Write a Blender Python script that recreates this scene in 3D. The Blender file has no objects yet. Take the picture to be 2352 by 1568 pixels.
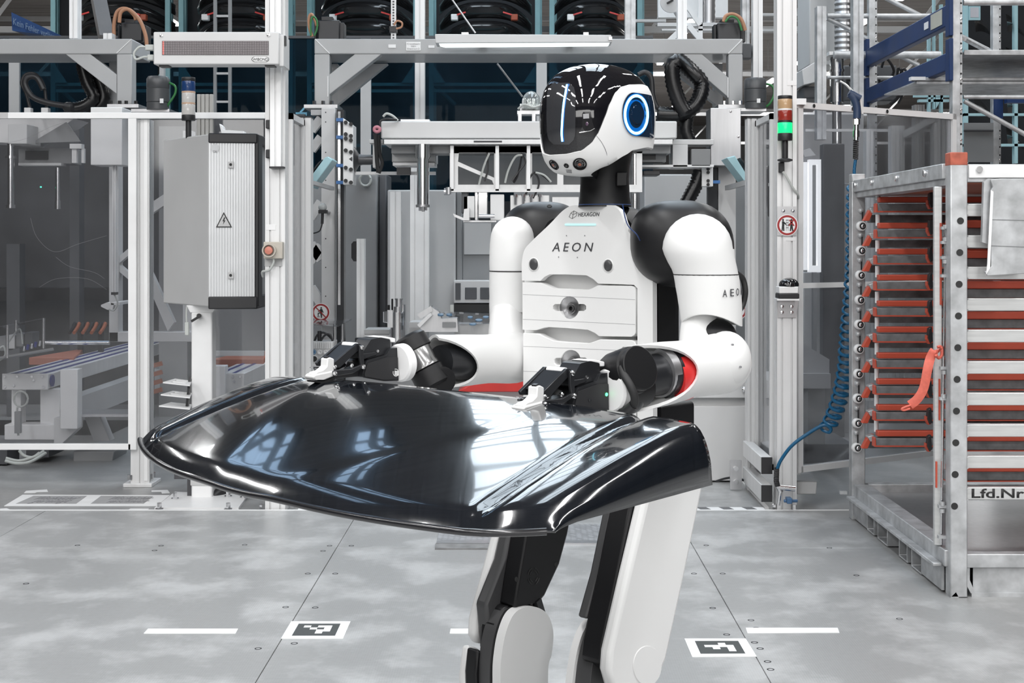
import bpy, bmesh, math, random
from mathutils import Vector, Matrix, geometry
random.seed(7)
sc = bpy.context.scene
COL = sc.collection
# ---------------------------------------------------------------- camera, world, lights, exposure
F, CX, CY, H = 3200.0, 1195.0, 558.0, 1.28        # focal length (px of a 2352 wide frame), vanishing point, camera height
cd = bpy.data.cameras.new('camera'); cam = bpy.data.objects.new('camera', cd); COL.objects.link(cam)
cam.location = (0, 0, H); cam.rotation_euler = (math.pi/2, 0, 0)
cd.sensor_width = 36; cd.lens = 36*F/2352; cd.shift_x = (1176-CX)/2352; cd.shift_y = -(784-CY)/2352
cd.clip_end = 300
sc.camera = cam
sc.view_settings.view_transform = 'Standard'; sc.view_settings.look = 'None'
sc.view_settings.gamma = 1; sc.view_settings.use_curve_mapping = False
sc.view_settings.exposure = 0.38
sc.cycles.transparent_max_bounces = 14; sc.cycles.max_bounces = 7
sc.cycles.caustics_reflective = False; sc.cycles.caustics_refractive = False
w = bpy.data.worlds.new('hall_air'); sc.world = w; w.use_nodes = True
w.node_tree.nodes['Background'].inputs[0].default_value = (0.93, 0.97, 1.0, 1)
w.node_tree.nodes['Background'].inputs[1].default_value = 0.55
def area(x, y, z, sx, sy, power, col=(1, 1, 1), rot=(0, 0, 0)):
    l = bpy.data.lights.new('hall_lamp', 'AREA'); l.shape = 'RECTANGLE'; l.size = sx; l.size_y = sy; l.energy = power; l.color = col
    o = bpy.data.objects.new('hall_lamp', l); COL.objects.link(o); o.location = (x, y, z); o.rotation_euler = rot
# rows of ceiling lamps running down the hall, all under the roof
for i, x in enumerate((-7.5, -4.2, -0.9, 2.4, 5.7)):
    for y0 in (-9.5, -4.8, -0.1):
        area(x, y0+1.6, 5.95, 0.35, 3.6, 112)
for x in (-9.0, -6.2, 3.4, 7.0):
    area(x, 8.2, 5.95, 0.35, 3.0, 50)
    area(x, 15.5, 5.95, 0.35, 3.4, 70)
    area(x, 26, 5.3, 0.35, 6.0, 120)
for x in (-6.2, 3.4, 7.0, 11.0):
    for y in (35, 46): area(x, y, 5.3, 0.35, 6.0, 260)  # unseen lamps added to brighten the far roof by floor bounce
# unseen area light high behind the photographer, standing for a window band
area(0.0, -15.6, 4.0, 16, 2.2, 420, (1.0, 0.99, 0.97), (math.radians(80), 0, 0))

# ---------------------------------------------------------------- helpers
def V(*a): return Vector(a)
def P(x, y, d): return Vector(((x-CX)*d/F, d, H-(y-CY)*d/F))
def px(n, d): return n*d/F
def ray(x, y): return Vector(((x-CX)/F, 1.0, -(y-CY)/F))
def onpl(x, y, O, N):
    r = ray(x, y); c = Vector((0, 0, H)); return c + r*((O-c).dot(N)/r.dot(N))

class MB:
    def __init__(s): s.v = []; s.f = []; s.m = []; s.cm = 0
    def add(s, vs, fs):
        n = len(s.v); s.v += [Vector(q) for q in vs]; s.f += [[n+i for i in f] for f in fs]; s.m += [s.cm]*len(fs); return s
    def box(s, x0, x1, y0, y1, z0, z1):
        return s.add([(x0,y0,z0),(x1,y0,z0),(x1,y1,z0),(x0,y1,z0),(x0,y0,z1),(x1,y0,z1),(x1,y1,z1),(x0,y1,z1)],
                     [(3,2,1,0),(4,5,6,7),(0,1,5,4),(1,2,6,5),(2,3,7,6),(3,0,4,7)])
    def pb(s, x0, y0, x1, y1, d, t):            # box seen as this rectangle at depth d, t metres deep
        a = P(x0, y1, d); b = P(x1, y0, d); return s.box(a.x, b.x, d, d+t, a.z, b.z)
    def ob(s, c, ax, ay, az):                   # oriented box: centre and half axes
        c = Vector(c); q = []
        for k in (-1, 1):
            for i, j in ((-1,-1),(1,-1),(1,1),(-1,1)): q.append(c+ax*i+ay*j+az*k)
        return s.add(q, [(3,2,1,0),(4,5,6,7),(0,1,5,4),(1,2,6,5),(2,3,7,6),(3,0,4,7)])
    def bar(s, a, b, w, t=None, up=(0,0,1)):    # square bar from a to b
        a = Vector(a); b = Vector(b); t = t or w; d = (b-a); L = d.length; d.normalize(); u = Vector(up)
        if abs(d.dot(u)) > .97: u = Vector((0, 1, 0))
        x = d.cross(u).normalized(); y = x.cross(d).normalized()
        return s.ob((a+b)/2, x*(w/2), y*(t/2), d*(L/2))
    def prism(s, poly, vec, holes=()):
        poly = [Vector(p) for p in poly]; vec = Vector(vec); loops = [poly]+[[Vector(p) for p in h] for h in holes]
        flat = [p for l in loops for p in l]; n = len(flat)
        tris = geometry.tessellate_polygon(loops) if (holes or n > 4) else ([(0,1,2)] if n == 3 else [(0,1,2,3)])
        nn = Vector((0,0,0))
        for i in range(len(poly)): nn += poly[i].cross(poly[(i+1) % len(poly)])
        fs = []
        for t in tris:
            t = list(t); c = (flat[t[1]]-flat[t[0]]).cross(flat[t[2]]-flat[t[0]])
            if c.dot(vec) > 0: t.reverse()
            fs.append(t); fs.append([i+n for i in reversed(t)])
        o = 0
        for li, l in enumerate(loops):
            k = len(l)
            for i in range(k):
                a, b = o+i, o+(i+1) % k; fs.append([a, b, b+n, a+n])
            o += k
        s.add(flat+[p+vec for p in flat], fs); return s
    def ring(s, rings, cap=True, closed=False):
        n = len(rings[0]); vs = [p for r in rings for p in r]; fs = []; m = len(rings)
        for i in range(m if closed else m-1):
            for j in range(n):
                a = i*n+j; b = i*n+(j+1) % n; c = ((i+1) % m)*n+(j+1) % n; e = ((i+1) % m)*n+j; fs.append((a, b, c, e))
        if cap and not closed: fs.append(list(reversed(range(n)))); fs.append(list(range((m-1)*n, m*n)))
        return s.add(vs, fs)
    def lathe(s, o, ax, prof, n=20, cap=True):  # prof: (distance along axis, radius)
        o = Vector(o); ax = Vector(ax).normalized(); u = ax.orthogonal().normalized(); w2 = ax.cross(u)
        return s.ring([[o+ax*t+(u*math.cos(2*math.pi*j/n)+w2*math.sin(2*math.pi*j/n))*max(r, 1e-5) for j in range(n)] for t, r in prof], cap)
    def cyl(s, a, b, r, n=14, r2=None):
        a = Vector(a); b = Vector(b); return s.lathe(a, b-a, [(0, r), ((b-a).length, r if r2 is None else r2)], n)
    def tube(s, pts, r, n=8, closed=False, flat=1.0, up=None):
        pts = [Vector(p) for p in pts]; m = len(pts); rs = r if isinstance(r, (list, tuple)) else [r]*m
        rings = []; u = None
        for i, p in enumerate(pts):
            if closed: t = pts[(i+1) % m]-pts[i-1]
            else: t = pts[min(i+1, m-1)]-pts[max(i-1, 0)]
            t.normalize()
            if up is not None: u = Vector(up) - t*Vector(up).dot(t); u.normalize()
            elif u is None: u = t.orthogonal().normalized()
            else: u = (u-t*u.dot(t)).normalized()
            w2 = t.cross(u)
            rings.append([p+(u*math.cos(2*math.pi*j/n)+w2*flat*math.sin(2*math.pi*j/n))*rs[i] for j in range(n)])
        return s.ring(rings, not closed, closed)
    def ell(s, c, ax, ay, az, n=24, m=14):
        c = Vector(c); rings = []
        for i in range(1, m):
            th = math.pi*i/m
            rings.append([c+az*math.cos(th)+(ax*math.cos(2*math.pi*j/n)+ay*math.sin(2*math.pi*j/n))*math.sin(th) for j in range(n)])
        k = len(s.v); s.ring(rings, False)
        s.v += [c+az, c-az]; T, B = len(s.v)-2, len(s.v)-1; last = k+(m-2)*n
        for j in range(n):
            s.f.append([T, k+(j+1) % n, k+j]); s.f.append([B, last+j, last+(j+1) % n]); s.m += [s.cm]*2
        return s
    def helix(s, a, b, R, r, turns, per=10, n=5, rfun=None):
        a = Vector(a); b = Vector(b); ax = (b-a); u = ax.orthogonal().normalized(); w2 = ax.normalized().cross(u); N = int(turns*per)
        return s.tube([a+ax*(i/N)+(u*math.cos(2*math.pi*i/per)+w2*math.sin(2*math.pi*i/per))*R for i in range(N+1)], r, n)

def bez(pts, n=8):                               # Catmull-Rom through the points
    pts = [Vector(p) for p in pts]; q = [pts[0]]+pts+[pts[-1]]; out = []
    for i in range(1, len(q)-2):
        a, b, c, d = q[i-1:i+3]
        for k in range(n):
            t = k/n; out.append(.5*((2*b)+(c-a)*t+(2*a-5*b+4*c-d)*t*t+(3*b-a-3*c+d)*t**3))
    out.append(pts[-1]); return out

SPLIT = {'bolt','anchor_bolt','weld_seam','foot_plate','side_fin','wiring','white_wiring','screw','fitting','tag','foot','hanger','tie_tube','rear_tie_tube','lock_fitting','fold_line','slot_edge','flange','stand','hook','tubing','cable_bundle','shell_screw','stripes','side_bracket','arm_bracket','skid_plate','button','valve','head','cup','frame_glass','nozzle','coupling','brace','leg','small_label','dark_block','rod','loop','side_frame','head_part','lattice_bar','beam','bar','glazing_bar','rivet','recess','microphone_hole','lens','logo','belt_bolt'}
def islands(mb):
    par = list(range(len(mb.v)))
    def find(i):
        while par[i] != i: par[i] = par[par[i]]; i = par[i]
        return i
    for f in mb.f:
        a = find(f[0])
        for i in f[1:]:
            b = find(i)
            if b != a: par[b] = a
    out = {}
    for f in mb.f: out.setdefault(find(f[0]), []).append(f)
    res = []
    for fs in out.values():
        m = MB(); mp = {}
        for f in fs:
            g = []
            for i in f:
                if i not in mp: mp[i] = len(m.v); m.v.append(mb.v[i])
                g.append(mp[i])
            m.f.append(g)
        m.m = [0]*len(m.f); res.append(m)
    return res
def part(name, mb, mat, parent=None, bevel=0, smooth=None, label=None, seg=2, kind=None, fixn=True):
    if name in SPLIT and parent is not None and kind is None:
        isl = islands(mb)
        if 1 < len(isl) <= 60:
            return [part1(name, q, mat, parent, bevel, smooth, label, seg, kind, fixn) for q in isl][0]
    return part1(name, mb, mat, parent, bevel, smooth, label, seg, kind, fixn)
def part1(name, mb, mat, parent=None, bevel=0, smooth=None, label=None, seg=2, kind=None, fixn=True):
    me = bpy.data.meshes.new(name); me.from_pydata([tuple(p) for p in mb.v], [], mb.f); me.update()
    for m_ in (mat if isinstance(mat, (list, tuple)) else [mat]): me.materials.append(m_)
    if isinstance(mat, (list, tuple)): me.polygons.foreach_set('material_index', mb.m)
    if fixn:
        bm = bmesh.new(); bm.from_mesh(me); bmesh.ops.recalc_face_normals(bm, faces=bm.faces); bm.to_mesh(me); bm.free()
    if smooth is not None:
        me.polygons.foreach_set('use_smooth', [True]*len(me.polygons))
        me.set_sharp_from_angle(angle=math.radians(smooth))
    o = bpy.data.objects.new(name, me); COL.objects.link(o)
    if bevel:
        b = o.modifiers.new('bevel', 'BEVEL'); b.width = bevel; b.segments = seg; b.limit_method = 'ANGLE'; b.angle_limit = math.radians(40); b.harden_normals = False
        if smooth is None:
            me.polygons.foreach_set('use_smooth', [True]*len(me.polygons)); me.set_sharp_from_angle(angle=math.radians(35))
    if parent:
        o.parent = parent
        if parent.type == 'EMPTY': o.matrix_parent_inverse = Matrix.Translation(-parent.location)
    if label: o['label'] = label
    if kind: o['kind'] = kind
    return o
def T(name, label, cat, loc, group=None):
    o = bpy.data.objects.new(name, None); COL.objects.link(o); o.location = Vector(loc); o.empty_display_size = .1
    o['label'] = label; o['category'] = cat
    if group: o['group'] = group
    return o
def solo(name, mb, mat, label, cat, group=None, **k):
    o = part(name, mb, mat, None, **k); o['label'] = label; o['category'] = cat
    if group: o['group'] = group
    return o
def struct(name, mb, mat, parent=None, **k):
    return part(name, mb, mat, parent, kind=None if parent else 'structure', **k)
def dup(t, off, label=None, name=None):
    n = t.copy(); COL.objects.link(n); n.location = t.location+Vector(off)
    if label: n['label'] = label
    for c in t.children:
        m = c.copy(); COL.objects.link(m); m.parent = n
        for g in c.children:
            h = g.copy(); COL.objects.link(h); h.parent = m
    return n
def copyto(o, off, parent=None):                 # a copy of one part, shifted; same mesh
    n = o.copy(); COL.objects.link(n); n.location = o.location+Vector(off)
    return n
def lettering(txt, name, mat, parent, o, xd, yd, size, shear=0, space=1, align='LEFT', ext=.0006, width=None, label=None, bold=0):
    cu = bpy.data.curves.new(name, 'FONT'); cu.body = txt; cu.size = 1; cu.shear = shear; cu.space_character = space; cu.align_x = align; cu.resolution_u = 3; cu.offset = bold
    t = bpy.data.objects.new('t', cu); COL.objects.link(t); bpy.context.view_layer.update()
    me = bpy.data.meshes.new_from_object(t.evaluated_get(bpy.context.evaluated_depsgraph_get())); bpy.data.objects.remove(t); bpy.data.curves.remove(cu)
    xs = [v.co.x for v in me.vertices]; ys = [v.co.y for v in me.vertices]; h = max(ys)-min(min(ys), 0) or 1
    xd = Vector(xd).normalized(); yd = Vector(yd).normalized(); nd = xd.cross(yd)
    sy = size/(max(ys) if min(ys) > -.05 else max(ys)); sx = sy if width is None else width/(max(xs)-min(xs)); x0 = min(xs) if width is not None else 0
    bm = bmesh.new(); bm.from_mesh(me)
    for v in bm.verts: v.co = Vector(o)+xd*((v.co.x-x0)*sx)+yd*(v.co.y*sy)
    r = bmesh.ops.extrude_face_region(bm, geom=bm.faces[:])
    for v in [g for g in r['geom'] if isinstance(g, bmesh.types.BMVert)]: v.co += nd*ext
    bmesh.ops.recalc_face_normals(bm, faces=bm.faces)
    bm.to_mesh(me); bm.free(); me.name = name; me.materials.clear(); me.materials.append(mat)
    ob = bpy.data.objects.new(name, me); COL.objects.link(ob)
    if parent:
        ob.parent = parent
        if parent.type == 'EMPTY': ob.matrix_parent_inverse = Matrix.Translation(-parent.location)
    if label: ob['label'] = label
    return ob
def pstrip(pts, wpx, d, t):                      # constant helpers for flat polygons given at one depth
    return [P(x, y, d) for x, y in pts]

# ---------------------------------------------------------------- materials
def M(name, col, rough=.5, metal=0, var=.06, vs=8, spec=.5, coat=0, bump=0, bs=60, emit=None, es=0, stretch=None, rv=.08, contrast=None):
    m = bpy.data.materials.new(name); m.use_nodes = True; nt = m.node_tree; b = nt.nodes['Principled BSDF']
    b.inputs['Roughness'].default_value = rough; b.inputs['Metallic'].default_value = metal
    b.inputs['Specular IOR Level'].default_value = spec; b.inputs['Coat Weight'].default_value = coat; b.inputs['Coat Roughness'].default_value = .05
    tc = nt.nodes.new('ShaderNodeTexCoord'); mp = nt.nodes.new('ShaderNodeMapping'); nt.links.new(tc.outputs['Object'], mp.inputs[0])
    if stretch: mp.inputs['Scale'].default_value = stretch
    nz = nt.nodes.new('ShaderNodeTexNoise'); nz.inputs['Scale'].default_value = vs; nz.inputs['Detail'].default_value = 5; nt.links.new(mp.outputs[0], nz.inputs[0])
    cr = nt.nodes.new('ShaderNodeValToRGB'); nt.links.new(nz.outputs[0], cr.inputs[0])
    cr.color_ramp.elements[0].position = .3; cr.color_ramp.elements[1].position = .7
    cr.color_ramp.elements[0].color = tuple(max(0, c*(1-var)) for c in col)+(1,); cr.color_ramp.elements[1].color = tuple(min(1, c*(1+var)) for c in col)+(1,)
    nt.links.new(cr.outputs[0], b.inputs['Base Color'])
    mr = nt.nodes.new('ShaderNodeMapRange'); nt.links.new(nz.outputs[0], mr.inputs[0]); mr.inputs[3].default_value = max(0, rough-rv*rough); mr.inputs[4].default_value = min(1, rough+rv*rough)
    nt.links.new(mr.outputs[0], b.inputs['Roughness'])
    if bump:
        n2 = nt.nodes.new('ShaderNodeTexNoise'); n2.inputs['Scale'].default_value = bs; nt.links.new(mp.outputs[0], n2.inputs[0])
        bp = nt.nodes.new('ShaderNodeBump'); bp.inputs['Strength'].default_value = bump; bp.inputs['Distance'].default_value = .002; nt.links.new(n2.outputs[0], bp.inputs['Height']); nt.links.new(bp.outputs[0], b.inputs['Normal'])
    if emit: b.inputs['Emission Color'].default_value = emit+(1,); b.inputs['Emission Strength'].default_value = es
    return m
def glass(name, tint, gloss=.1, haze=.06, hcol=(.8,.82,.85), rough=.05, fres=.8):
    m = bpy.data.materials.new(name); m.use_nodes = True; nt = m.node_tree; nt.nodes.clear()
    o = nt.nodes.new('ShaderNodeOutputMaterial'); tr = nt.nodes.new('ShaderNodeBsdfTransparent'); tr.inputs[0].default_value = tint+(1,)
    df = nt.nodes.new('ShaderNodeBsdfDiffuse'); df.inputs[0].default_value = hcol+(1,)
    gl = nt.nodes.new('ShaderNodeBsdfGlossy'); gl.inputs['Roughness'].default_value = rough; gl.inputs[0].default_value = (1,1,1,1)
    m1 = nt.nodes.new('ShaderNodeMixShader'); m2 = nt.nodes.new('ShaderNodeMixShader')
    tc = nt.nodes.new('ShaderNodeTexCoord'); nz = nt.nodes.new('ShaderNodeTexNoise'); nz.inputs['Scale'].default_value = 1.7; nz.inputs['Detail'].default_value = 6; nt.links.new(tc.outputs['Object'], nz.inputs[0])
    mr = nt.nodes.new('ShaderNodeMapRange'); mr.inputs[1].default_value = .35; mr.inputs[2].default_value = .75; mr.inputs[3].default_value = haze*.5; mr.inputs[4].default_value = haze*1.8; nt.links.new(nz.outputs[0], mr.inputs[0])
    fr = nt.nodes.new('ShaderNodeLayerWeight'); fr.inputs[0].default_value = .25
    mu = nt.nodes.new('ShaderNodeMath'); mu.operation = 'MULTIPLY_ADD'; nt.links.new(fr.outputs['Fresnel'], mu.inputs[0]); mu.inputs[1].default_value = fres; mu.inputs[2].default_value = gloss*.4
    nt.links.new(mr.outputs[0], m1.inputs[0]); nt.links.new(tr.outputs[0], m1.inputs[1]); nt.links.new(df.outputs[0], m1.inputs[2])
    nt.links.new(mu.outputs[0], m2.inputs[0]); nt.links.new(m1.outputs[0], m2.inputs[1]); nt.links.new(gl.outputs[0], m2.inputs[2]); nt.links.new(m2.outputs[0], o.inputs[0])
    return m
ALU = M('brushed_aluminium', (.76,.76,.76), .40, .22, .05, 3, stretch=(8,8,.4))
ALUW = M('white_anodised_frame', (.88,.88,.88), .4, .1, .03)
SLOT = M('slot_shadow_black', (.05,.05,.055), .6)
GREY = M('grey_machine_paint', (.43,.435,.44), .38, 0, .05, 4, coat=.15)
LGREY = M('light_grey_paint', (.66,.66,.66), .42, 0, .04, 3)
CABG = M('pale_grey_cabinet', (.51,.51,.51), .45, 0, .04, 3)
MGREY = M('mid_grey_panel', (.26,.265,.27), .5, 0, .08, 3)
DGREY = M('dark_grey_panel', (.085,.088,.095), .55, 0, .25, 2)
WHITE = M('white_enamel', (.84,.84,.84), .35, 0, .03)
BLACK = M('black_plastic', (.018,.018,.02), .42)
BLACKM = M('black_anodised', (.02,.021,.024), .3, .2)
HOSEB = M('black_hose_plastic', (.006,.006,.007), .28)
RUBBER = M('black_rubber', (.015,.015,.016), .6)
CHROME = M('polished_steel', (.75,.75,.76), .16, 1, .04)
STEEL = M('brushed_steel', (.55,.55,.56), .33, .9, .06, 6, stretch=(6,6,.6))
GALV = M('galvanised_steel', (.50,.51,.52), .42, .45, .28, 14, bump=.05)
GALVD = M('dull_galvanised_steel', (.20,.205,.21), .55, .4, .3, 20)
TEAL = M('teal_rack_paint', (.17,.33,.36), .45)
TEALP = M('pale_teal_plastic', (.38,.60,.65), .4)
BLUE = M('deep_blue_beam_paint', (.006,.030,.115), .45, 0, .12, 6, spec=.35)
BLUES = M('royal_blue_strip', (.02,.03,.20), .35)
ORANGE = M('orange_red_bar', (.56,.085,.045), .42, 0, .1)
REDP = M('red_lacquer', (.55,.03,.025), .35)
TERRA = M('terracotta_panel', (.40,.14,.09), .5)
SIGNB = M('blue_banner', (.03,.085,.25), .5)
RED = M('sign_red', (.33,.02,.02), .5)
INK = M('black_ink', (.02,.02,.02), .6)
INKG = M('grey_ink', (.22,.22,.23), .6)
CABLEO = M('orange_cable_sheath', (.42,.21,.12), .5)
CABLEG = M('green_cable_sheath', (.03,.18,.05), .5)
CABLEW = M('grey_cable_sheath', (.5,.52,.5), .5)
HOSE = M('blue_air_hose', (.006,.10,.215), .3)
PANE = glass('clear_polycarbonate', (.85,.85,.86), .05, .014)
PANE2 = glass('scratched_polycarbonate', (.86,.87,.89), .10, .035, (.80,.81,.85))
PANED = glass('dark_blue_glazing', (.24,.38,.45), .0, .30, (.016,.032,.048), .02, .12)
def P_(x): return x
# ================================================================ SETTING
def floor_material(name, base, light, dimple):
    m = bpy.data.materials.new(name); m.use_nodes = True; nt = m.node_tree; b = nt.nodes['Principled BSDF']; L = nt.links.new
    tc = nt.nodes.new('ShaderNodeTexCoord'); mp = nt.nodes.new('ShaderNodeMapping'); mp.inputs['Scale'].default_value = (1, 1.0, 1); L(tc.outputs['Object'], mp.inputs[0])
    n1 = nt.nodes.new('ShaderNodeTexNoise'); n1.inputs['Scale'].default_value = 3.4; n1.inputs['Detail'].default_value = 7; n1.inputs['Roughness'].default_value = .62; L(mp.outputs[0], n1.inputs[0])
    r1 = nt.nodes.new('ShaderNodeValToRGB'); r1.color_ramp.elements[0].position = .47; r1.color_ramp.elements[1].position = .63
    r1.color_ramp.elements[0].color = base+(1,); r1.color_ramp.elements[1].color = light+(1,); L(n1.outputs[0], r1.inputs[0])
    n2 = nt.nodes.new('ShaderNodeTexNoise'); n2.inputs['Scale'].default_value = 45; n2.inputs['Detail'].default_value = 4; L(mp.outputs[0], n2.inputs[0])
    mx = nt.nodes.new('ShaderNodeMix'); mx.data_type = 'RGBA'; mx.blend_type = 'MULTIPLY'; mx.inputs[0].default_value = .35; L(r1.outputs[0], mx.inputs[6]); 
    r2 = nt.nodes.new('ShaderNodeValToRGB'); r2.color_ramp.elements[0].color = (.72,.72,.72,1); r2.color_ramp.elements[1].color = (1.15,1.15,1.15,1); L(n2.outputs[0], r2.inputs[0]); L(r2.outputs[0], mx.inputs[7])
    L(mx.outputs[2], b.inputs['Base Color'])
    mr = nt.nodes.new('ShaderNodeMapRange'); mr.inputs[3].default_value = .30; mr.inputs[4].default_value = .48; L(n1.outputs[0], mr.inputs[0]); L(mr.outputs[0], b.inputs['Roughness'])
    b.inputs['Metallic'].default_value = .15
    if dimple:
        vo = nt.nodes.new('ShaderNodeTexVoronoi'); vo.inputs['Scale'].default_value = 130; vo.inputs['Randomness'].default_value = .1; L(mp.outputs[0], vo.inputs[0])
        bp = nt.nodes.new('ShaderNodeBump'); bp.inputs['Strength'].default_value = .35; bp.inputs['Distance'].default_value = .0015; L(vo.outputs['Distance'], bp.inputs['Height']); L(bp.outputs[0], b.inputs['Normal'])
    return m
PLATE = floor_material('worn_grey_floor_plate', (.34,.342,.342), (.49,.492,.492), True)
CONC = floor_material('smooth_grey_screed', (.30,.30,.30), (.37,.37,.37), False)
EDGE = 6.67
fl = struct('floor', MB().box(-26, 26, -16, 62, -.25, -.016), CONC)
xs = [-6.77, -5.27, -3.77, -2.27, -.772, .73, 2.23, 3.73, 5.23, 6.73]
ys = [-4.0, -.15, 2.85, 5.85, EDGE]
for i in range(len(xs)-1):
    for j in range(len(ys)-1):
        part('floor_plate', MB().box(xs[i]+.0012, xs[i+1]-.0012, ys[j]+.001, ys[j+1]-.001, -.015, 0), PLATE, fl, bevel=.0012, seg=1)
part('edge_strip', MB().box(-7, 7, EDGE, EDGE+.022, -.016, .001), WHITE, fl)
def fl_pt(x, y, z=0): d = F*(H-z)/(y-CY); return Vector(((x-CX)*d/F, d, z))
scr = [(178,1252),(355,1264),(370,1253),(562,1251),(757,1253),(742,1265),(807,1253),(707,1317),(770,1317),(656,1394),(724,1395),(676,1477),(593,1489),(1622,1252),(1594,1317),(1660,1317),(1637,1396),(1669,1457),(1725,1424),(1737,1442),(1733,1475),(1746,1489),(1763,1519),(1770,1537),(1967,1321),(2066,1421),(60,1340),(1905,1258)]
s0 = None
for x, y in scr:
    p = fl_pt(x, y)
    if s0 is None:
        s0 = part('floor_screw', MB().lathe((0,0,-.003), (0,0,1), [(0,.0115),(.0036,.0115),(.0038,.0085),(.002,.006),(.002,.0)], 16), [INK], fl, smooth=40); s0.location = p
    else:
        q = s0.copy(); COL.objects.link(q); q.location = p
# white tapes, markers, plates on the floor
TAPE = M('white_floor_tape', (.82,.82,.82), .5)
def fpoly(pts, t=.0015, z=0): return MB().prism([fl_pt(x, y, z) for x, y in pts], (0,0,t))
solo('floor_tape', fpoly([(340,1444),(547,1444),(541,1455),(330,1455)]), TAPE, 'white tape strip on the floor left of the chequered marker', 'tape')
solo('floor_tape', fpoly([(1035,1444),(1130,1444),(1128,1455),(1033,1455)]), TAPE, 'short white tape strip ending behind the robot leg', 'tape')
solo('floor_tape', fpoly([(1713,1442),(1924,1442),(1928,1453),(1717,1454)]), TAPE, 'white tape strip on the floor below the galvanised rack', 'tape')
def marker(c, label, cells, z=0, n=6):
    a, b, e, f = [fl_pt(*q) for q in c]          # TL TR BR BL
    t = T('floor_marker', label, 'marker', (a+e)/2, None)
    def L(u, v, h): return a+(b-a)*u+(f-a)*v+(e-b-(f-a))*(u*v)+Vector((0,0,h))
    part('plate', MB().prism([L(0,0,0),L(1,0,0),L(1,1,0),L(0,1,0)], (0,0,.002)), TAPE, t)
    m0 = .15; w = 1-2*m0
    part('dark_field', MB().prism([L(m0,m0,.002),L(1-m0,m0,.002),L(1-m0,1-m0,.002),L(m0,1-m0,.002)], (0,0,.0004)), M('marker_ink', (.055,.06,.06), .6), t)
    mb = MB()
    for (x0, y0, x1, y1) in cells:
        g = lambda u, v: L(m0+w*u/n, m0+w*v/n, .0025)
        mb.prism([g(x0,y0),g(x1,y0),g(x1,y1),g(x0,y1)], (0,0,.0003))
    part('pattern', mb, TAPE, t)
marker([(669,1427.5),(805.3,1427.5),(788,1467),(645.3,1467)], 'square floor marker on the plate seam left of the robot legs', [(1,1,2,2),(2,2,3,3),(3,1,5,2),(4,2,5,4),(3,3,4,5)])
marker([(1572,1467),(1713,1467),(1738,1508),(1590,1509)], 'square floor marker right of the robot legs', [(3,1,4,2),(1,2,5,3),(2,3,3,4),(4,3,5,5)])
marker([(884,1166),(990,1166),(972,1200),(876,1200)], 'square floor marker mostly hidden beneath the car panel', [(1,1,2,4),(2,3,4,4),(4,2,5,5)])
# stickers behind the floor edge
ts = T('floor_sticker', 'white bordered pair of floor label fields by the edge strip', 'sticker', fl_pt(195,1150,-.016))
Z0 = -.016
part('border', fpoly([(52,1136),(390,1137),(360,1162),(9,1162)], .001, Z0), TAPE, ts)
LAB = M('grey_label_field', (.36,.36,.365), .5)
lf = part('label_field', fpoly([(77,1139),(200,1139),(175,1157),(36,1157)], .0016, Z0), LAB, ts)
rf = part('label_field', fpoly([(232,1139),(352,1140),(330,1157),(208,1157)], .0016, Z0), LAB, ts)
for (x, y, x2, txt, pr) in ((72,1147,172,'Wischtücher',lf),(68,1154,150,'gereinigt',lf),(244,1147,340,'Wischtücher',rf),(240,1154,330,'verschmutzt',rf)):
    a = fl_pt(x, y, Z0+.0018); b = fl_pt(x2, y, Z0+.0018)
    lettering(txt, 'lettering', INKG, pr, a, (1,0,0), (0.3,1,0), .085, width=(b-a).x)
for k, pts in enumerate([[(60,1127),(108,1124),(110,1129),(85,1130),(80,1132),(55,1132)],[(348,1126),(385,1125),(390,1132),(372,1133),(370,1129),(348,1129)],[(0,1168),(15,1167),(28,1172),(25,1174),(0,1174)],[(300,1168),(342,1168),(338,1173),(288,1173)]]):
    solo('corner_mark', fpoly(pts, .001, Z0), TAPE, ['white corner mark behind the floor sticker on its left','white corner mark behind the floor sticker on its right','white corner mark at the left picture edge','white corner mark in front of the floor sticker'][k], 'floor mark')
# chequer plate
CHK = bpy.data.materials.new('chequer_plate'); CHK.use_nodes = True
_nt = CHK.node_tree; _b = _nt.nodes['Principled BSDF']; _b.inputs['Metallic'].default_value = .7; _b.inputs['Roughness'].default_value = .4
_tc = _nt.nodes.new('ShaderNodeTexCoord'); _mp = _nt.nodes.new('ShaderNodeMapping'); _mp.inputs['Rotation'].default_value = (0,0,.785); _nt.links.new(_tc.outputs['Object'], _mp.inputs[0])
_br = _nt.nodes.new('ShaderNodeTexBrick'); _br.inputs['Scale'].default_value = 14; _br.inputs['Color1'].default_value = (.62,.62,.63,1); _br.inputs['Color2'].default_value = (.42,.42,.43,1); _br.inputs['Mortar'].default_value = (.28,.28,.29,1); _br.inputs['Mortar Size'].default_value = .03
_nt.links.new(_mp.outputs[0], _br.inputs[0]); _nt.links.new(_br.outputs[0], _b.inputs['Base Color'])
_bp = _nt.nodes.new('ShaderNodeBump'); _bp.inputs['Strength'].default_value = .5; _nt.links.new(_br.outputs['Fac'], _bp.inputs['Height']); _nt.links.new(_bp.outputs[0], _b.inputs['Normal'])
t = T('cover_plate', 'ribbed steel cover plate in the floor behind the robot legs', 'plate', fl_pt(1200,1230))
part('sheet', fpoly([(1010,1205),(1428,1205),(1440,1242),(1004,1242)], .004), CHK, t, bevel=.001)
part('front_lip', fpoly([(1004,1243),(1440,1243),(1444,1250),(1002,1250)], .006), STEEL, t)
part('front_board', fpoly([(1000,1251),(1140,1251),(1140,1262),(999,1262)], .006), M('worn_grey_board', (.2,.2,.2), .6, var=.3, vs=20), t)
HAZ = M('hazard_dark', (.12,.12,.125), .5)
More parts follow.
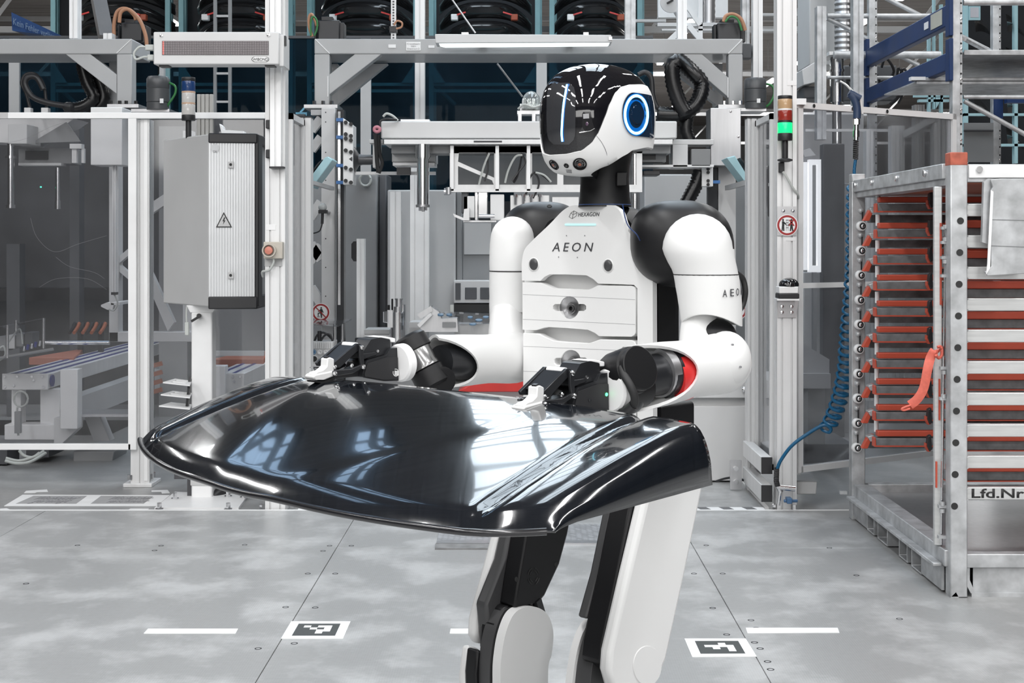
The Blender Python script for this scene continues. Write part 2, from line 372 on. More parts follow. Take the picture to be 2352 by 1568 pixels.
for nm, x0, x1, lab in (('hazard_tape', 682, 800, 'striped floor tape under the left side of the car panel'), ('hazard_tape', 1600, 1760, 'striped floor tape beside the robot leg')):
    t = T(nm, lab, 'tape', fl_pt((x0+x1)/2, 1168))
    a = fl_pt(x0, 1172); b = fl_pt(x1, 1172)
    part('base', MB().box(a.x, b.x, EDGE+.024, EDGE+.085, -.016, .0005), TAPE, t)
    mb = MB(); n = max(2, int((b.x-a.x)/.1))
    for i in range(n):
        x = a.x+(i+.2)*(b.x-a.x)/n; w2 = (b.x-a.x)/n*.5
        mb.prism([(x,EDGE+.024,.0005),(x+w2*.9,EDGE+.024,.0005),(x+w2*.6,EDGE+.085,.0005),(x-w2*.3,EDGE+.085,.0005)], (0,0,.0005))
    part('stripes', mb, HAZ, t)
solo('floor_ramp', fpoly([(1530,1103),(1697,1103),(1757,1170),(1500,1170)], .008, Z0), PLATE, 'grey ramp plate beside the pale machine housing', 'plate')
solo('ramp_edge', fpoly([(1697,1103),(1702,1103),(1766,1171),(1757,1171)], .014, Z0), WHITE, 'white angled edge bar along the ramp plate', 'edge bar')
# hall shell
DECK = M('brown_roof_deck', (.25,.23,.215), .8, 0, .35, 3, stretch=(.3,6,1))
struct('ceiling', MB().box(-26, 26, -16, 62, 6.5, 6.7), DECK)
WALLM = M('far_hall_wall', (.34,.34,.34), .8, 0, .2, 1)
struct('wall_back', MB().box(-26, 26, 62, 62.3, -.25, 6.7), WALLM)
struct('wall_front', MB().box(-26, 26, -16.3, -16, -.25, 6.7), WALLM)
for sd, x in (('left', -26.3), ('right', 26)):
    struct('wall_'+sd, MB().box(x, x+.3, -16, 62, -.25, 6.7), WALLM)
# skylight windows in the roof: bright panes between glazing bars
SKY = M('daylit_pane', (.6,.75,.9), .5, emit=(.80,.91,1.0), es=4.2)
SKYB = M('shaded_daylit_pane', (.4,.6,.9), .5, emit=(.50,.72,1.0), es=1.6)
k = 0
for (x0, y0, x1, y1) in ((-1.5,7.6,-.2,13.6),(-1.5,14.1,-.2,19.5),(.05,4.6,1.7,10.2),(.05,10.7,1.7,16.5),(-3.12,6.4,-2.72,10.2),(-3.12,10.8,-2.72,14.6),(-4.75,5.4,-4.15,9.6),(-4.75,10.2,-4.15,15.6)):
    k += 1
    wdw = struct('window_%d' % k, MB().box(x0-.08,x1+.08,y0-.08,y0,6.38,6.5).box(x0-.08,x1+.08,y1,y1+.08,6.38,6.5).box(x0-.08,x0,y0,y1,6.38,6.5).box(x1,x1+.08,y0,y1,6.38,6.5), DGREY)
    part('pane', MB().box(x0,x1,y0,y1,6.46,6.49), SKY if k <= 4 else SKYB, wdw)
    mb = MB()
    nb_ = int((y1-y0)/.75)
    for i in range(1, nb_): yy = y0+(y1-y0)*i/nb_; mb.box(x0,x1,yy-.03,yy+.03,6.40,6.455)
    xm = x0+(x1-x0)*.62; mb.box(xm-.05,xm+.05,y0,y1,6.40,6.455)
    part('glazing_bar', mb, DGREY, wdw)
# roof trusses
def truss(y, z0, z1, x0, x1, n, label, w=.09):
    t = T('roof_truss', label, 'truss', (0, y, z0), 'lattice roof trusses')
    part('bottom_chord', MB().box(x0,x1,y-w/2,y+w/2,z0,z0+w), LGREY, t); part('top_chord', MB().box(x0,x1,y-w/2,y+w/2,z1,z1+w), LGREY, t)
    st = (x1-x0)/n; proto = None
    for i in range(n):
        a = (x0+i*st, y, z0+w); m_ = (x0+(i+.5)*st, y, z1); b = (x0+(i+1)*st, y, z0+w)
        if proto is None:
            proto = part('lattice_bar', MB().bar(a, m_, w*.55).bar(m_, b, w*.55), LGREY, t)
        else: copyto(proto, (i*st, 0, 0))
    return t
for y, lab in ((21,'pale lattice roof truss nearest, above the bumper racks'),(29,'pale lattice roof truss second from the front under the roof'),(38,'pale lattice roof truss third from the front under the roof'),(49,'pale lattice roof truss farthest away under the roof')):
    truss(y, 4.75 if y > 22 else 4.45, 5.9, -14, 16, 15, lab)
LAMP = M('lit_tube', (1,1,1), .5, emit=(1,1,1), es=6)
for i, x in enumerate((3.2, 6.4, 9.8, -6.5, -10.5)):
    for j, y in enumerate((22.5, 26.5, 31, 36, 42)):
        if (i > 2 and j > 1) or (i == 0 and j > 2): continue
        t = T('ceiling_light', 'slim lit ceiling tube %s, %s of its row' % (['in the row right of the mast','in the second row right of the mast','in the far right row','in the row above the blue banner','in the far left row'][i], ['nearest','second','third','fourth','farthest'][j]), 'ceiling light', (x, y, 5.4), 'ceiling tubes in rows')
        part('housing', MB().box(x-.09,x+.09,y-1.1,y+1.1,5.42,5.5), LGREY, t); part('tube', MB().box(x-.06,x+.06,y-1.05,y+1.05,5.37,5.42), LAMP, t)
        part('hanger', MB().box(x-.01,x+.01,y-.01,y+.01,5.5,6.5), LGREY, t)
# ================================================================ FENCES, POSTS, LEFT SIDE
def prof_poly(x0, x1, y0, y1, nx, ny, sw=.009, sd=.009):
    pts = []
    def side(ax, ay, bx, by, n, ix, iy):
        dx, dy = bx-ax, by-ay; L = math.hypot(dx, dy); ux, uy = dx/L, dy/L
        pts.append((ax, ay))
        for i in range(n):
            c = (i+.5)/n*L
            for s_, dd in ((-sw/2,0),(-sw/2,sd),(sw/2,sd),(sw/2,0)): pts.append((ax+ux*(c+s_)+ix*dd, ay+uy*(c+s_)+iy*dd))
    side(x0,y0,x1,y0,nx,0,1); side(x1,y0,x1,y1,ny,-1,0); side(x1,y1,x0,y1,nx,0,-1); side(x0,y1,x0,y0,ny,1,0)
    return pts
def vprof(mb, X0, X1, Y0, Y1, Z0, Z1, nx=2, ny=1):
    return mb.prism([(x,y,Z0) for x,y in prof_poly(X0,X1,Y0,Y1,nx,ny)], (0,0,Z1-Z0))
def vprofpx(mb, x0, x1, yt, yb, d, t, nx=2, ny=1):
    a = P(x0, yb, d); b = P(x1, yt, d); return vprof(mb, a.x, b.x, d, d+t, max(a.z, -.014), b.z, nx, ny)
def bolts(mb, pts, r=.011, h=.012, ax=(0,0,1), n=6):
    for p in pts: mb.cyl(Vector(p), Vector(p)+Vector(ax)*h, r, n)
    return mb
ZF = -.016
# --- front left tall post with sign display
t = T('profile_post', 'tall aluminium profile post carrying the red dot display', 'post', P(632,1172,EDGE+.03))
D1 = EDGE+.04
m = MB(); vprofpx(m, 609, 655, -60, 1180, D1, .094, 2, 2); part('column', m, ALU, t)
m = MB(); vprofpx(m, 620, 645, -60, 382, D1-.052, .05, 1, 1); part('front_rail', m, ALUW, t)
part('rail_cap', MB().pb(618,382,651,386,D1-.055,.05), BLACK, t)
for y0 in (275, 343):
    part('clip', MB().pb(610,y0,627,y0+20,D1-.028,.028), BLACK, t, bevel=.004)
lb = part('sticker', MB().pb(611,515,633,528,D1-.002,.0025), WHITE, t)
bolts(m := MB(), [P(601,1168,D1+.02), P(672,1167,D1+.05)], .012, .02); part('anchor_bolt', m, CHROME, t)
# emergency stop box
t = T('emergency_stop', 'beige emergency stop box with salmon button on the tall post', 'emergency stop', P(626,582,D1-.06))
BEI = M('aged_beige_plastic', (.52,.48,.42), .5)
part('box', MB().pb(605,555,649,594,D1-.045,.043), BEI, t, bevel=.004)
a = P(619,575,D1-.045)
part('shroud', MB().lathe(a, (0,-1,0), [(0,.033),(.02,.033),(.02,.027),(.002,.026)], 20, False), BEI, t, smooth=40)
part('button', MB().lathe(a, (0,-1,0), [(0,.017),(.012,.017),(.02,.02),(.027,.018),(.031,.0)], 18), M('salmon_button', (.62,.22,.16), .4), t, smooth=50)
part('mounting_plate', MB().pb(608,590,648,611,D1-.004,.004), CABG, t)
part('cable', MB().tube(bez([P(628,592,D1-.03),P(628,604,D1-.035),P(618,620,D1-.03),P(603,624,D1-.01),P(604,635,D1+.02)]), .006), CABLEW, t, smooth=60)
# display
t = T('display_sign', 'long grey display box with a dark dot matrix beside the post', 'display', P(496,148,6.5))
DD = 6.48
part('housing', MB().pb(352,73,641,148,DD,.11), LGREY, t, bevel=.006)
scn = part('screen', MB().pb(372,94,617,126,DD-.003,.004), M('dark_display_window', (.10,.085,.09), .25), t)
m = MB(); m2 = MB()
for i in range(62):
    for j in range(8):
        c = P(375+i*3.92, 96.6+j*3.85, DD-.004); (m2 if i == 0 else m).box(c.x-.0026,c.x+.0026,c.y-.0012,c.y+.0012,c.z-.0026,c.z+.0026)
part('dot', m, M('unlit_dot', (.30,.27,.28), .5), scn, kind='stuff')
part('lit_dot', m2, M('lit_red_dot', (.7,.1,.1), .5, emit=(1,.25,.2), es=.7), scn, label='first column of dots glowing red')
a = P(371,82,DD); b = P(617,81,DD)
for q in (a, b): part('screw', MB().lathe(q, (0,-1,0), [(0,.009),(.003,.008),(.005,.0)], 12), CHROME, t, smooth=50)
bad = [(584,130),(612,130),(617,133),(618,136),(617,139),(612,142),(584,142),(579,139),(578,136),(579,133)]
bd = part('badge', MB().prism([P(x,y,DD-.001) for x,y in bad], (0,-.0015,0)), INK, t)
c = P(598,136,DD); part('badge_face', MB().prism([c+(P(x,y,DD-.0025)-c)*.93 + V(0,0,0) for x,y in bad], (0,-.001,0)), WHITE, bd)
lettering('WIBOND', 'lettering', INK, bd, P(581,139.5,DD-.0042), (1,0,0), (0,0,1), px(6.6,DD), width=px(34,DD))
m = MB().pb(365,148,387,153,DD+.02,.06).pb(608,148,630,152,DD+.02,.06); part('foot', m, BLACK, t)
for (x0,y0) in ((333,102),(338,125)):
    part('plug', MB().pb(x0,y0,352,y0+13,DD+.03,.035), CABLEW, t, bevel=.003)
part('cable', MB().tube(bez([P(334,108,DD+.05),P(320,108,DD+.05),P(308,122,DD+.05),P(312,136,DD+.05),P(330,131,DD+.05),P(340,131,DD+.05)]), .0055), CABLEW, t, smooth=60)
part('bracket', MB().pb(641,80,652,152,DD+.02,.16), LGREY, t, bevel=.003); part('clamp', MB().pb(648,82,656,104,DD+.03,.03), BLACK, t)
# --- side fence going back from the tall post (two posts, framed pane)
Xs = P(655,0,D1).x
t = T('side_fence', 'narrow framed fence panel running back from the tall post', 'fence panel', (Xs+.0, 6.95, 0))
zt, zb = 1.915, .17
fx = P(658,0,D1+.1).x
part('top_bar', MB().box(fx,fx+.03,D1+.1,7.2,zt-.03,zt), ALU, t); part('bottom_bar', MB().box(fx,fx+.03,D1+.1,7.2,zb,zb+.03), ALU, t)
part('front_stile', MB().box(fx,fx+.03,D1+.1,D1+.13,zb,zt), ALU, t); part('rear_stile', MB().box(fx,fx+.03,7.17,7.2,zb,zt), ALU, t)
part('pane', MB().box(fx+.012,fx+.016,D1+.12,7.19,zb+.02,zt-.02), PANE2, t)
t = T('profile_post', 'shorter aluminium profile post behind the tall display post', 'post', P(702,1100,7.2))
m = MB(); vprof(m, P(683,0,7.2).x, P(713,0,7.2).x, 7.21, 7.30, ZF, 1.93, 1, 2); part('column', m, ALU, t)
part('cap', MB().box(P(682,0,7.2).x, P(714,0,7.2).x, 7.205,7.305,1.93,1.936), BLACK, t)
# --- left fence: frame, two panes
DL = 7.42
t = T('safety_fence', 'wide clear fence section in white frame at far left', 'fence', P(150,1033,DL))
part('top_bar', MB().pb(-140,258,609,272,DL-.03,.03), ALUW, t, bevel=.002); part('bottom_bar', MB().pb(-140,1019,300,1033,DL-.03,.03), ALUW, t, bevel=.002)
part('stile', MB().pb(294,272,313,1033,DL-.03,.03), ALUW, t, bevel=.002)
part('pane', MB().pb(-140,270,300,1022,DL-.012,.004), PANE, t)
part('label_plate', MB().pb(-10,258,18,272,DL-.032,.002), CABG, t)
t = T('profile_post', 'aluminium profile post on a foot plate beside the left pane', 'post', P(322,1108,DL))
m = MB(); vprofpx(m, 300, 343, 274, 1109, DL, .09, 1, 2); part('column', m, ALU, t)
part('bright_strip', MB().pb(331,274,339,1104,DL-.006,.006), ALUW, t)
part('foot_plate', MB().box(P(286,0,DL).x,P(352,0,DL).x,DL-.03,DL+.16,ZF,ZF+.02), ALU, t, bevel=.003)
bolts(m := MB(), [P(298,1101,DL-.0), P(345,1099,DL+.03), P(352,1095,DL+.1)], .014, .025); part('anchor_bolt', m, CHROME, t)
t = T('safety_fence', 'clear fence section behind the grey control cabinet', 'fence', P(470,1033,DL))
part('pane', MB().pb(340,272,605,1010,DL+.01,.004), PANE, t)
part('bottom_bar', MB().pb(340,1010,606,1020,DL,.03), ALUW, t)
# --- control cabinet on its pedestal
t = T('control_cabinet', 'grey wedge shaped control cabinet with lightning triangle on a pedestal', 'cabinet', P(470,705,7.0))
A_, B_, C_ = P(375,690,7.30), P(479,702,6.90), P(586,700,6.93); zt_, zb_ = 1.82, .965
plan = [(A_.x,A_.y),(B_.x,B_.y),(C_.x,C_.y),(C_.x-.02,7.38),(A_.x+.1,7.5)]
part('body', MB().prism([(x,y,zb_) for x,y in plan], (0,0,zt_-zb_)), CABG, t, bevel=.006)
# ribbed front: individual ribs
RIB = M('ribbed_aluminium_front', (.64,.65,.66), .34, .45, .04)
u = V(C_.x-B_.x, C_.y-B_.y, 0); L = u.length; u.normalize(); nrm = V(u.y, -u.x, 0)
fp = MB(); nr = 17
pts = [(B_+nrm*.004)]
pp = [V(B_.x,B_.y,0)]
for i in range(nr):
    a = V(B_.x,B_.y,0)+u*(L*i/nr); b = V(B_.x,B_.y,0)+u*(L*(i+1)/nr); pp += [a+nrm*.004, a+nrm*.004+u*.001, a+nrm*.0062+u*.003, b+nrm*.0062-u*.003, b+nrm*.004-u*.001]
pp += [V(C_.x,C_.y,0)]
fr_ = part('ribbed_front', MB().prism([p+V(0,0,zb_+.05) for p in pp], (0,0,zt_-zb_-.09)), RIB, t)
def trim(z0, z1, o=.016):
    q = [V(B_.x,B_.y,0)+nrm*o, V(C_.x,C_.y,0)+nrm*o+u*.012, V(C_.x,7.36,0)+u*.012, V(C_.x,7.36,0)-u*.02, V(C_.x,C_.y,0)-u*.01, V(B_.x,B_.y,0)]
    return MB().prism([p+V(0,0,z0) for p in q], (0,0,z1-z0))
part('top_trim', trim(zt_-.045, zt_+.004), BLACK, t, bevel=.006); part('bottom_trim', trim(zb_-.012, zb_+.05), BLACK, t, bevel=.006)
q = V(C_.x,C_.y,0)+nrm*.01; part('side_trim', MB().prism([q+V(0,0,zb_), q+u*.018+V(0,0,zb_), q+u*.018+V(0,.1,zb_), q+V(0,.1,zb_)], (0,0,zt_-zb_)), BLACK, t, bevel=.004)
fo = V(B_.x,B_.y,0)+nrm*.0095
def fpt(x, y): return onpl(x, y, fo, nrm)
tri = [(514,487),(533,522),(496,522)]; c = fpt(514,511)
sg = part('warning_sign', MB().prism([fpt(x,y) for x,y in tri], nrm*.001), INK, t)
part('field', MB().prism([c+(fpt(x,y)-c)*.80+nrm*.001 for x,y in tri], nrm*.0006), CABG, sg)
part('lightning_bolt', MB().prism([fpt(x,y)+nrm*.0017 for x,y in ((515,499),(511,508),(514,508),(512,516),(518,506),(515,506),(518,499))], nrm*.0006), INK, sg)
for y in (378, 632):
    lk = part('lock', MB().prism([fpt(x,yy) for x,yy in ((524,y-7),(537,y-7),(537,y+8),(524,y+8))], nrm*.008), CABG, t, bevel=.002)
    c2 = fpt(530,y)+nrm*.008; part('keyhole', MB().lathe(c2, nrm, [(0,.007),(.002,.007),(.002,.004),(.0005,.0)], 12), INK, lk)
c2 = fpt(494,340); part('sticker', MB().lathe(c2, nrm, [(0,.021),(.0008,.021)], 20), M('pale_sticker', (.60,.61,.62), .5), t)
lettering('OK', 'lettering', INKG, t, fpt(489,350)+nrm*.001, u, (0,0,1), .01)
# pedestal (one thing)
t = T('pedestal', 'white square pedestal with bolted base plate under the cabinet', 'pedestal', P(463,1160,7.0))
DP = 7.05
part('column', MB().pb(439,716,487,1164,DP,.1), WHITE, t, bevel=.008)
part('head', MB().prism([P(x,y,DP) for x,y in ((428,701),(497,701),(489,717),(437,717))], (0,.12,0)), WHITE, t)
part('collar', MB().pb(437,1092,490,1115,DP-.006,.112), CABG, t, bevel=.003)
bp_ = [fl_pt(x,y,ZF) for x,y in ((402,1134),(570,1140),(548,1171),(355,1171))]
part('base_plate', MB().prism(bp_, (0,0,.012)), WHITE, t)
bolts(m := MB(), [fl_pt(x,y,ZF+.012) for x,y in ((402,1145),(366,1169),(524,1169),(524,1140),(560,1142))], .02, .004, n=12); bolts(m, [fl_pt(x,y,ZF+.014) for x,y in ((402,1145),(366,1169),(524,1169),(524,1140),(560,1142))], .012, .03)
part('anchor_bolt', m, CHROME, t)
part('lever', MB().bar(P(457,727,DP-.03), P(439,738,DP-.04), .012).cyl(P(457,725,DP), P(457,725,DP-.04), .012), BLACK, t)
part('side_bracket', MB().pb(400,1070,436,1100,DP+.05,.02).pb(430,1098,440,1140,DP+.03,.02), M('dark_bracket', (.06,.06,.065), .5), t)
part('plug', MB().pb(424,740,433,770,DP-.02,.02), CABLEW, t, bevel=.003); part('cable', MB().tube(bez([P(429,704,DP-.01),P(428,722,DP-.01),P(429,745,DP-.01)]), .004), CABLEW, t)
part('conduit', MB().tube(bez([P(490,1140,DP+.05),P(520,1120,DP+.1),P(560,1105,DP+.2)]), .025, 10), BLACK, t, smooth=60)
t = T('file_tray', 'three slotted white document shelves on the pedestal side', 'tray', P(400,935,DP))
for k,(y, x0) in enumerate(((877,374),(905,369),(931,365))):
    pl_ = [P(x0,y,6.85), P(436,y+7,6.80), P(440,y-3,7.02), P(x0+28,y-8,7.10)]
    if k < 2:
        hs = []
        for aa in (.18,.55):
            g = lambda u_,v_: pl_[0].lerp(pl_[1],u_).lerp(pl_[3].lerp(pl_[2],u_),v_)
            hs.append([g(.2,aa),g(.8,aa),g(.8,aa+.25),g(.2,aa+.25)])
        part('shelf', MB().prism(pl_, (0,0,-.006), hs), WHITE, t)
    else: part('shelf', MB().prism(pl_, (0,0,-.006)), WHITE, t)
part('upright', MB().bar(P(437,868,6.98), P(430,935,6.9), .012, .03), BLACK, t)
# stack light on the cabinet
def stack(x, ytop, w, tiers, d, label, ypole, parts_pole=True):
    t = T('stack_light', label, 'signal lamp', P(x, ypole, d)); r = px(w/2, d)
    for (y0, y1, mt, nm) in tiers:
        a, b = P(x,y1,d), P(x,y0,d); k = r if nm != 'pole' else r*.42
        pr = [(0,k*.97),((b-a).length*.08,k),((b-a).length*.92,k),((b-a).length,k*.97)]
        part(nm, MB().lathe(a, b-a, pr, 24), mt, t, smooth=40)
    return t
CLRB = M('blue_lens', (.015,.05,.16), .2, coat=.5); CLRW = M('clear_lens', (.62,.60,.58), .15, coat=.5); CLRO = M('peach_ring', (.62,.42,.30), .3); CLRA = M('amber_lens', (.55,.36,.20), .2, coat=.5); CLRR = M('red_lens', (.30,.03,.02), .2, coat=.5)
CLRG = M('green_lit_lens', (.02,.6,.2), .2, emit=(.0,.75,.16), es=1.1); CLRGC = M('green_lamp_core', (.5,1,.6), .2, emit=(.6,1,.75), es=5)
stack(433, 178, 31, [(178,187,BLACK,'cap'),(187,210,CLRB,'blue_lens'),(210,214,CLRO,'amber_ring'),(214,236,CLRW,'clear_lens'),(236,240,CLRO,'amber_ring'),(240,264,CLRW,'lower_lens'),(264,277,BLACK,'socket'),(277,318,BLACK,'pole')], 7.1, 'blue and clear stack light standing on the grey cabinet', 318)
# valve bars beside it
vb = []
for i in range(4):
    x = 452+i*9.5
    o = solo('cylinder_bar', MB().box(P(x,0,7.4).x,P(x+8.6,0,7.4).x,7.4,7.43,1.82,P(0,216,7.4).z), M('matte_grey_bar', (.42,.41,.39), .5) if i == 0 else vb[0].data.materials[0], ['first slim grey bar right of the blue stack light','second slim grey bar right of the blue stack light','third slim grey bar right of the blue stack light','fourth slim grey bar right of the blue stack light'][i], 'bar', 'slim grey bars behind the stack light', bevel=.003); vb.append(o)
solo('gasket_rag', MB().prism([P(x,y,7.15) for x,y in ((503,283),(511,290),(513,298),(560,301),(562,309),(508,306))], (0,.06,0)), WHITE, 'crumpled white paper lying on top of the cabinet', 'paper', bevel=.004)
# --- left gantry portal
def portal(name, label, xl, xr, d, back, braces, xin):
    t = T(name, label, 'portal frame', P((xl+xr)/2, 240, d))
    part('beam', MB().pb(xl, 89, xr, 124, d, back), GREY, t, bevel=.006)
    for pts in braces: part('brace', MB().prism([P(x,y,d+.004) for x,y in pts], (0,.09,0)), GREY, t, bevel=.004)
    return t
t = portal('gantry_portal', 'grey welded portal frame at upper left above the pane', -160, 303, 8.5, .42, [[(150,124),(207,124),(268,171),(268,216)]], 0)
part('upright', MB().pb(268,124,303,240,8.5,.1), GREY, t, bevel=.006)
part('rear_upright', MB().pb(250,124,268,240,8.85,.08), GREY, t, bevel=.004)
part('weld_seam', MB().tube([P(268,122,8.498),P(302,90,8.498)], .003, 5), WHITE, t)
m = MB().pb(246,239,318,247,8.44,.25); part('foot_plate', m, STEEL, t)
bolts(m := MB(), [P(x,239,8.5) for x in (255,275,290,312)], .012, .02); part('bolt', m, CHROME, t)
solo('valve_box', MB().pb(208,246,280,379,8.2,.2), WHITE, 'white box hanging beneath the left portal foot', 'box', bevel=.004)
m = MB(); vprofpx(m, 258, 266, 374, 672, 8.25, .03, 1, 1)
t = T('light_tube', 'slim white light bar hanging below the white box', 'light bar', P(262,672,8.25)); part('tube', m, WHITE, t); part('end_cap', MB().pb(255,671,266,677,8.24,.05), BLACK, t)
part('cable', MB().tube(bez([P(262,675,8.26),P(270,695,8.26),P(262,712,8.26),P(250,710,8.26)]), .005), CABLEW, t)
t = T('clamp_sensor', 'white sensor clamp reaching out from the frame post on the left', 'sensor', P(243,700,8.3)); part('body', MB().prism([P(x,y,8.3) for x,y in ((232,700),(246,694),(262,697),(258,712),(246,711),(232,704))],(0,.04,0)), WHITE, t); part('arm', MB().pb(255,694,275,700,8.3,.33), WHITE, t)
# support frame with diagonal braces behind
t = T('braced_rig', 'grey frame with diagonal braces behind the left fence post', 'frame', P(290,785,8.6))
part('left_upright', MB().pb(250,372,272,785,8.6,.1), LGREY, t, bevel=.004); part('bottom_rail', MB().pb(250,762,440,785,8.6,.1), LGREY, t, bevel=.004)
for pts in ([(272,590),(330,540),(330,556),(272,606)],[(272,606),(330,655),(330,672),(272,622)],[(340,470),(400,430),(400,456),(340,496)],[(345,620),(400,740),(385,760),(340,655)]):
    part('brace', MB().prism([P(x,y,8.62) for x,y in pts], (0,.06,0)), LGREY, t)
part('right_upright', MB().pb(420,300,440,785,8.7,.1), LGREY, t)
# backdrop inside the left cell
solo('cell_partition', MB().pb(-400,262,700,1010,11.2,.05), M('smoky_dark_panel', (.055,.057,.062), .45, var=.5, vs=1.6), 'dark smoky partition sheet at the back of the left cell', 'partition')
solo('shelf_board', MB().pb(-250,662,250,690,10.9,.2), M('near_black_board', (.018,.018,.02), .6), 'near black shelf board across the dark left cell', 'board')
for k,(x0,x1,y0,y1) in enumerate(((205,255,738,742),(205,250,704,709),(190,240,722,726))): pass
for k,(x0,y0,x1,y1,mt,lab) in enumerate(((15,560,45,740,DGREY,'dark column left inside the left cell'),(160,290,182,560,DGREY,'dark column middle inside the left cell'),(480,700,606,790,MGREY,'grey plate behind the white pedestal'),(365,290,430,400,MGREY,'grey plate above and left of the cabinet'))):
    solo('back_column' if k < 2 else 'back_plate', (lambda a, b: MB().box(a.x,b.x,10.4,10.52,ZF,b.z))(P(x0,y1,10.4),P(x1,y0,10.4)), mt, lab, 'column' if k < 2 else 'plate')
# transfer unit hanging on the left: block, pneumatic rod, plates
t = T('transfer_unit', 'grey transfer unit with hanging steel rods at upper left', 'machine', P(60,430,8.7))
part('plate', MB().prism([P(x,y,8.8) for x,y in ((-40,272),(170,272),(150,286),(64,330),(-40,325))], (0,.3,0)), WHITE, t)
part('block', MB().pb(18,285,62,330,8.6,.25), LGREY, t, bevel=.004)
part('rod', MB().cyl(P(25,330,8.7), P(25,472,8.7), .022, 16).cyl(P(25,358,8.7),P(25,364,8.7),.034,16).cyl(P(25,470,8.7),P(25,478,8.7),.03,16), CHROME, t, smooth=40)
part('rear_rod', MB().cyl(P(133,385,8.9), P(133,478,8.9), .016, 14).cyl(P(133,460,8.9),P(133,480,8.9),.02,14), CHROME, t, smooth=40)
part('crossbar', MB().pb(42,340,165,376,8.9,.2), MGREY, t, bevel=.004); part('lower_bar', MB().pb(42,374,140,380,8.85,.1), LGREY, t)
part('sensor_panel', MB().pb(58,346,110,366,8.89,.015), BLACK, t); part('flange', MB().pb(160,330,187,341,8.7,.06).pb(165,341,176,374,8.72,.03).pb(187,341,193,374,8.72,.03), WHITE, t)
part('brace_sheet', MB().prism([P(x,y,8.75) for x,y in ((62,334),(152,280),(156,284),(185,325),(90,328))], (0,.01,0)), MGREY, t)
part('status_led', MB().pb(92,428,94.5,430.5,8.9,.01), M('green_led', (0,1,.4), .4, emit=(.05,1,.45), es=4), t)
# cables and hoses above the left pane
def hose(name, pts, r, d, label, cat='hose', mat=BLACK, rings=0):
    m = MB(); path = bez([P(*p) if len(p) == 3 else P(p[0],p[1],d) for p in pts], 10)
    if rings:
        # corrugated: resample and alternate the radius
        L = [0]; 
        for i in range(1, len(path)): L.append(L[-1]+(path[i]-path[i-1]).length)
        n = int(L[-1]/rings)*2; out = []; rr = []
        j = 0
        for k in range(n+1):
            s = L[-1]*k/n
            while j < len(L)-2 and L[j+1] < s: j += 1
            out.append(path[j].lerp(path[j+1], (s-L[j])/max(1e-6, L[j+1]-L[j]))); rr.append(r if k % 2 else r*.87)
        m.tube(out, rr, 12)
    else: m.tube(path, r, 9)
    return solo(name, m, HOSEB if rings else mat, label, cat, smooth=60)
hose('corrugated_hose', [(188,146),(200,190),(215,225),(190,246),(150,250)], .042, 8.75, 'black corrugated hose drooping behind the left portal brace', rings=.022)
hose('corrugated_hose', [(215,150),(235,200),(238,228),(222,248),(190,254)], .042, 8.8, 'second black corrugated hose beside the left portal brace', rings=.022)
hose('cable_loop', [(68,246),(60,215),(50,192),(58,172),(80,170),(100,195),(107,245)], .010, 8.6, 'thin outer black cable loop above the left pane', 'cable')
hose('cable_loop', [(150,243),(110,236),(75,222),(58,195),(64,178),(84,178),(100,205)], .018, 8.55, 'thick inner black cable loop above the left pane', 'cable')
solo('connector', MB().pb(55,247,70,262,8.55,.05), LGREY, 'small grey connector block under the thin cable loop', 'connector', bevel=.003)
solo('connector', MB().pb(94,247,110,262,8.55,.05), LGREY, 'small grey connector block under the thick cable loop', 'connector', bevel=.003)
solo('hose_fitting', MB().lathe(P(146,245,8.55), (1,0,-.05), [(0,.02),(.02,.03),(.05,.03),(.06,.02)], 14), BLACK, 'black hose fitting where the loop meets the corrugated hose', 'fitting', smooth=40)
# servo motors with cables
def servo(x0, y0, x1, y1, d, label, cables=()):
    t = T('servo_motor', label, 'motor', P((x0+x1)/2, y1, d))
    part('body', MB().pb(x0+8,y0+8,x1-10,y1,d,.12), BLACKM, t, bevel=.006); part('side_fin', MB().pb(x1-14,y0+14,x1,y1+4,d+.02,.12).pb(x0,y0+12,x0+5,y1,d+.03,.1), BLACK, t, bevel=.003)
    part('terminal_box', MB().pb(x0+16,y0,x1-26,y0+10,d+.02,.08), BLACK, t, bevel=.003)
    for pts, r, mt in cables: part('cable', MB().tube(bez([P(*q) for q in pts], 10), r, 9), mt, t, smooth=60)
    return t
servo(270,44,336,94,8.95,'black servo motor behind the left portal corner with orange cables',[([(262,88,8.9),(262,55,8.9),(270,26,8.9),(290,20,8.9),(308,35,8.9),(312,46,8.9)],.012,CABLEO),([(274,52,8.88),(278,28,8.88),(296,22,8.88),(320,45,8.88),(334,80,8.88),(337,105,8.88)],.012,CABLEO)])
servo(722,38,790,92,8.9,'black servo motor on the left end of the middle portal',[([(717,84,8.88),(710,60,8.88),(710,40,8.88),(716,33,8.88),(724,48,8.88),(728,60,8.88)],.010,CABLEO),([(722,82,8.87),(728,66,8.87),(728,48,8.87),(720,38,8.87),(714,50,8.87),(714,82,8.87)],.006,CABLEG)])
servo(1640,44,1712,92,8.95,'black servo motor on the right end of the middle portal',[([(1662,50,8.88),(1668,36,8.88),(1685,33,8.88),(1702,44,8.88),(1712,70,8.88)],.012,CABLEO),([(1666,50,8.86),(1678,38,8.86),(1694,44,8.86),(1704,70,8.86)],.007,CABLEG)])
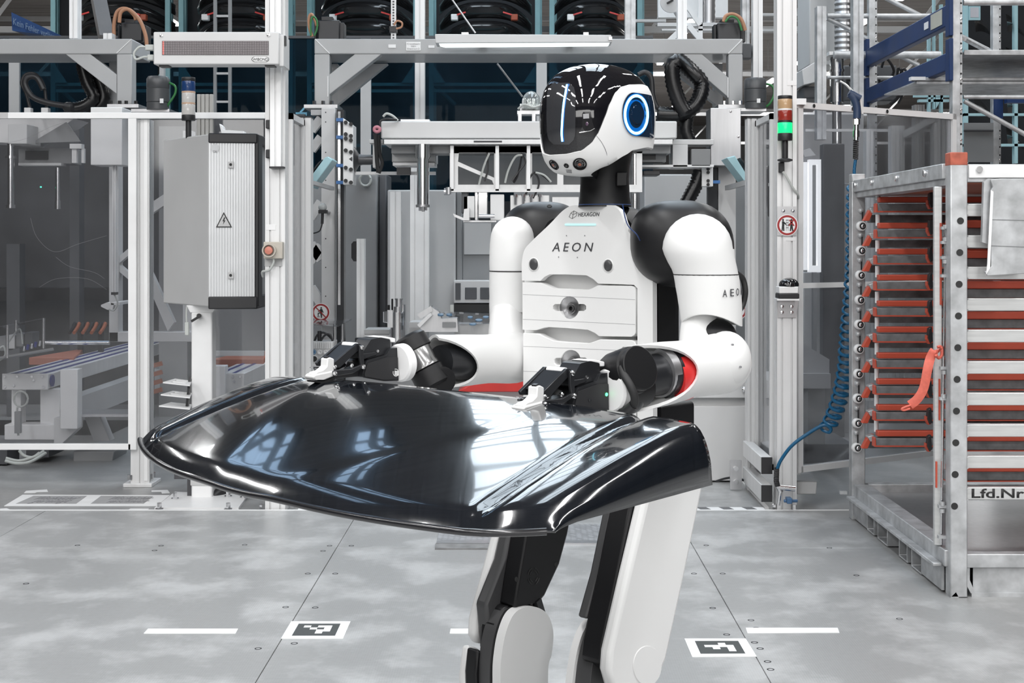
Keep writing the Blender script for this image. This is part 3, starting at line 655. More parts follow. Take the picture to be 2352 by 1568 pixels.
def drum(x0, y0, x1, y1, d, label, cab):
    t = T('gear_motor', label, 'motor', P((x0+x1)/2, y1, d)); r = px((x1-x0)/2, d); a = P((x0+x1)/2, y1, d); h = px(y1-y0, d)
    GR = M('charcoal_motor', (.07,.073,.078), .35)
    part('housing', MB().lathe(a, (0,0,1), [(0,r*.98),(h*.2,r*.98),(h*.21,r*.94),(h*.23,r),(h*.62,r),(h*.63,r*.96),(h*.65,r),(h*.92,r),(h,r*.85)], 28), GR, t, smooth=35)
    part('mount_plate', MB().pb(x0-36,y1-2,x1,y1+5,d-.02,.22), STEEL, t)
    part('label', MB().pb((x0+x1)/2+4,y0+(y1-y0)*.66,(x0+x1)/2+12,y0+(y1-y0)*.8,d-r-.004,.006), WHITE, t)
    part('cable', MB().tube(bez([P(*q) for q in cab], 10), .007, 8), CABLEG, t, smooth=60)
    return t
drum(337,176,389,252,8.3,'round charcoal gear motor left of the blue stack light',[(388,190,8.3),(402,198,8.28),(402,215,8.28),(388,238,8.28),(380,252,8.3)])
drum(1709,180,1760,250,8.3,'charcoal gear motor right of the middle portal',[(1758,192,8.3),(1774,198,8.28),(1778,216,8.28),(1768,238,8.28),(1754,248,8.3)])
# --- left conveyor
def conveyor(xa, xb, ya, yb, d0, d1, label, lane):
    a = P(xa, yb, d0); b = P(xb, ya, d0); t = T('conveyor', label, 'conveyor', (a.x, d0, a.z))
    part('rail', MB().box(a.x,b.x,d0,d1,a.z,b.z), ALU, t, bevel=.004)
    part('end_plate', MB().box(a.x-.004,b.x+.004,d0-.012,d0,a.z-.004,b.z+.004), LGREY, t, bevel=.003)
    w_ = b.x-a.x
    for k in lane: part('belt', MB().box(a.x+w_*k,a.x+w_*(k+.1),d0+.01,d1,b.z,b.z+.004), BLUES, t)
    bolts(m := MB(), [(a.x+w_*u_, d0-.012, a.z+(b.z-a.z)*v_) for u_,v_ in ((.05,.85),(.33,.85),(.66,.85),(.9,.85),(.05,.15),(.25,.25),(.7,.6),(.92,.15))], .008, .006, (0,-1,0)); part('bolt', m, CHROME, t)
    return t, a, b
t, a, b = conveyor(8,110,859,893,8.2,14.0,'aluminium conveyor with blue belts running away at far left',(.15,.45,.8))
part('round_cap', MB().lathe((b.x+.002, 8.26, (a.z+b.z)/2), (1,0,0), [(0,.035),(.008,.035)], 20), BLUES, t)
for (x0,y0,x1,y1,d) in ((138,848,178,985,8.12),(26,893,48,975,8.3),(92,893,138,975,8.3)): part('leg', MB().pb(x0,y0,x1,y1,d,.09), WHITE, t, bevel=.004)
part('cross_foot', MB().pb(10,975,138,1010,8.25,.14), WHITE, t, bevel=.004)
part('foot_arm', MB().prism([P(x,y,8.2) for x,y in ((124,960),(180,955),(178,985),(138,1022),(124,1018))], (0,.1,0)), LGREY, t)
part('tie_plate', MB().pb(138,951,300,957,8.2,.25), STEEL, t); part('side_beam', MB().box(b.x, b.x+.09, 8.4, 13, a.z-.22, a.z-.08), CABG, t)
part('brace', MB().prism([P(x,y,8.4) for x,y in ((194,958),(228,955),(252,1012),(215,1012))], (0,.1,0)), CABG, t)
part('cable_coil', MB().tube([P(48+16*math.cos(k*.5), 916+18*math.sin(k*.5), 8.1+.004*k) for k in range(30)], .006, 6), CABLEW, t)
part('cable_drop', MB().tube(bez([P(40,935,8.1),P(38,960,8.1),P(42,1000,8.1)]), .007, 6), CABLEW, t); part('cable_plug', MB().pb(33,945,46,995,8.08,.03), MGREY, t)
for (x0,y0,x1,y1,d,lab) in ((66,818,170,838,9.2,'terracotta panel lying left beyond the conveyor belts'),(484,817,606,842,9.3,'terracotta panel lying behind the white pedestal')):
    o = MB(); a2 = P(x0,y1,d); b2 = P(x1,y0,d+.5); o.prism([(a2.x,d,a2.z),(P(x1,y1,d).x,d,a2.z),(b2.x,d+.7,a2.z+.0),(a2.x+.1,d+.7,a2.z)], (0,0,.05)); solo('fixture_board', o, TERRA, lab, 'panel', bevel=.004)
t, a, b = conveyor(490,560,858,900,8.6,13.0,'second pale conveyor behind the white pedestal',(.2,.6))
part('leg', MB().pb(486,840,517,1010,8.55,.09), WHITE, t, bevel=.004); part('perforated_rail', MB().pb(486,806,606,817,9.0,.03), LGREY, t)
solo('floor_pipe', MB().cyl(P(100,786,8.9), P(252,787,8.9), .014, 12), CHROME, 'bright horizontal steel rod above the left conveyor', 'rod', smooth=40)
# fixtures at far left
t = T('valve_terminal', 'cluttered valve terminal under a clear cover at the left edge', 'valve terminal', P(30,850,8.0))
part('cover', MB().prism([P(-20,752,8.0),P(100,730,8.0),P(104,733,8.35),P(-20,757,8.35)], (0,0,-.006)), PANE2, t)
for x, y0, y1 in ((100,730,800),(17,746,822),(37,735,760)): part('standoff', MB().cyl(P(x,y0,8.0), P(x,y1,8.0), .008, 10), CHROME, t, smooth=40)
part('base_plate', MB().prism([P(-20,822,8.0),P(122,798,8.0),P(124,800,8.3),P(-20,826,8.3)], (0,0,-.012)), MGREY, t)
for i in range(4): part('valve', MB().pb(-4+i*20,772-i*3,14+i*20,806-i*5,8.1,.12), [MGREY,LGREY,MGREY,DGREY][i], t, bevel=.004)
for i in range(5): part('fitting', MB().cyl(P(54+i*9,806-i*3,8.06), P(56+i*9,794-i*3,8.06), .009, 8), BLUES if i % 2 else CHROME, t)
part('tubing', MB().tube(bez([P(-5,805,8.05),P(8,795,8.05),P(12,815,8.05),P(-5,830,8.05)]), .006).tube(bez([P(20,785,8.1),P(45,755,8.1),P(52,790,8.1)]), .005), CABLEW, t)
CLAW = M('orange_hook_paint', (.32,.10,.05), .5)
t = T('hook_rack', 'row of orange gripper hooks low in the dark left cell', 'hook rack', P(200,790,9.8))
part('rail', MB().pb(165,744,250,750,9.9,.03), BLACK, t)
for i in range(8): part('hook', MB().tube(bez([P(172+i*10,742,9.85),P(168+i*10,752,9.8),P(160+i*10,764,9.7)],4), .013, 6), CLAW if i % 2 else BLACK, t)
part('stand', MB().pb(178,750,188,810,9.85,.04).pb(225,750,235,810,9.85,.04), BLACK, t)
t = T('hook_rack', 'upright row of orange hooks left of the pedestal', 'hook rack', P(360,960,9.4))
for i in range(4): part('hook', MB().bar(P(350,840+i*20,9.4), P(372,834+i*20,9.4), .03), CLAW, t)
part('rail', MB().pb(346,830,352,960,9.45,.03), BLACK, t)
# under the left cell
solo('cable_tray', MB().pb(-60,1034,16,1066,8.1,.2).pb(60,1034,112,1050,8.2,.3), DGREY, 'dark cable tray under the left cell frame', 'cable tray')
for k, p in enumerate(([(12,1058,8.0),(40,1064,8.0),(70,1060,8.0),(105,1040,8.1)],[(14,1052,8.05),(45,1058,8.05),(80,1048,8.05),(100,1036,8.1)],[(44,1034,8.1),(55,1046,8.1),(75,1050,8.1),(90,1040,8.15)])):
    hose('floor_cable', p, .009, 8.0, ['lowest grey cable under the left cell frame','middle grey cable under the left cell frame','uppermost grey cable under the left cell frame'][k], 'cable', CABLEW)
solo('floor_block', MB().prism([P(x,y,8.3) for x,y in ((168,1036),(262,1036),(256,1072),(168,1072))], (0,.3,0)), MGREY, 'grey block standing on the floor under the left cell', 'block', bevel=.006)

# scratches on the far left pane, black box painted as the shadow under the cell
pn = [o for o in bpy.data.objects if o.name.startswith('safety_fence') and not o.name.endswith('.001')][0]
SCR = M('pale_scratch', (.20,.20,.21), .5)
for pts in ([(70,500),(85,545),(125,578),(180,560),(245,541)],[(128,590),(160,612),(215,625),(240,640)],[(90,660),(130,640),(200,640),(245,665)],[(5,330),(60,318),(120,290),(170,276)]):
    part('scratch', MB().tube(bez([P(x,y,DL-.013) for x,y in pts], 6), .0007, 4), SCR, pn)
solo('cell_shadow_box', (lambda a, b: MB().box(a.x,b.x,9.4,10.2,ZF,b.z))(P(-300,1040,9.4),P(250,1005,9.4)), M('painted_shadow_black', (.015,.015,.016), .7), 'black box painted as the shadow under the far left cell', 'shadow box')
# ================================================================ CENTRE BACKGROUND
# middle portal
t = portal('gantry_portal', 'grey welded portal frame spanning the middle behind the robot', 722, 1706, 8.5, .42, [[(753,220),(753,174),(815,124),(876,124)],[(1556,124),(1612,124),(1673,178),(1673,224)]], 0)
part('left_upright', MB().pb(722,124,757,241,8.5,.1), GREY, t, bevel=.006); part('right_upright', MB().pb(1673,124,1706,241,8.5,.1), GREY, t, bevel=.006)
part('rear_left_upright', MB().pb(762,146,776,241,8.85,.08), GREY, t, bevel=.004); part('rear_right_upright', MB().pb(1640,146,1660,300,8.85,.08), GREY, t, bevel=.004)
part('rear_brace', MB().prism([P(x,y,8.83) for x,y in ((775,240),(775,205),(845,146),(890,146))], (0,.08,0)), GREY, t); part('rear_brace', MB().prism([P(x,y,8.83) for x,y in ((1645,240),(1645,215),(1560,146),(1525,146))], (0,.08,0)), GREY, t)
part('weld_seam', MB().tube([P(724,90,8.498),P(757,123,8.498)], .003, 5).tube([P(1673,123,8.498),P(1705,91,8.498)], .003, 5).tube([P(753,175,8.498),P(753,222,8.498)], .004, 5).tube([P(1672,178,8.498),P(1672,224,8.498)], .004, 5), WHITE, t)
part('foot_plate', MB().pb(698,240,775,248,8.42,.25).pb(1650,240,1728,248,8.42,.25), STEEL, t)
bolts(m := MB(), [P(x,240,8.5) for x in (722,742,762,1664,1684,1700)], .012, .022); part('bolt', m, CHROME, t)
pl_ = part('name_plate', MB().pb(933,96,966,116,8.494,.006), WHITE, t)
for k, s_ in enumerate(('Crossbeam','S001','Station2')): lettering(s_, 'lettering', INKG, pl_, P(935 if k != 1 else 944,102.5+k*5.6,8.4935), (1,0,0), (0,0,1), px(3.6,8.5), width=px(29 if k != 1 else 11,8.5))
part('tag', MB().pb(892,102,909,110,8.495,.004).pb(984,104,998,110,8.495,.004), WHITE, t)
# lamp on the beam
t = T('work_light', 'long flat lit work lamp on the middle portal beam', 'lamp', P(1202,106,8.3))
part('housing', MB().prism([P(x,y,8.24) for x,y in ((999,78),(1404,80),(1406,97),(1000,99))], (0,.16,0)), LGREY, t, bevel=.004)
part('diffuser', MB().prism([P(x,y,8.26) for x,y in ((1004,99),(1402,97),(1398,100),(1020,103))], (0,.12,0)), M('lit_lamp_strip', (.8,.9,.9), .4, emit=(.88,1,1), es=1.1), t)
lo = MB()
for i in range(34): c = P(1024+i*11, 103.2-i*.07, 8.3); lo.box(c.x-.011,c.x+.011,c.y,c.y+.03,c.z-.002,c.z+.002)
part('led', lo, M('lit_led', (1,1,1), .4, emit=(1,1,1), es=2.5), t, kind='stuff')
part('bracket', MB().pb(1100,88,1120,97,8.38,.14).pb(1300,88,1320,97,8.38,.14), STEEL, t); part('hanger', MB().pb(1060,74,1076,80,8.3,.05).pb(1340,74,1352,80,8.3,.05).pb(1398,84,1406,92,8.23,.02), STEEL, t)
# vertical profile masts from the roof to the beams
def mast(x0, x1, y0, y1, d, label, t_=.08, nx=1, mat=None, group=None):
    m = MB(); vprofpx(m, x0, x1, y0, y1, d, t_, nx, 1); return solo('profile_mast', m, mat or ALU, label, 'profile', group)
mast(159,178,-60,88,8.6,'bright aluminium mast above the left portal beam', mat=ALUW)
mast(237,257,76,90,8.8,'short aluminium mast stub behind the left servo motor')
mast(953,975,-60,285,9.4,'aluminium mast behind the middle portal, left of the lamp', mat=ALU)
mast(1557,1578,-60,90,8.65,'aluminium mast standing on the middle portal beam at right', mat=ALUW)
mast(1730,1752,-60,182,8.9,'aluminium mast above the right gear motor')
mast(1705,1722,-60,110,9.0,'thin slotted mast behind the right servo motor', mat=GALV)
mast(1436,1460,-60,90,9.2,'perforated mast right of the far bumper rack', mat=GALV)
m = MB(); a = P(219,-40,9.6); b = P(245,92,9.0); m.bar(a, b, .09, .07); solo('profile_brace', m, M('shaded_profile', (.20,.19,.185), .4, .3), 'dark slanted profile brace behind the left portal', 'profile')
t = T('perforated_strut', 'narrow perforated steel strut left of the long lamp', 'strut', P(903,90,8.75)); part('strut', MB().pb(898,-30,909,90,8.72,.03), WHITE, t)
m = MB()
for i in range(14): m.pb(901.5,2+i*6.4,905.5,5+i*6.4,8.716,.005)
part('hole', m, SLOT, t); part('clamp', MB().pb(894,60,911,74,8.70,.06), BLACK, t, bevel=.003)
hose('hose_clip', [(905,58),(912,48),(923,52),(922,62),(910,66)], .006, 8.7, 'small orange cable loop on the perforated strut', 'cable', CABLEO)
for k,(x0,y0,x1,y1,d) in enumerate(((1035,-6,1092,76,8.9),(1142,146,1200,222,9.0))):
    solo('tie_rod', MB().cyl(P(x0,y0,d), P(x1,y1,d), .006, 8), STEEL, ['thin slanted tie rod above the long lamp','thin slanted tie rod under the portal beam'][k], 'rod')
# dark blue glazing behind and its posts
GL = 11.6
t = T('glazed_wall', 'dark blue glazed partition behind the portals', 'glazed partition', P(700,470,GL))
for k,(x0,x1) in enumerate(((-420,20),(44,362),(392,828),(852,953),(975,1232),(1256,1500))): part('pane', MB().pb(x0,84,x1,462,GL,.01), PANED, t)
for (x0,x1) in ((20,44),(366,376),(828,852),(1232,1256)): part('post', MB().pb(x0,124,x1,462,GL-.03,.06), CABG, t)
part('top_rail', MB().pb(-420,82,1500,88,GL-.01,.03), DGREY, t)
# bumper racks far behind
RD = 18.5
def rack_bay(x0, x1, label, d=RD):
    t = T('bumper_rack', label, 'rack', P((x0+x1)/2, 480, d), 'teal racks holding black bumpers')
    for x in (x0, x1-11): part('upright', MB().pb(x,-160,x+11,600,d,.08), TEAL, t)
    for x in (x0+3, x1-9): part('rear_upright', MB().pb(x+6,-160,x+14,600,d+1.2,.08), TEAL, t)
    for y in (84,190,205,330): part('crossbar', MB().pb(x0,y,x1,y+7,d+.02,.05), TEAL, t)
    part('gusset', MB().prism([P(x,y,d-.01) for x,y in ((x0+11,150),(x0+11,190),(x0+38,190))], (0,.02,0)), TEAL, t); part('gusset', MB().prism([P(x,y,d-.01) for x,y in ((x1-11,150),(x1-11,190),(x1-38,190))], (0,.02,0)), TEAL, t)
    part('brace', MB().bar(P(x0+8,190,d+.05), P(x0+60,240,d+.3), .04), TEAL, t)
    part('rear_sheet', MB().pb(x0,-160,x1,600,d+1.35,.02), M('dark_rack_sheet', (.012,.014,.018), .7), t)
    return t
bays = [(116,390),(410,672),(705,960),(985,1240),(1262,1475)]
for k,(x0,x1) in enumerate(bays): rack_bay(x0, x1, ['teal bumper rack above the left portal brace','teal bumper rack behind the red dot display','teal bumper rack left of the centre mast','teal bumper rack above the long lamp','teal bumper rack above the robot head'][k])
BUMP = M('black_bumper_gloss', (.012,.012,.013), .22, coat=.4)
def bumper(cx, cy, wpx, d):
    m = MB(); n = 18; rings = []; W = px(wpx, d)/2; c = P(cx, cy, d)
    for i in range(n+1):
        s = -1+2*i/n; x = c.x+W*s; y = d+.10+.62*abs(s)**2.6; z = c.z-.16*abs(s)**3+.02
        hh = .115*(1-.35*abs(s)**3)
        rings.append([(x,y+.05,z+hh),(x,y-.05,z+hh*.8),(x,y-.10,z+.02),(x,y-.06,z-hh*.6),(x,y+.02,z-hh),(x,y+.06,z-hh*.5),(x,y+.03,z)])
    return m.ring(rings)
HINGE = M('orange_bracket_paint', (.35,.07,.03), .5)
bm0 = None
for k,(x0,x1) in enumerate(bays):
    cx = (x0+x1)/2
    for r_, y in enumerate((-22, 22, 66)):
        lab = '%s black bumper in the teal rack %s' % (['topmost','middle','lowest'][r_], ['above the left portal','behind the red dot display','left of the centre mast','above the long lamp','above the robot head'][k])
        tt = T('car_bumper', lab, 'bumper', P(cx, y, RD+.1), 'black bumpers hanging in the teal racks')
        part('skin', bumper(cx, y, (x1-x0)*.86, RD+.1), BUMP, tt, smooth=50)
        if r_ == 1:
            for s_ in (-1, 1):
                q = cx+s_*(x1-x0)*.27; part('bracket', MB().pb(q-8,y+10,q+8,y+24,RD-.05,.1), HINGE if s_ > 0 else WHITE, tt, bevel=.01); part('pin', MB().bar(P(q+s_*-6,y+12,RD-.06), P(q-s_*26,y+6,RD-.06), .02), REDP, tt)
# ladder behind the display
t = T('ladder', 'grey ladder going up behind the red dot display', 'ladder', P(508,260,11.9))
part('rail', MB().pb(490,-40,497,262,11.4,.03), MGREY, t); part('rail', MB().pb(524,-40,531,262,11.4,.03), MGREY, t)
for y in (-10,34,166,231): part('rung', MB().pb(497,y,524,y+5,11.4,.03), CABG, t)
# cross transport: gantry beam with transfer frame
t = T('transfer_gantry', 'white transfer beam crossing behind the robot head', 'gantry', P(1215,345,7.9))
part('beam', MB().pb(875,278,1555,318,7.9,.2), LGREY, t, bevel=.008)
part('under_plate', MB().pb(882,320,1545,331,7.86,.34), ALU, t, bevel=.002); part('under_box', MB().pb(899,331,1540,352,7.95,.22), MGREY, t)
part('slot', MB().pb(1088,323,1153,327,7.858,.004), SLOT, t)
part('top_plate', MB().pb(920,274,986,280,7.95,.1), WHITE, t)
part('rod', MB().cyl(P(971,332,7.9), P(971,362,7.9), .046, 20).cyl(P(971,362,7.9), P(971,470,7.9), .033, 20).cyl(P(971,359,7.9),P(971,365,7.9),.04,20), CHROME, t, smooth=40)
part('nozzle', MB().cyl(P(971,470,7.9), P(971,476,7.9), .04, 12).cyl(P(965,474,7.88),P(965,484,7.88),.008,8).cyl(P(972,474,7.86),P(972,486,7.86),.008,8).cyl(P(978,474,7.88),P(978,483,7.88),.008,8), STEEL, t, smooth=40)
part('second_rod', MB().cyl(P(1458,345,8.0), P(1458,480,8.0), .026, 18), CHROME, t, smooth=40)
part('motor_block', MB().pb(900,338,1000,372,8.1,.25), LGREY, t, bevel=.004); part('motor_base', MB().pb(902,373,998,380,8.08,.25), WHITE, t); part('sensor', MB().pb(911,384,942,401,8.08,.06), BLACK, t)
t = T('pink_ring', 'pink plastic ring hanging at the left end of the transfer beam', 'ring', P(866,297,7.85)); part('ring', MB().tube([P(866+6.5*math.cos(k*.45), 297+5.5*math.sin(k*.45), 7.85) for k in range(14)], .010, 8, True), M('pink_plastic', (.55,.22,.27), .5), t, smooth=60)
hose('beam_cable', [(873,290,7.85),(874,278,7.85),(886,273,7.85),(902,274,7.85),(916,276,7.9)], .006, 7.85, 'thin black cable curling over the left beam end', 'cable')
hose('beam_cable', [(880,268,7.88),(888,261,7.88),(902,266,7.88),(914,277,7.88)], .007, 7.88, 'thin grey cable with white plug on the left beam end', 'cable', CABLEW)
# carriage on the left
t = T('linear_carriage', 'white linear carriage with blue clamps left of the transfer beam', 'carriage', P(795,420,8.2))
part('guide_rail', MB().pb(773,252,790,920,8.3,.08), BLACKM, t); part('bright_rail', MB().pb(776,256,782,700,8.29,.02), CHROME, t)
part('carriage_plate', MB().prism([P(788,271,8.12),P(811,287,8.12),P(811,424,8.12),P(788,424,8.12)], (0,.16,0)), WHITE, t, bevel=.003)
for y in (271,311,376,415): part('clamp', MB().pb(772,y,789,y+7,8.16,.08), M('blue_clamp', (.05,.16,.40), .4) if y == 271 else bpy.data.materials['blue_clamp'], t)
for y in (281,308,318,345,385,415): part('screw', MB().cyl(P(794,y,8.12), P(794,y,8.10), .012, 8).cyl(P(806,y+4,8.12), P(806,y+4,8.10), .012, 8), BLACK, t)
part('flange', MB().lathe(P(805,367,8.2), (1,0,0), [(0,.08),(.02,.082),(.03,.07),(.05,.035),(.07,.03),(.15,.03)], 24), M('dark_steel_flange', (.08,.08,.085), .35, .5), t, smooth=35)
part('coupling', MB().pb(856,322,872,385,8.05,.12).pb(848,320,880,329,8.03,.16), LGREY, t, bevel=.003); part('rail_tube', MB().pb(816,394,1000,401,8.2,.05), WHITE, t)
part('cable_bundle', MB().tube(bez([P(862,306,8.0),P(864,330,8.0),P(866,370,8.0),P(869,396,8.0)]), .012).tube(bez([P(870,310,8.0),P(872,350,8.0),P(878,375,8.0),P(870,398,8.0)]), .010), RUBBER, t)
# transfer frame below the beam
t = T('pick_frame', 'aluminium truss frame hanging below the transfer beam', 'frame', P(1250,440,7.95))
outer = [(1033,336),(1475,336),(1475,440),(1033,440)]
holes = [[(1054,350),(1135,350),(1135,408),(1052,371)],[(1052,381),(1130,414),(1134,424),(1052,424)],[(1147,350),(1208,350),(1208,424),(1147,424)],[(1222,350),(1280,350),(1280,424),(1222,424)],[(1294,350),(1380,350),(1380,424),(1294,424)],[(1394,350),(1462,350),(1462,424),(1394,424)]]
part('truss_plate', MB().prism([P(x,y,7.95) for x,y in outer], (0,.03,0), [[P(x,y,7.95) for x,y in h] for h in holes]), ALU, t)
for x in (1034,1138,1210): part('stanchion', MB().pb(x,334,x+8,438,7.9,.05), ALUW, t)
part('lower_rail', MB().pb(1028,434,1475,441,7.9,.06), ALU, t)
part('rear_plate', MB().pb(1040,345,1470,430,8.3,.02), MGREY, t)
part('clamp', MB().cyl(P(1020,440,7.9),P(1033,440,7.9),.02,10).cyl(P(1030,430,7.88),P(1030,446,7.88),.015,10), STEEL, t)
mb_ = MB()
for pts in ([(1180,420),(1190,400),(1200,352)],[(1196,352),(1206,372),(1190,396),(1176,416)],[(1226,395),(1216,410),(1214,432),(1205,450),(1204,462)],[(1226,395),(1236,410),(1236,430),(1224,455)],[(1240,398),(1254,408),(1262,416)],[(1118,350),(1120,390),(1112,416)]): mb_.tube(bez([P(x,y,7.92) for x,y in pts],5), .006, 5)
part('wiring', mb_, BLACK, t)
mb_ = MB()
for pts in ([(1160,420),(1168,390),(1184,360),(1200,356)],[(1100,424),(1112,380),(1124,352)],[(1230,396),(1250,402),(1266,418)]): mb_.tube(bez([P(x,y,7.91) for x,y in pts],5), .006, 5)
part('white_wiring', mb_, CABLEW, t)
for (x0,x1,y0,y1,mt) in ((1064,1090,450,500,WHITE),(1098,1120,438,500,CHROME),(1126,1158,446,506,WHITE),(1172,1262,448,500,ALU),(1060,1075,440,490,DGREY),(1268,1330,452,505,ALU),(1090,1098,440,506,CHROME)):
    part('gripper_block', MB().pb(x0,y0,x1,y1,7.92,.12), mt, t, bevel=.004)
part('curved_shield', MB().prism([P(x,y,7.85) for x,y in ((1040,490),(1064,500),(1066,480),(1078,478),(1078,506),(1064,506),(1044,498))], (0,.2,0)), STEEL, t)
for x in (1184,1202,1220,1240): part('fitting', MB().cyl(P(x,470,7.9), P(x,452,7.9), .008, 8).cyl(P(x,452,7.9),P(x+1,446,7.9),.012,8), CHROME, t, smooth=40)
part('cross_cylinder', MB().cyl(P(1100,496,7.85), P(1136,496,7.85), .012, 10), CHROME, t, smooth=40)
part('lower_plate', MB().pb(1064,506,1140,510,7.9,.2), STEEL, t)
# spot dome device on the beam
t = T('valve_dome', 'small pump with clear dome on the transfer beam', 'pump', P(1218,277,7.9))
part('bracket', MB().pb(1188,254,1246,262,7.92,.12).pb(1190,262,1198,278,7.92,.05).pb(1222,262,1230,278,7.92,.05), STEEL, t)
part('dome', MB().lathe(P(1220,252,7.98), (0,0,1), [(0,.055),(.05,.055),(.08,.045),(.1,.025),(.108,0)], 20), glass('clear_dome', (.9,.95,.93), .2, .15), t, smooth=50)
for i in range(3): part('valve', MB().pb(1200+i*11,226,1208+i*11,250,7.95,.04), [WHITE,CABLEW,ALU][i], t, bevel=.003); 
part('valve_block', MB().pb(1194,238,1244,256,7.97,.08), ALU, t, bevel=.003)
part('tubing', MB().tube(bez([P(1190,250,7.9),P(1205,240,7.88),P(1225,246,7.88),P(1244,240,7.9)]), .006), CABLEW, t)
# right end: mirrored carriage, box, hoses
t = T('junction_box', 'stainless steel box below the right portal foot', 'box', P(1666,380,8.2)); part('body', MB().pb(1632,248,1702,380,8.15,.2), STEEL, t, bevel=.003)
for (x,y) in ((1678,256),(1696,314)): part('screw', MB().lathe(P(x,y,8.15), (0,-1,0), [(0,.008),(.004,.006),(.005,0)], 10), CHROME, t)
hose('corrugated_hose', [(1560,140,8.35),(1545,150,8.35),(1546,190,8.35),(1560,235,8.35),(1575,262,8.35)], .05, 8.4, 'black corrugated hose on the left of the right hose loop', rings=.024)
hose('corrugated_hose', [(1556,136,8.45),(1590,165,8.4),(1612,195,8.4),(1598,240,8.38),(1560,262,8.38),(1510,262,8.38)], .05, 8.4, 'black corrugated hose looping toward the robot head', rings=.024)
hose('corrugated_hose', [(1580,262,8.42),(1576,300,8.42),(1585,325,8.42)], .042, 8.42, 'short black corrugated hose dropping to the right clamp', rings=.022)
hose('beam_cable', [(1466,172,8.4),(1482,166,8.4),(1496,180,8.4),(1500,220,8.4),(1510,246,8.4),(1530,262,8.4)], .016, 8.4, 'black cable curving behind the robot head', 'cable')
t = T('clamp_unit', 'grey clamp unit at the right end of the transfer beam', 'machine', P(1590,380,8.1))
for (x0,y0,x1,y1,mt) in ((1470,335,1530,372,MGREY),(1545,332,1580,385,LGREY),(1588,342,1632,382,MGREY),(1470,378,1640,384,WHITE),(1478,392,1516,402,BLACK),(1540,320,1640,332,LGREY)): part('block', MB().pb(x0,y0,x1,y1,8.05,.2), mt, t, bevel=.003)
part('frame_window', MB().pb(1478,348,1506,366,8.04,.012), BLACK, t)
t = T('right_carriage', 'pale carriage column with rails right of the robot shoulder', 'carriage', P(1640,480,8.3))
part('carriage_plate', MB().pb(1612,382,1638,428,8.15,.1), WHITE, t, bevel=.003); part('blue_clamp', MB().pb(1638,414,1654,421,8.15,.05), bpy.data.materials['blue_clamp'], t)
part('guide_rail', MB().pb(1626,384,1648,900,8.3,.06), BLACKM, t); part('rail_cover', MB().pb(1650,384,1690,900,8.3,.1), CABG, t)
part('bolt', bolts(MB(), [P(x,y,8.15) for x in (1626,) for y in (388,396,415,424)], .01, .012, (0,-1,0)), BLACK, t)
hose('drag_chain', [(1608,392,8.2),(1600,420,8.2),(1585,450,8.2),(1572,475,8.2)], .045, 8.2, 'black drag chain hanging behind the robot shoulder', 'drag chain', rings=.02)
# column of the left portal base with light curtain, signs
t = T('station_column', 'grey station column with bolt holes left of the carriage', 'column', P(752,900,8.35))
outer = [(732,248),(770,248),(770,920),(732,920)]
part('web', MB().pb(738,248,770,930,8.35,.12), LGREY, t, bevel=.004)
part('side_frame', MB().pb(714,252,738,264,8.38,.08).bar(P(716,300,8.42), P(738,272,8.42), .05).bar(P(716,345,8.42), P(738,315,8.42), .05), GREY, t)
for y in (258,280,350,414,548,614,680): part('bolt_hole', MB().lathe(P(748,y,8.349), (0,-1,0), [(0,.004),(.001,.004)], 8), SLOT, t)
for k, y in enumerate((500,560,600,660)): part('brace', MB().bar(P(714,y,8.4), P(738,y+(36 if k % 2 else -36),8.4), .055), LGREY, t)
part('lower_rail', MB().pb(714,736,775,748,8.3,.05), CABG, t)
TEALD = [(714,436),(714,426),(754,360),(768,367),(716,432)]
def tiltpanel(pts, vec, label):
    t = T('operator_console', label, 'console', P(pts[0][0], pts[0][1], 7.6)); part('housing', MB().prism([P(x,y,7.6) for x,y in pts], vec), TEALP, t, bevel=.005); return t
t = tiltpanel([(714,428),(716,432),(764,367),(754,359),(746,362),(714,405)], (.0,.22,0), 'pale teal tilted operator panel behind the short post'); part('bracket', MB().pb(712,415,722,424,7.4,.8), CABG, t); part('screen', MB().prism([P(x,y,7.62) for x,y in ((714,400),(740,366),(732,372),(714,394))], (0,.18,0)), BLACK, t)
t = tiltpanel([(1669,362),(1688,357),(1722,412),(1722,425),(1716,424)], (.0,.22,0), 'pale teal tilted operator panel left of the right fence post'); part('bracket', MB().pb(1716,412,1724,424,7.4,.8), CABG, t); part('screen', MB().prism([P(x,y,7.62) for x,y in ((1700,362),(1722,380),(1722,395),(1704,368))], (0,.18,0)), BLACK, t)
t = T('indicator_lamp', 'round grey indicator lamp with cable on the station column', 'lamp', P(741,480,8.1)); part('dome', MB().ell(P(741,476,8.1), V(.025,0,0), V(0,.02,0), V(0,0,.025), 16, 10), M('frosted_grey_dome', (.40,.42,.42), .2, coat=.5), t, smooth=60); part('base', MB().pb(731,482,751,490,8.08,.04), BLACK, t); part('bracket', MB().pb(736,484,746,488,8.1,.27), STEEL, t); part('plug', MB().cyl(P(741,490,8.1),P(740,514,8.1),.008,10), BLACK, t)
part('cable', MB().tube(bez([P(740,514,8.1),P(734,530,8.1),P(718,536,8.12),P(712,535,8.2)]), .004), BLACK, t)
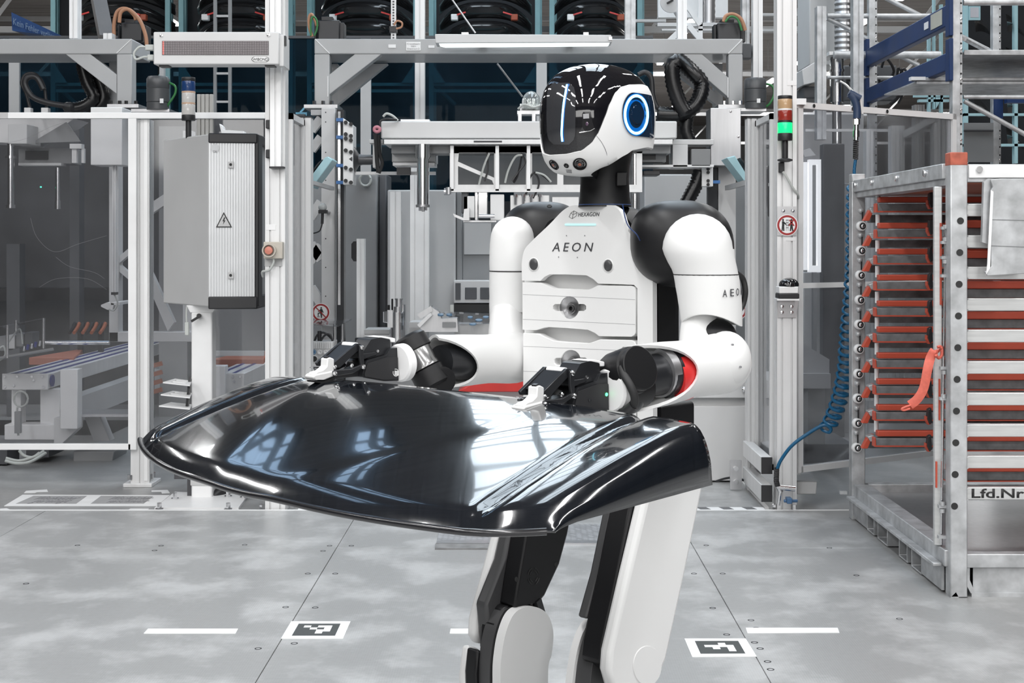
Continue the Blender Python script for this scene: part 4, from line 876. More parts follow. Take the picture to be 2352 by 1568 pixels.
# prohibition signs
def round_sign(x, y, r, d, label, kind):
    t = T('prohibition_sign', label, 'sign', P(x, y, d)); R = px(r, d); c = P(x, y, d); n = V(0,-1,0)
    part('disc', MB().lathe(c, n, [(0,R*1.08),(.002,R*1.08)], 40), WHITE, t)
    part('ring', MB().ring([[c+n*z+V(math.cos(k*2*math.pi/40),0,math.sin(k*2*math.pi/40))*rr for k in range(40)] for rr, z in ((R*.80,.0021),(R*.80,.0032),(R,.0032),(R,.0021))], False), RED, t)
    q = lambda u_, v_: c+V(u_*R,-.0024,v_*R)
    def fig(u0, s):
        m = MB(); m.lathe(q(u0,.52), n, [(0,R*.1),(.0008,R*.1)], 14)
        m.prism([q(u0-.13*s,.40),q(u0+.13*s,.40),q(u0+.14*s,-.05),q(u0-.12*s,-.05)], n*.0008); return m
    if kind == 'walk':
        m = fig(.05,1); m.prism([q(.17,.38),q(.30,.05),q(.36,-.02),q(.30,-.06),q(.20,.06),q(.12,.28)], n*.0008).prism([q(-.06,.36),q(-.34,.10),q(-.30,.03),q(-.05,.2)], n*.0008)
        m.prism([q(-.08,-.02),q(.16,-.02),q(.14,-.66),q(.02,-.66)], n*.0008).prism([q(-.08,.02),q(-.36,-.08),q(-.36,-.42),q(-.26,-.42),q(-.26,-.16),q(0,-.12)], n*.0008)
        m.prism([q(-.42,-.48),q(-.12,-.48),q(-.12,-.54),q(-.42,-.54)], n*.0008)
        part('figure', m, INK, t)
        part('slash', MB().prism([q(-.58,.66)-V(0,.0012,0),q(-.66,.58)-V(0,.0012,0),q(.58,-.66)-V(0,.0012,0),q(.66,-.58)-V(0,.0012,0)], n*.0008), RED, t)
    else:
        m = fig(-.42,.9); m.prism([q(-.34,.36),q(-.08,.12),q(-.10,.02),q(-.36,.18)], n*.0008).prism([q(-.53,-.02),q(-.31,-.02),q(-.28,-.58),q(-.42,-.58),q(-.42,-.3),q(-.48,-.58),q(-.58,-.58)], n*.0008); part('figure', m, INK, t)
        m = fig(.42,.9); m.prism([q(.34,.30),q(.1,.05),q(.12,-.04),q(.36,.12)], n*.0008).prism([q(.53,-.02),q(.31,-.02),q(.24,-.58),q(.38,-.58),q(.42,-.3),q(.48,-.58),q(.62,-.58)], n*.0008); part('figure', m, INK, t)
        m = MB()
        for s_ in (-1,1): m.prism([q(.42-.26*s_,.50)-V(0,.0012,0),q(.42-.16*s_,.58)-V(0,.0012,0),q(.42+.3*s_,-.02)-V(0,.0012,0),q(.42+.2*s_,-.1)-V(0,.0012,0)], n*.0008)
        part('cross', m, RED, t)
        m = MB()
        for v_ in (.5,.25,0,-.25): m.box(q(-.14,v_).x, q(.12,v_).x, c.y-.003, c.y-.0024, q(0,v_-.03).z, q(0,v_+.04).z)
        m.box(q(-.12,0).x,q(-.08,0).x,c.y-.003,c.y-.0024,q(0,-.58).z,q(0,.58).z); m.box(q(.06,0).x,q(.1,0).x,c.y-.003,c.y-.0024,q(0,-.58).z,q(0,.58).z)
        part('light_curtain_mark', m, INKG, t)
    return t
round_sign(737, 717, 19.5, 8.25, 'round no stepping sign behind the short post on the left', 'walk')
# rear cabinets of the centre
for k,(x0,x1,y0,y1,d,mt,lab) in enumerate((
    (786,866,400,900,10.6,MGREY,'grey cabinet column just right of the left carriage'),
    (870,888,400,900,10.7,DGREY,'narrow dark sheet for the shaded gap between the grey cabinets'),  # dark sheet in place of the shaded gap, not a cabinet
    (890,1046,436,900,10.4,CABG,'broad pale grey cabinet behind the hanging rod'),
    (1048,1062,440,760,10.5,MGREY,'grey strip post right of the broad cabinet'),
    (1062,1180,506,640,10.5,MGREY,'grey glazed cabinet behind the robot arm on the left'),
    (1480,1640,400,900,10.6,CABG,'pale cabinet behind the right robot shoulder'),
    (1180,1500,440,900,11.0,MGREY,'grey cabinet hidden behind the robot chest'),
    (716,790,420,930,11.0,MGREY,'grey panel behind the station column'),
    (1640,1760,420,900,11.1,MGREY,'grey panel behind the right carriage column'))):
    a = P(x0,y1,d); b = P(x1,y0,d); o = solo('rear_cabinet', MB().box(a.x,b.x,d,d+.4,ZF,b.z), mt, lab, 'cabinet', bevel=.01)
solo('inner_sheet', MB().pb(1066,512,1128,584,10.48,.015), CABG, 'pale sheet hanging on the grey glazed cabinet', 'sheet')
t = T('fan_cabinet', 'pale fan cabinet with two square grilles behind the robot arm', 'cabinet', P(1100,720,10.3))
part('body', MB().pb(1042,644,1180,696,10.3,.3), LGREY, t, bevel=.006)
for x in (1068,1103,1138): part('fan_grille', MB().pb(x,660,x+27,687,10.29,.015), DGREY, t, bevel=.003)
part('side_grille', MB().pb(1046,650,1058,688,10.29,.012), DGREY, t)
part('base', MB().pb(1042,698,1180,716,10.32,.3), BLACK, t)
solo('coil_cable', MB().tube([P(839+13*math.cos(k*.6), 413+14*math.sin(k*.6), 10.59-.004*k) for k in range(32)], .01, 6), CABLEW, 'coiled grey cable hanging on the grey cabinet column', 'cable', smooth=60)
mast(896,921,440,980,9.9,'ribbed aluminium profile left of the hanging rod')
mast(942,985,380,980,9.8,'wide aluminium profile standing behind the hanging rod', nx=2, mat=ALUW)
mast(819,837,548,1020,8.9,'slim bright profile post right of the no stepping sign', mat=ALUW)
solo('photo_sensor', MB().prism([P(x,y,8.9) for x,y in ((807,560),(812,554),(818,554),(818,600),(812,600),(807,592))], (0,.05,0)), BLACK, 'black sensor clamped left of the slim bright post', 'sensor')
solo('post_foot', MB().pb(815,776,842,820,8.85,.1), BLACK, 'black clamp foot under the slim bright post', 'clamp', bevel=.004)
# fixtures on table in the centre
def pt(name, lab, cat, shapes, loc):
    t = T(name, lab, cat, loc)
    for nm, m_, mt, sm in shapes: part(nm, m_, mt, t, smooth=sm)
    return t
pt('pneumatic_cylinder', 'upright steel cylinder with fittings left of the tilted fixture', 'cylinder', [
    ('barrel', MB().cyl(P(913,800,8.4),P(913,716,8.4),.042,24), CHROME, 40), ('side_barrel', MB().cyl(P(924,780,8.45),P(924,699,8.45),.018,16), CHROME, 40), ('head', MB().pb(890,712,902,752,8.36,.05).cyl(P(914,716,8.4),P(914,704,8.4),.025,16).cyl(P(916,704,8.4),P(916,688,8.4),.02,16).cyl(P(916,688,8.4),P(916,685,8.4),.024,16), STEEL, 40),
    ('valve', MB().cyl(P(901,712,8.38),P(901,686,8.38),.006,8).cyl(P(893,716,8.38),P(893,700,8.38),.008,8), BLACK, 40), ('clear_cover', MB().prism([P(x,y,8.34) for x,y in ((880,716),(892,714),(892,742),(880,740))], (0,.05,0)), PANE2, None)], P(910,800,8.4))
pt('clamping_fixture', 'tilted bright steel fixture block behind the robot hand', 'fixture', [
    ('arm', MB().prism([P(x,y,8.3) for x,y in ((958,722),(990,702),(994,714),(966,732))], (0,.12,0)), STEEL, None),
    ('clamp_jaw', MB().prism([P(x,y,8.25) for x,y in ((958,746),(988,718),(992,724),(964,752))], (0,.14,0)), WHITE, None), ('body', MB().prism([P(x,y,8.32) for x,y in ((990,704),(1008,716),(1014,732),(1050,730),(1052,762),(970,762),(964,750),(986,722))], (0,.12,0)), STEEL, None),
    ('button', MB().lathe(P(1012,724,8.28),(0,-.3,1),[(0,.018),(.008,.018),(.01,.012)],14).lathe(P(1032,724,8.28),(0,-.3,1),[(0,.018),(.008,.018),(.01,.012)],14), M('blue_cup', (.12,.22,.34), .35), 40), ('sensor', MB().pb(1034,700,1042,716,8.28,.03), CABLEW, None), ('screen', MB().pb(1016,740,1046,752,8.29,.04), MGREY, None)], P(1000,762,8.3))
pt('clear_tray', 'clear tray with blue suction cups beside the robot arm', 'tray', [
    ('tray', MB().prism([P(x,y,8.5) for x,y in ((1016,718),(1122,724),(1126,742),(1060,748))], (0,.2,0)), PANE2, None), ('base', MB().pb(1046,744,1130,815,8.5,.2), CABG, None),
    ('cup', MB().lathe(P(1080,730,8.45),(0,-.25,1),[(0,.016),(.008,.016)],14).lathe(P(1100,736,8.45),(0,-.25,1),[(0,.022),(.006,.022)],14).lathe(P(1116,729,8.45),(0,-.25,1),[(0,.018),(.006,.018)],14).lathe(P(1086,745,8.42),(0,-.25,1),[(0,.022),(.005,.022)],14), bpy.data.materials['blue_cup'], 40)], P(1080,762,8.5))
pt('drive_box', 'pale grey drive box left of the steel cylinder', 'box', [('body', MB().pb(836,768,896,816,8.6,.25), LGREY, None), ('lid', MB().pb(836,757,894,767,8.6,.25), CABG, None), ('port', MB().pb(856,780,872,790,8.59,.02), MGREY, None)], P(866,816,8.6))
pt('drive_box', 'pale grey drive box right of the steel cylinder', 'box', [('body', MB().pb(940,752,980,800,8.6,.25), CABG, None), ('lid', MB().pb(940,740,972,752,8.6,.25), LGREY, None), ('port', MB().pb(948,770,962,780,8.59,.02), MGREY, None)], P(960,800,8.6))
t = T('connector_unit', 'grey connector unit with round sockets under a clear cover', 'connector unit', P(745,850,7.9))
part('body', MB().pb(716,784,766,830,7.9,.16), CABG, t, bevel=.003)
m = MB()
for i in range(11): m.pb(718+i*4.2,786,720.4+i*4.2,800,7.892,.01)
part('cooling_fin', m, LGREY, t)
for i, x in enumerate((721,735,749)): part('socket', MB().lathe(P(x,808,7.9),(0,-1,0),[(0,.014),(.012,.014),(.012,.008),(.004,0)],14), [bpy.data.materials['blue_cup'],LGREY,LGREY][i], t, smooth=40)
for x in (722,746): part('port', MB().lathe(P(x,824,7.9),(0,-1,0),[(0,.022),(.03,.022),(.03,.015),(.005,.0)],16), LGREY, t, smooth=40); part('port_hole', MB().lathe(P(x,824,7.87),(0,-1,0),[(0,.016),(.001,.016)],16), INK, t)
part('shelf', MB().pb(712,834,790,842,7.85,.25), STEEL, t); part('support', MB().cyl(P(712,850,7.9),P(790,850,7.9),.02,12), CHROME, t, smooth=40)
part('cover', MB().prism([P(714,742,7.9),P(776,748,7.9),P(808,732,8.3),P(714,732,8.3)], (0,0,-.006)), PANE2, t)
for x in (768,786): part('standoff', MB().cyl(P(x,744,7.95),P(x,830,7.95),.007,8), CHROME, t, smooth=40)
part('wiring', MB().tube(bez([P(722,784,7.95),P(730,768,7.95),P(745,764,7.95),P(760,776,7.95),P(766,784,7.95)]),.006).tube(bez([P(736,784,7.93),P(746,770,7.93),P(758,768,7.93),P(764,784,7.93)]),.006).cyl(P(734,784,7.95),P(734,760,7.95),.012), BLACK, t)
solo('table_support', MB().pb(1064,866,1228,1040,7.9,.3), LGREY, 'pale box under the red padded bar', 'box'); solo('red_cushion', MB().prism([P(x,y,7.8) for x,y in ((1050,900),(1070,886),(1110,874),(1150,868),(1230,866),(1230,900))], (0,.3,0)), REDP, 'red padded bar visible between the robot arm and body', 'pad', bevel=.01)
solo('table_edge', MB().pb(1060,858,1230,866,7.85,.4), LGREY, 'pale table edge behind the red padded bar', 'table'); solo('green_block', MB().pb(1182,844,1204,858,7.9,.1), M('green_plastic', (.02,.3,.08), .5), 'small green block on the pale table beside the robot', 'block')
solo('rear_machine', MB().pb(840,900,1240,1000,9.2,.5), CABG, 'pale machine base hidden behind the car panel', 'machine', bevel=.01)
solo('fixture_table', MB().pb(800,818,1060,1050,8.25,.7), MGREY, 'grey table base behind the car panel', 'table')
# white housing right of the robot
t = T('machine_housing', 'pale grey machine housing right behind the robot', 'machine', P(1660,1100,7.55))
part('lower_panel', MB().pb(1480,932,1716,1104,7.5,.5), LGREY, t, bevel=.004); part('dark_band', MB().pb(1480,914,1716,932,7.52,.4), CABG, t); part('upper_panel', MB().pb(1480,872,1716,914,7.48,.5), LGREY, t, bevel=.004)
part('knob', MB().lathe(P(1709,894,7.48),(0,-1,0),[(0,.012),(.015,.012),(.018,.016),(.024,.012),(.026,0)],14), CHROME, t, smooth=50)
hose('floor_cable', [(1645,1105,7.4),(1668,1098,7.35),(1690,1097,7.3),(1722,1106,7.25),(1745,1106,7.2)], .006, 7.3, 'black cable on the floor by the pale machine housing', 'cable')
# ================================================================ RIGHT SIDE
t = T('profile_post', 'tall aluminium profile post carrying the green lit stack light', 'post', P(1808,1172,D1))
m = MB(); vprofpx(m, 1785, 1830, -60, 1180, D1, .094, 2, 2); part('column', m, ALU, t)
part('sign_plate', MB().pb(1785,474,1829,541,D1-.006,.006), STEEL, t)
m = MB()
for q in ((1799,484),(1821,484)): m.lathe(P(q[0],q[1],D1-.006),(0,-1,0),[(0,.009),(.003,.007),(.004,0)],12)
part('screw', m, CHROME, t, smooth=50)
part('small_label', MB().pb(1808,185,1830,196,D1-.002,.003).pb(1805,545,1826,553,D1-.002,.003), WHITE, t)
bolts(m := MB(), [P(1779,1168,D1+.02), P(1825,1169,D1-.01)], .012, .022); part('anchor_bolt', m, CHROME, t)
round_sign(1808, 517, 23, D1-.008, 'round red sign with two figures on the tall right post', 'pair')
stack(1803, 220, 33, [(220,228,BLACK,'cap'),(228,250,CLRA,'amber_lens'),(250,254,WHITE,'ring_label'),(254,277,CLRR,'red_lens'),(277,282,BLACK,'seam'),(282,306,CLRG,'green_lens'),(306,323,BLACK,'socket'),(323,366,BLACK,'pole')], D1-.06, 'stack light with glowing green tier on the right post', 366)
t = T('lamp_bracket', 'black bracket foot under the green stack light', 'bracket', P(1803,380,D1-.05)); part('disc', MB().lathe(P(1803,372,D1-.06),(0,0,1),[(0,.02),(.006,.036),(.012,.036),(.018,.02)],18), BLACK, t, smooth=40); part('arm', MB().pb(1790,372,1802,396,D1-.03,.03), BLACK, t, bevel=.003)
part('cable', MB().tube(bez([P(1798,394,D1-.03),P(1806,405,D1-.03),P(1820,430,D1-.02),P(1832,446,D1+.0),P(1833,456,D1+.03)]), .006), CABLEW, t)
t = T('dome_sensor', 'black dome lamp on a white base beside the right post', 'lamp', P(1811,670,D1-.05))
part('dome', MB().lathe(P(1812,657,D1-.055),(0,0,1),[(0,.048),(.012,.047),(.024,.041),(.034,.028),(.040,.012),(.0405,0)],24), M('glossy_black_dome', (.01,.01,.012), .08, coat=.6), t, smooth=50)
part('base', MB().pb(1790,658,1834,674,D1-.1,.095), WHITE, t, bevel=.004); part('band', MB().pb(1789,674,1836,686,D1-.102,.097), BLACK, t, bevel=.004); part('shelf', MB().pb(1785,686,1836,690,D1-.1,.1), ALUW, t)
part('bracket_plate', MB().prism([P(x,y,D1-.004) for x,y in ((1786,690),(1834,690),(1828,729),(1786,729))], (0,-.003,0)), STEEL, t)
m = MB()
for q in ((1796,704),(1818,704),(1796,717),(1818,717)): m.lathe(P(q[0],q[1],D1-.007),(0,-1,0),[(0,.010),(.005,.008),(.006,0)],10)
part('screw', m, CHROME, t, smooth=50)
round_sign(1694, 713, 20, 8.27, 'round red sign half hidden behind the robot upper arm', 'walk')
# side fence behind the right post
xa = P(1783,0,D1+.1).x
t = T('side_fence', 'narrow framed fence running back from the right post', 'fence', (xa, 6.95, 0))
part('top_bar', MB().box(xa-.03,xa,D1+.1,7.25,1.885,1.915), ALU, t); part('bottom_bar', MB().box(xa-.03,xa,D1+.1,7.25,.17,.20), ALU, t); part('rear_stile', MB().box(xa-.03,xa,7.22,7.25,.17,1.915), ALU, t); part('front_stile', MB().box(xa-.03,xa,D1+.1,D1+.13,.17,1.915), ALU, t)
part('pane', MB().box(xa-.018,xa-.014,D1+.12,7.24,.2,1.89), PANE2, t)
t = T('profile_post', 'shorter aluminium profile post left of the green stack light', 'post', P(1738,1110,7.25))
m = MB(); vprof(m, P(1718,0,7.25).x, P(1748,0,7.25).x, 7.26, 7.35, ZF, 1.93, 2, 2); part('column', m, ALU, t); part('cap', MB().box(P(1717,0,7.25).x, P(1749,0,7.25).x, 7.255,7.355,1.93,1.936), BLACK, t)
t = T('base_rail', 'pair of low aluminium rails with black end caps by the post foot', 'rail', P(1750,1090,7.0))
for (z0,z1) in ((.165,.245),(.03,.11)):
    part('rail', MB().box(xa-.085,xa-.035,D1+.03,7.3,z0,z1), ALU, t, bevel=.003); part('end_cap', MB().box(xa-.086,xa-.034,D1+.018,D1+.03,z0,z1), BLACK, t)
part('corner_plate', MB().box(xa-.16,xa-.1,7.24,7.255,.0,.15), STEEL, t); bolts(m := MB(), [(xa-.13,7.24,.11),(xa-.13,7.24,.04)], .014, .012, (0,-1,0)); part('bolt', m, CHROME, t)
t = T('gas_strut', 'black gas strut with steel rod beside the right post', 'gas strut', P(1772,440,6.95)); part('tube', MB().pb(1765,378,1779,498,6.9,.03), BLACK, t, bevel=.008); part('rod', MB().cyl(P(1776,310,6.91),P(1774,378,6.91),.005,8).cyl(P(1775,498,6.91),P(1775,560,6.91),.006,8), STEEL, t); part('collar', MB().pb(1766,420,1781,427,6.89,.035), CABG, t)
part('label', MB().pb(1767,384,1776,396,6.898,.003), WHITE, t)
solo('seal_strip', MB().pb(1769,560,1774,1050,6.95,.02), M('yellowed_seal', (.46,.43,.33), .5), 'long yellowish seal strip inside the right fence corner', 'strip')
# swung door panel
t = T('fence_door', 'clear fence door in thin frame swung back behind the galvanised rack', 'fence door', P(1990,1040,7.0))
a0 = P(1836,0,6.78); a1 = P(2192,0,7.41); dv = V(a1.x-a0.x, a1.y-a0.y, 0); Ld = dv.length; dv.normalize(); nd = V(-dv.y, dv.x, 0)
def dbar(s0, s1, z0, z1, th=.03, o=0): return MB().ob(V(a0.x,a0.y,0)+dv*((s0+s1)/2)+nd*o+V(0,0,(z0+z1)/2), dv*((s1-s0)/2), nd*(th/2), V(0,0,(z1-z0)/2))
part('top_bar', dbar(-.03,Ld,1.935,1.965), ALUW, t); part('bottom_bar', dbar(0,Ld,.165,.195), ALUW, t); part('middle_bar', dbar(0,Ld,1.06,1.085,.02), ALUW, t)
part('hinge_stile', dbar(-.02,.012,.165,1.965), ALUW, t); part('end_stile', dbar(Ld-.03,Ld,.165,1.965), ALUW, t); part('pane', dbar(.01,Ld-.03,.195,1.935,.004), PANE2, t)
m = MB()
for s_ in (.08,.35,.6): m.cyl(V(a0.x,a0.y,1.95)+dv*s_-nd*.015, V(a0.x,a0.y,1.95)+dv*s_-nd*.02, .01, 8)
part('screw', m, CHROME, t); part('spacer', MB().pb(1828,232,1838,1090,6.79,.02), ALU, t)
part('hinge', MB().pb(1826,226,1852,240,6.74,.04), STEEL, t)
t = T('lock_box', 'grey lock box near the floor beside the right post', 'box', P(1850,1130,6.8)); part('body', MB().prism([P(x,y,6.78) for x,y in ((1830,1106),(1877,1106),(1875,1135),(1830,1135))], (0,.12,0)), CABG, t, bevel=.004); part('lid', MB().prism([P(1828,1106,6.78),P(1877,1106,6.78),P(1862,1090,7.0),P(1826,1090,7.0)], (0,0,.004)), MGREY, t)
# things seen through the door
t = T('glare_frame', 'glowing white strips painted in for reflections behind the swung door', 'frame', P(1880,620,8.8))
GLARE = M('painted_glare_white', (.85,.85,.85), .4, emit=(1,1,1), es=.55)  # glow put into the white for bright reflections, no lamp there
part('left_bar', MB().pb(1843,372,1854,620,8.8,.05), GLARE, t); part('frame', MB().prism([P(x,y,8.8) for x,y in ((1858,366),(1886,366),(1886,625),(1858,625))], (0,.05,0), [[P(x,y,8.8) for x,y in ((1866,378),(1878,378),(1878,610),(1866,610))]]), GLARE, t)
part('stand', MB().pb(1868,625,1876,1020,8.8,.05), MGREY, t); part('top', MB().prism([P(x,y,8.8) for x,y in ((1843,346),(1860,340),(1874,356),(1848,360))], (0,.2,0)), LGREY, t)
for k,(x0,x1,y0,y1,d,mt,lab) in enumerate(((1890,1940,330,640,9.3,DGREY,'dark hazy machine column behind the swung door'),(1920,1975,420,900,9.5,CABG,'grey panel behind the blue coiled hose'),(1846,1945,625,830,9.6,CABG,'grey panel low behind the door'),(1984,2190,440,900,10.0,GREY,'grey sheet behind the galvanised rack'),(1846,1984,262,900,10.2,CABG,'pale sheet far behind the door'))):
    a = P(x0,y1,d); b = P(x1,y0,d); solo('machine_sheet', MB().box(a.x,b.x,d,d+.1,ZF,b.z), mt, lab, 'sheet', bevel=.006)
for k,(x0,x1,y0,d) in enumerate(((1990,2006,300,8.6),(2048,2066,288,8.3),(2068,2078,288,8.35),(2146,2160,264,8.2),(2164,2180,264,8.3),(2102,2110,240,8.7),(2112,2124,240,8.8))):
    mast(x0, x1, y0, 920, d, '%s inner profile post seen through the swung door' % ('leftmost','second','third','fifth','rightmost','fourth','sixth')[k])
solo('inner_bar', MB().bar(P(2078,310,8.35), P(2150,272,8.2), .04), ALU, 'slanted bar between the inner posts behind the door', 'bar')
solo('inner_bar', MB().pb(1850,296,2180,302,9.0,.03), ALU, 'level bar behind the inner posts', 'bar')
t = T('feed_table', 'grey feed table with speckled ramp behind the door', 'table', P(1870,1000,7.9)); part('ramp', MB().prism([P(x,y,7.9) for x,y in ((1840,786),(1905,825),(1905,858),(1840,858))], (0,.4,0)), CABG, t); part('apron', MB().pb(1824,858,1908,892,7.85,.5), CABG, t); part('pillar', MB().pb(1856,892,1895,1020,8.0,.3), MGREY, t); part('foot', MB().pb(1848,1020,1960,1062,8.2,.5), DGREY, t)
# air gun and coiled hose
t = T('air_gun', 'dark blue air blow gun hanging above the coiled hose', 'air gun', P(1968,320,6.5)); DG = 6.5
part('handle', MB().tube(bez([P(1952,216,DG),P(1962,228,DG),P(1968,248,DG),P(1968,272,DG)]), .018, 12), M('navy_plastic', (.02,.04,.09), .4), t, smooth=60); part('head', MB().tube([P(1950,212,DG),P(1976,226,DG)], .016, 10), M('navy_plastic', (.02,.04,.09), .4), t, smooth=60)
part('nozzle', MB().tube(bez([P(1930,186,DG),P(1945,196,DG),P(1966,220,DG)]), .006), CHROME, t, smooth=60); part('coupling', MB().cyl(P(1967,272,DG),P(1966,322,DG),.012,12).cyl(P(1967,274,DG),P(1967,286,DG),.017,6).cyl(P(1966,300,DG),P(1966,315,DG),.016,12), CHROME, t, smooth=40)
part('spring_guard', MB().helix(P(1966,322,DG),P(1965,366,DG),.010,.004,10), BLACK, t); part('trigger', MB().bar(P(1976,222,DG),P(1980,262,DG),.01,.02), CABG, t)
t = T('coiled_hose', 'blue coiled air hose dropping beside the galvanised rack', 'hose', P(1785,1085,6.6))
path = [(1965,366,0),(1962,395,0),(1956,425,.018),(1954,600,.021),(1949,700,.025),(1945,760,.029),(1940,850,.034),(1928,915,.036),(1912,960,.036),(1898,985,.034)]
pp = bez([V(x,y,r_) for x,y,r_ in path], 30); ang = 0; pts = []; acc = 0
for i, q in enumerate(pp):
    step = 0 if i == 0 else (V(q.x,q.y,0)-V(pp[i-1].x,pp[i-1].y,0)).length
    sub = max(1, int(step/1.6)); prev = pp[i-1] if i else q
    for k in range(sub):
        r_ = prev.lerp(q, (k+1)/sub); pitch = 20 if r_.y < 760 else 18; ang += (step/sub)/pitch*2*math.pi if r_.y > 424 else 0
        c = P(r_.x, r_.y, 6.62); pts.append(c+V(math.cos(ang)*r_.z, math.sin(ang)*r_.z, math.sin(ang)*r_.z*.35))
part('coil', MB().tube(pts[::1], .0075, 6), HOSE, t, smooth=60)
part('tail', MB().tube(bez([pts[-1], P(1908,984,6.58), P(1892,976,6.58), P(1860,993,6.6), P(1820,1022,6.62), P(1794,1056,6.64), P(1785,1078,6.65)]), .0085), HOSE, t, smooth=60)
part('spring_guard', MB().helix(P(1784,1074,6.65),P(1783,1106,6.65),.010,.004,9), BLACK, t); part('sleeve', MB().cyl(P(1783,1104,6.65),P(1786,1116,6.65),.013,10), BLACK, t)
part('fitting', MB().cyl(P(1786,1118,6.66),P(1826,1122,6.66),.014,12).cyl(P(1786,1114,6.66),P(1794,1130,6.66),.012,10).cyl(P(1788,1160,6.66),P(1792,1130,6.66),.009,8), CHROME, t, smooth=40)
part('blue_valve', MB().pb(1808,1144,1820,1157,6.63,.05).cyl(P(1800,1150,6.66),P(1832,1150,6.66),.008,8), M('blue_valve', (.06,.14,.27), .4), t, bevel=.003)
# --- galvanised foreground rack
rk = T('transport_rack', 'galvanised steel transport rack with orange red bars at right', 'rack', (2.3, 5.75, 0))
X0 = 1.553
ORT = M('worn_orange_paint', (.42,.10,.06), .5, 0, .25, 30)
def post(x0, y0, nm='post'):
    part(nm, MB().box(x0,x0+.062,y0,y0+.062,.0,1.565), GALV, rk, bevel=.004); 
post(X0, 5.03); post(X0-.02, 6.44)
part('painted_cap', MB().box(X0-.001,X0+.063,5.029,5.093,1.56,1.608), ORT, rk, bevel=.004); part('post_cap', MB().box(X0-.02,X0+.042,6.44,6.502,1.563,1.60), GALV, rk, bevel=.004)
part('foot', MB().prism([(X0,5.03,.0),(X0+.062,5.03,.0),(X0+.031,5.03,-.0),(X0+.02,5.03,.02)], (0,.06,0)), GALV, rk)
part('front_top_rail', MB().box(X0+.062,3.4,5.035,5.06,1.50,1.565), GALV, rk, bevel=.003); part('front_top_flange', MB().box(X0+.066,3.4,5.025,5.035,1.515,1.563), ALUW, rk, bevel=.002)
m = MB(); bolts(m, [(P(2250,0,5.02).x,5.025,1.545)], .012, .008, (0,-1,0), 10); bolts(m, [(X0-.013, y, 1.545) for y in (5.3,5.7,6.1,6.4)], .012, .008, (-1,0,0), 8); part('bolt', m, CHROME, rk, smooth=40)
part('side_top_rail', MB().box(X0-.012,X0+.03,5.09,6.44,1.515,1.57), GALV, rk, bevel=.003); part('side_top_lip', MB().box(X0+.0,X0+.08,5.09,6.44,1.49,1.515), GALV, rk, bevel=.002)
part('top_sheet', MB().prism([(X0+.06,5.1,1.495),(3.4,5.1,1.495),(3.4,6.4,1.495),(X0+.06,6.4,1.495)], (0,0,.006)), TERRA, rk)
# sheet ledges and the base
part('side_base_rail', MB().box(X0-.012,X0+.06,5.06,6.46,.105,.165), GALV, rk, bevel=.003); part('side_base_lip', MB().box(X0-.045,X0-.012,5.09,6.44,.10,.112), GALV, rk, bevel=.002)
part('front_base_rail', MB().box(X0+.062,3.4,5.04,5.09,.105,.155), GALV, rk, bevel=.003); part('rear_base_rail', MB().box(X0+.042,3.4,6.44,6.50,.11,.165), GALV, rk, bevel=.003)
part('deck', MB().box(X0+.06,3.4,5.09,6.44,.12,.128), STEEL, rk)
part('front_skirt', MB().box(P(2233,0,5.06).x,3.4,5.05,5.056,.012,.105), GALV, rk); part('front_skid', MB().box(X0+.08,3.4,5.04,5.10,.0,.014), GALV, rk)
part('pocket_side', MB().prism([(X0+.064,5.045,.105),(X0+.075,5.045,.105),(X0+.075,5.045,.06),(X0+.10,5.045,.0),(X0+.085,5.045,.0),(X0+.064,5.045,.04)], (0,.5,0)), GALV, rk); part('pocket_back', MB().box(X0+.09,3.4,5.4,5.42,.0,.105), DGREY, rk)
def htube(y0, y1, z0, z1, th=.006):
    m = MB(); x0, x1 = X0-.01, 3.3
    o = [(x0,y0,z0),(x0,y1,z0),(x0,y1,z1),(x0,y0,z1)]; i_ = [(x0,y0+th,z0+th),(x0,y1-th,z0+th),(x0,y1-th,z1-th),(x0,y0+th,z1-th)]
    return m.prism(o, (x1-x0,0,0), [i_])
for (y0,y1) in ((5.36,5.50),(5.56,5.68),(5.86,6.02),(6.08,6.20)): part('skid_tube', htube(y0,y1,.004,.105), GALV, rk, bevel=.002)
part('skid_plate', MB().box(X0-.01,X0+.0,5.10,5.36,.01,.105).box(X0-.01,X0,6.2,6.44,.01,.105), GALV, rk)
part('rear_stub', MB().pb(1930,1128,1946,1135,6.45,.02), GALV, rk)
# front slats, orange cushions and bearers behind them
zk = lambda k: 1.40-.1144*k
SL = M('bright_galvanised_slat', (.64,.645,.64), .35, .4, .08, 8, stretch=(1,1,9))
s1 = part('slat', MB().box(X0+.064,3.4,5.06,5.085,zk(0)-.023,zk(0)+.023), SL, rk, bevel=.003)
s2 = part('cushion_bar', MB().box(X0+.05,3.4,5.22,5.26,zk(0)-.062,zk(0)-.034), ORANGE, rk, bevel=.004)
s3 = part('bearer', MB().box(X0+.05,3.4,5.24,5.30,zk(0)-.098,zk(0)-.063), GALVD, rk, bevel=.003)
s4 = part('lower_edge', MB().box(X0+.05,3.4,5.236,5.30,zk(0)-.102,zk(0)-.098), ORANGE, rk)
for k in range(1, 10):
    for s_ in (s1, s2, s3, s4):
        if k == 9 and s_ is not s1: continue
        copyto(s_, (0,0,-.1144*k))
h0 = part('hole', MB().lathe((X0+.036,5.0295,1.28+(558-507)*5.03/3200),(0,-1,0),[(0,.0125),(.0012,.0125),(.0013,.010),(.0006,.0)],20), INK, rk, smooth=40)
for k in range(1, 10): copyto(h0, (-.0012*k*2.0,0,-.1144*k))
m = MB()
for k in range(10): m.cyl((X0+.068,5.058,zk(k)-.02),(X0+.068,5.05,zk(k)-.02),.004,6).cyl((X0+.068,5.058,zk(k)+.02),(X0+.068,5.05,zk(k)+.02),.004,6)
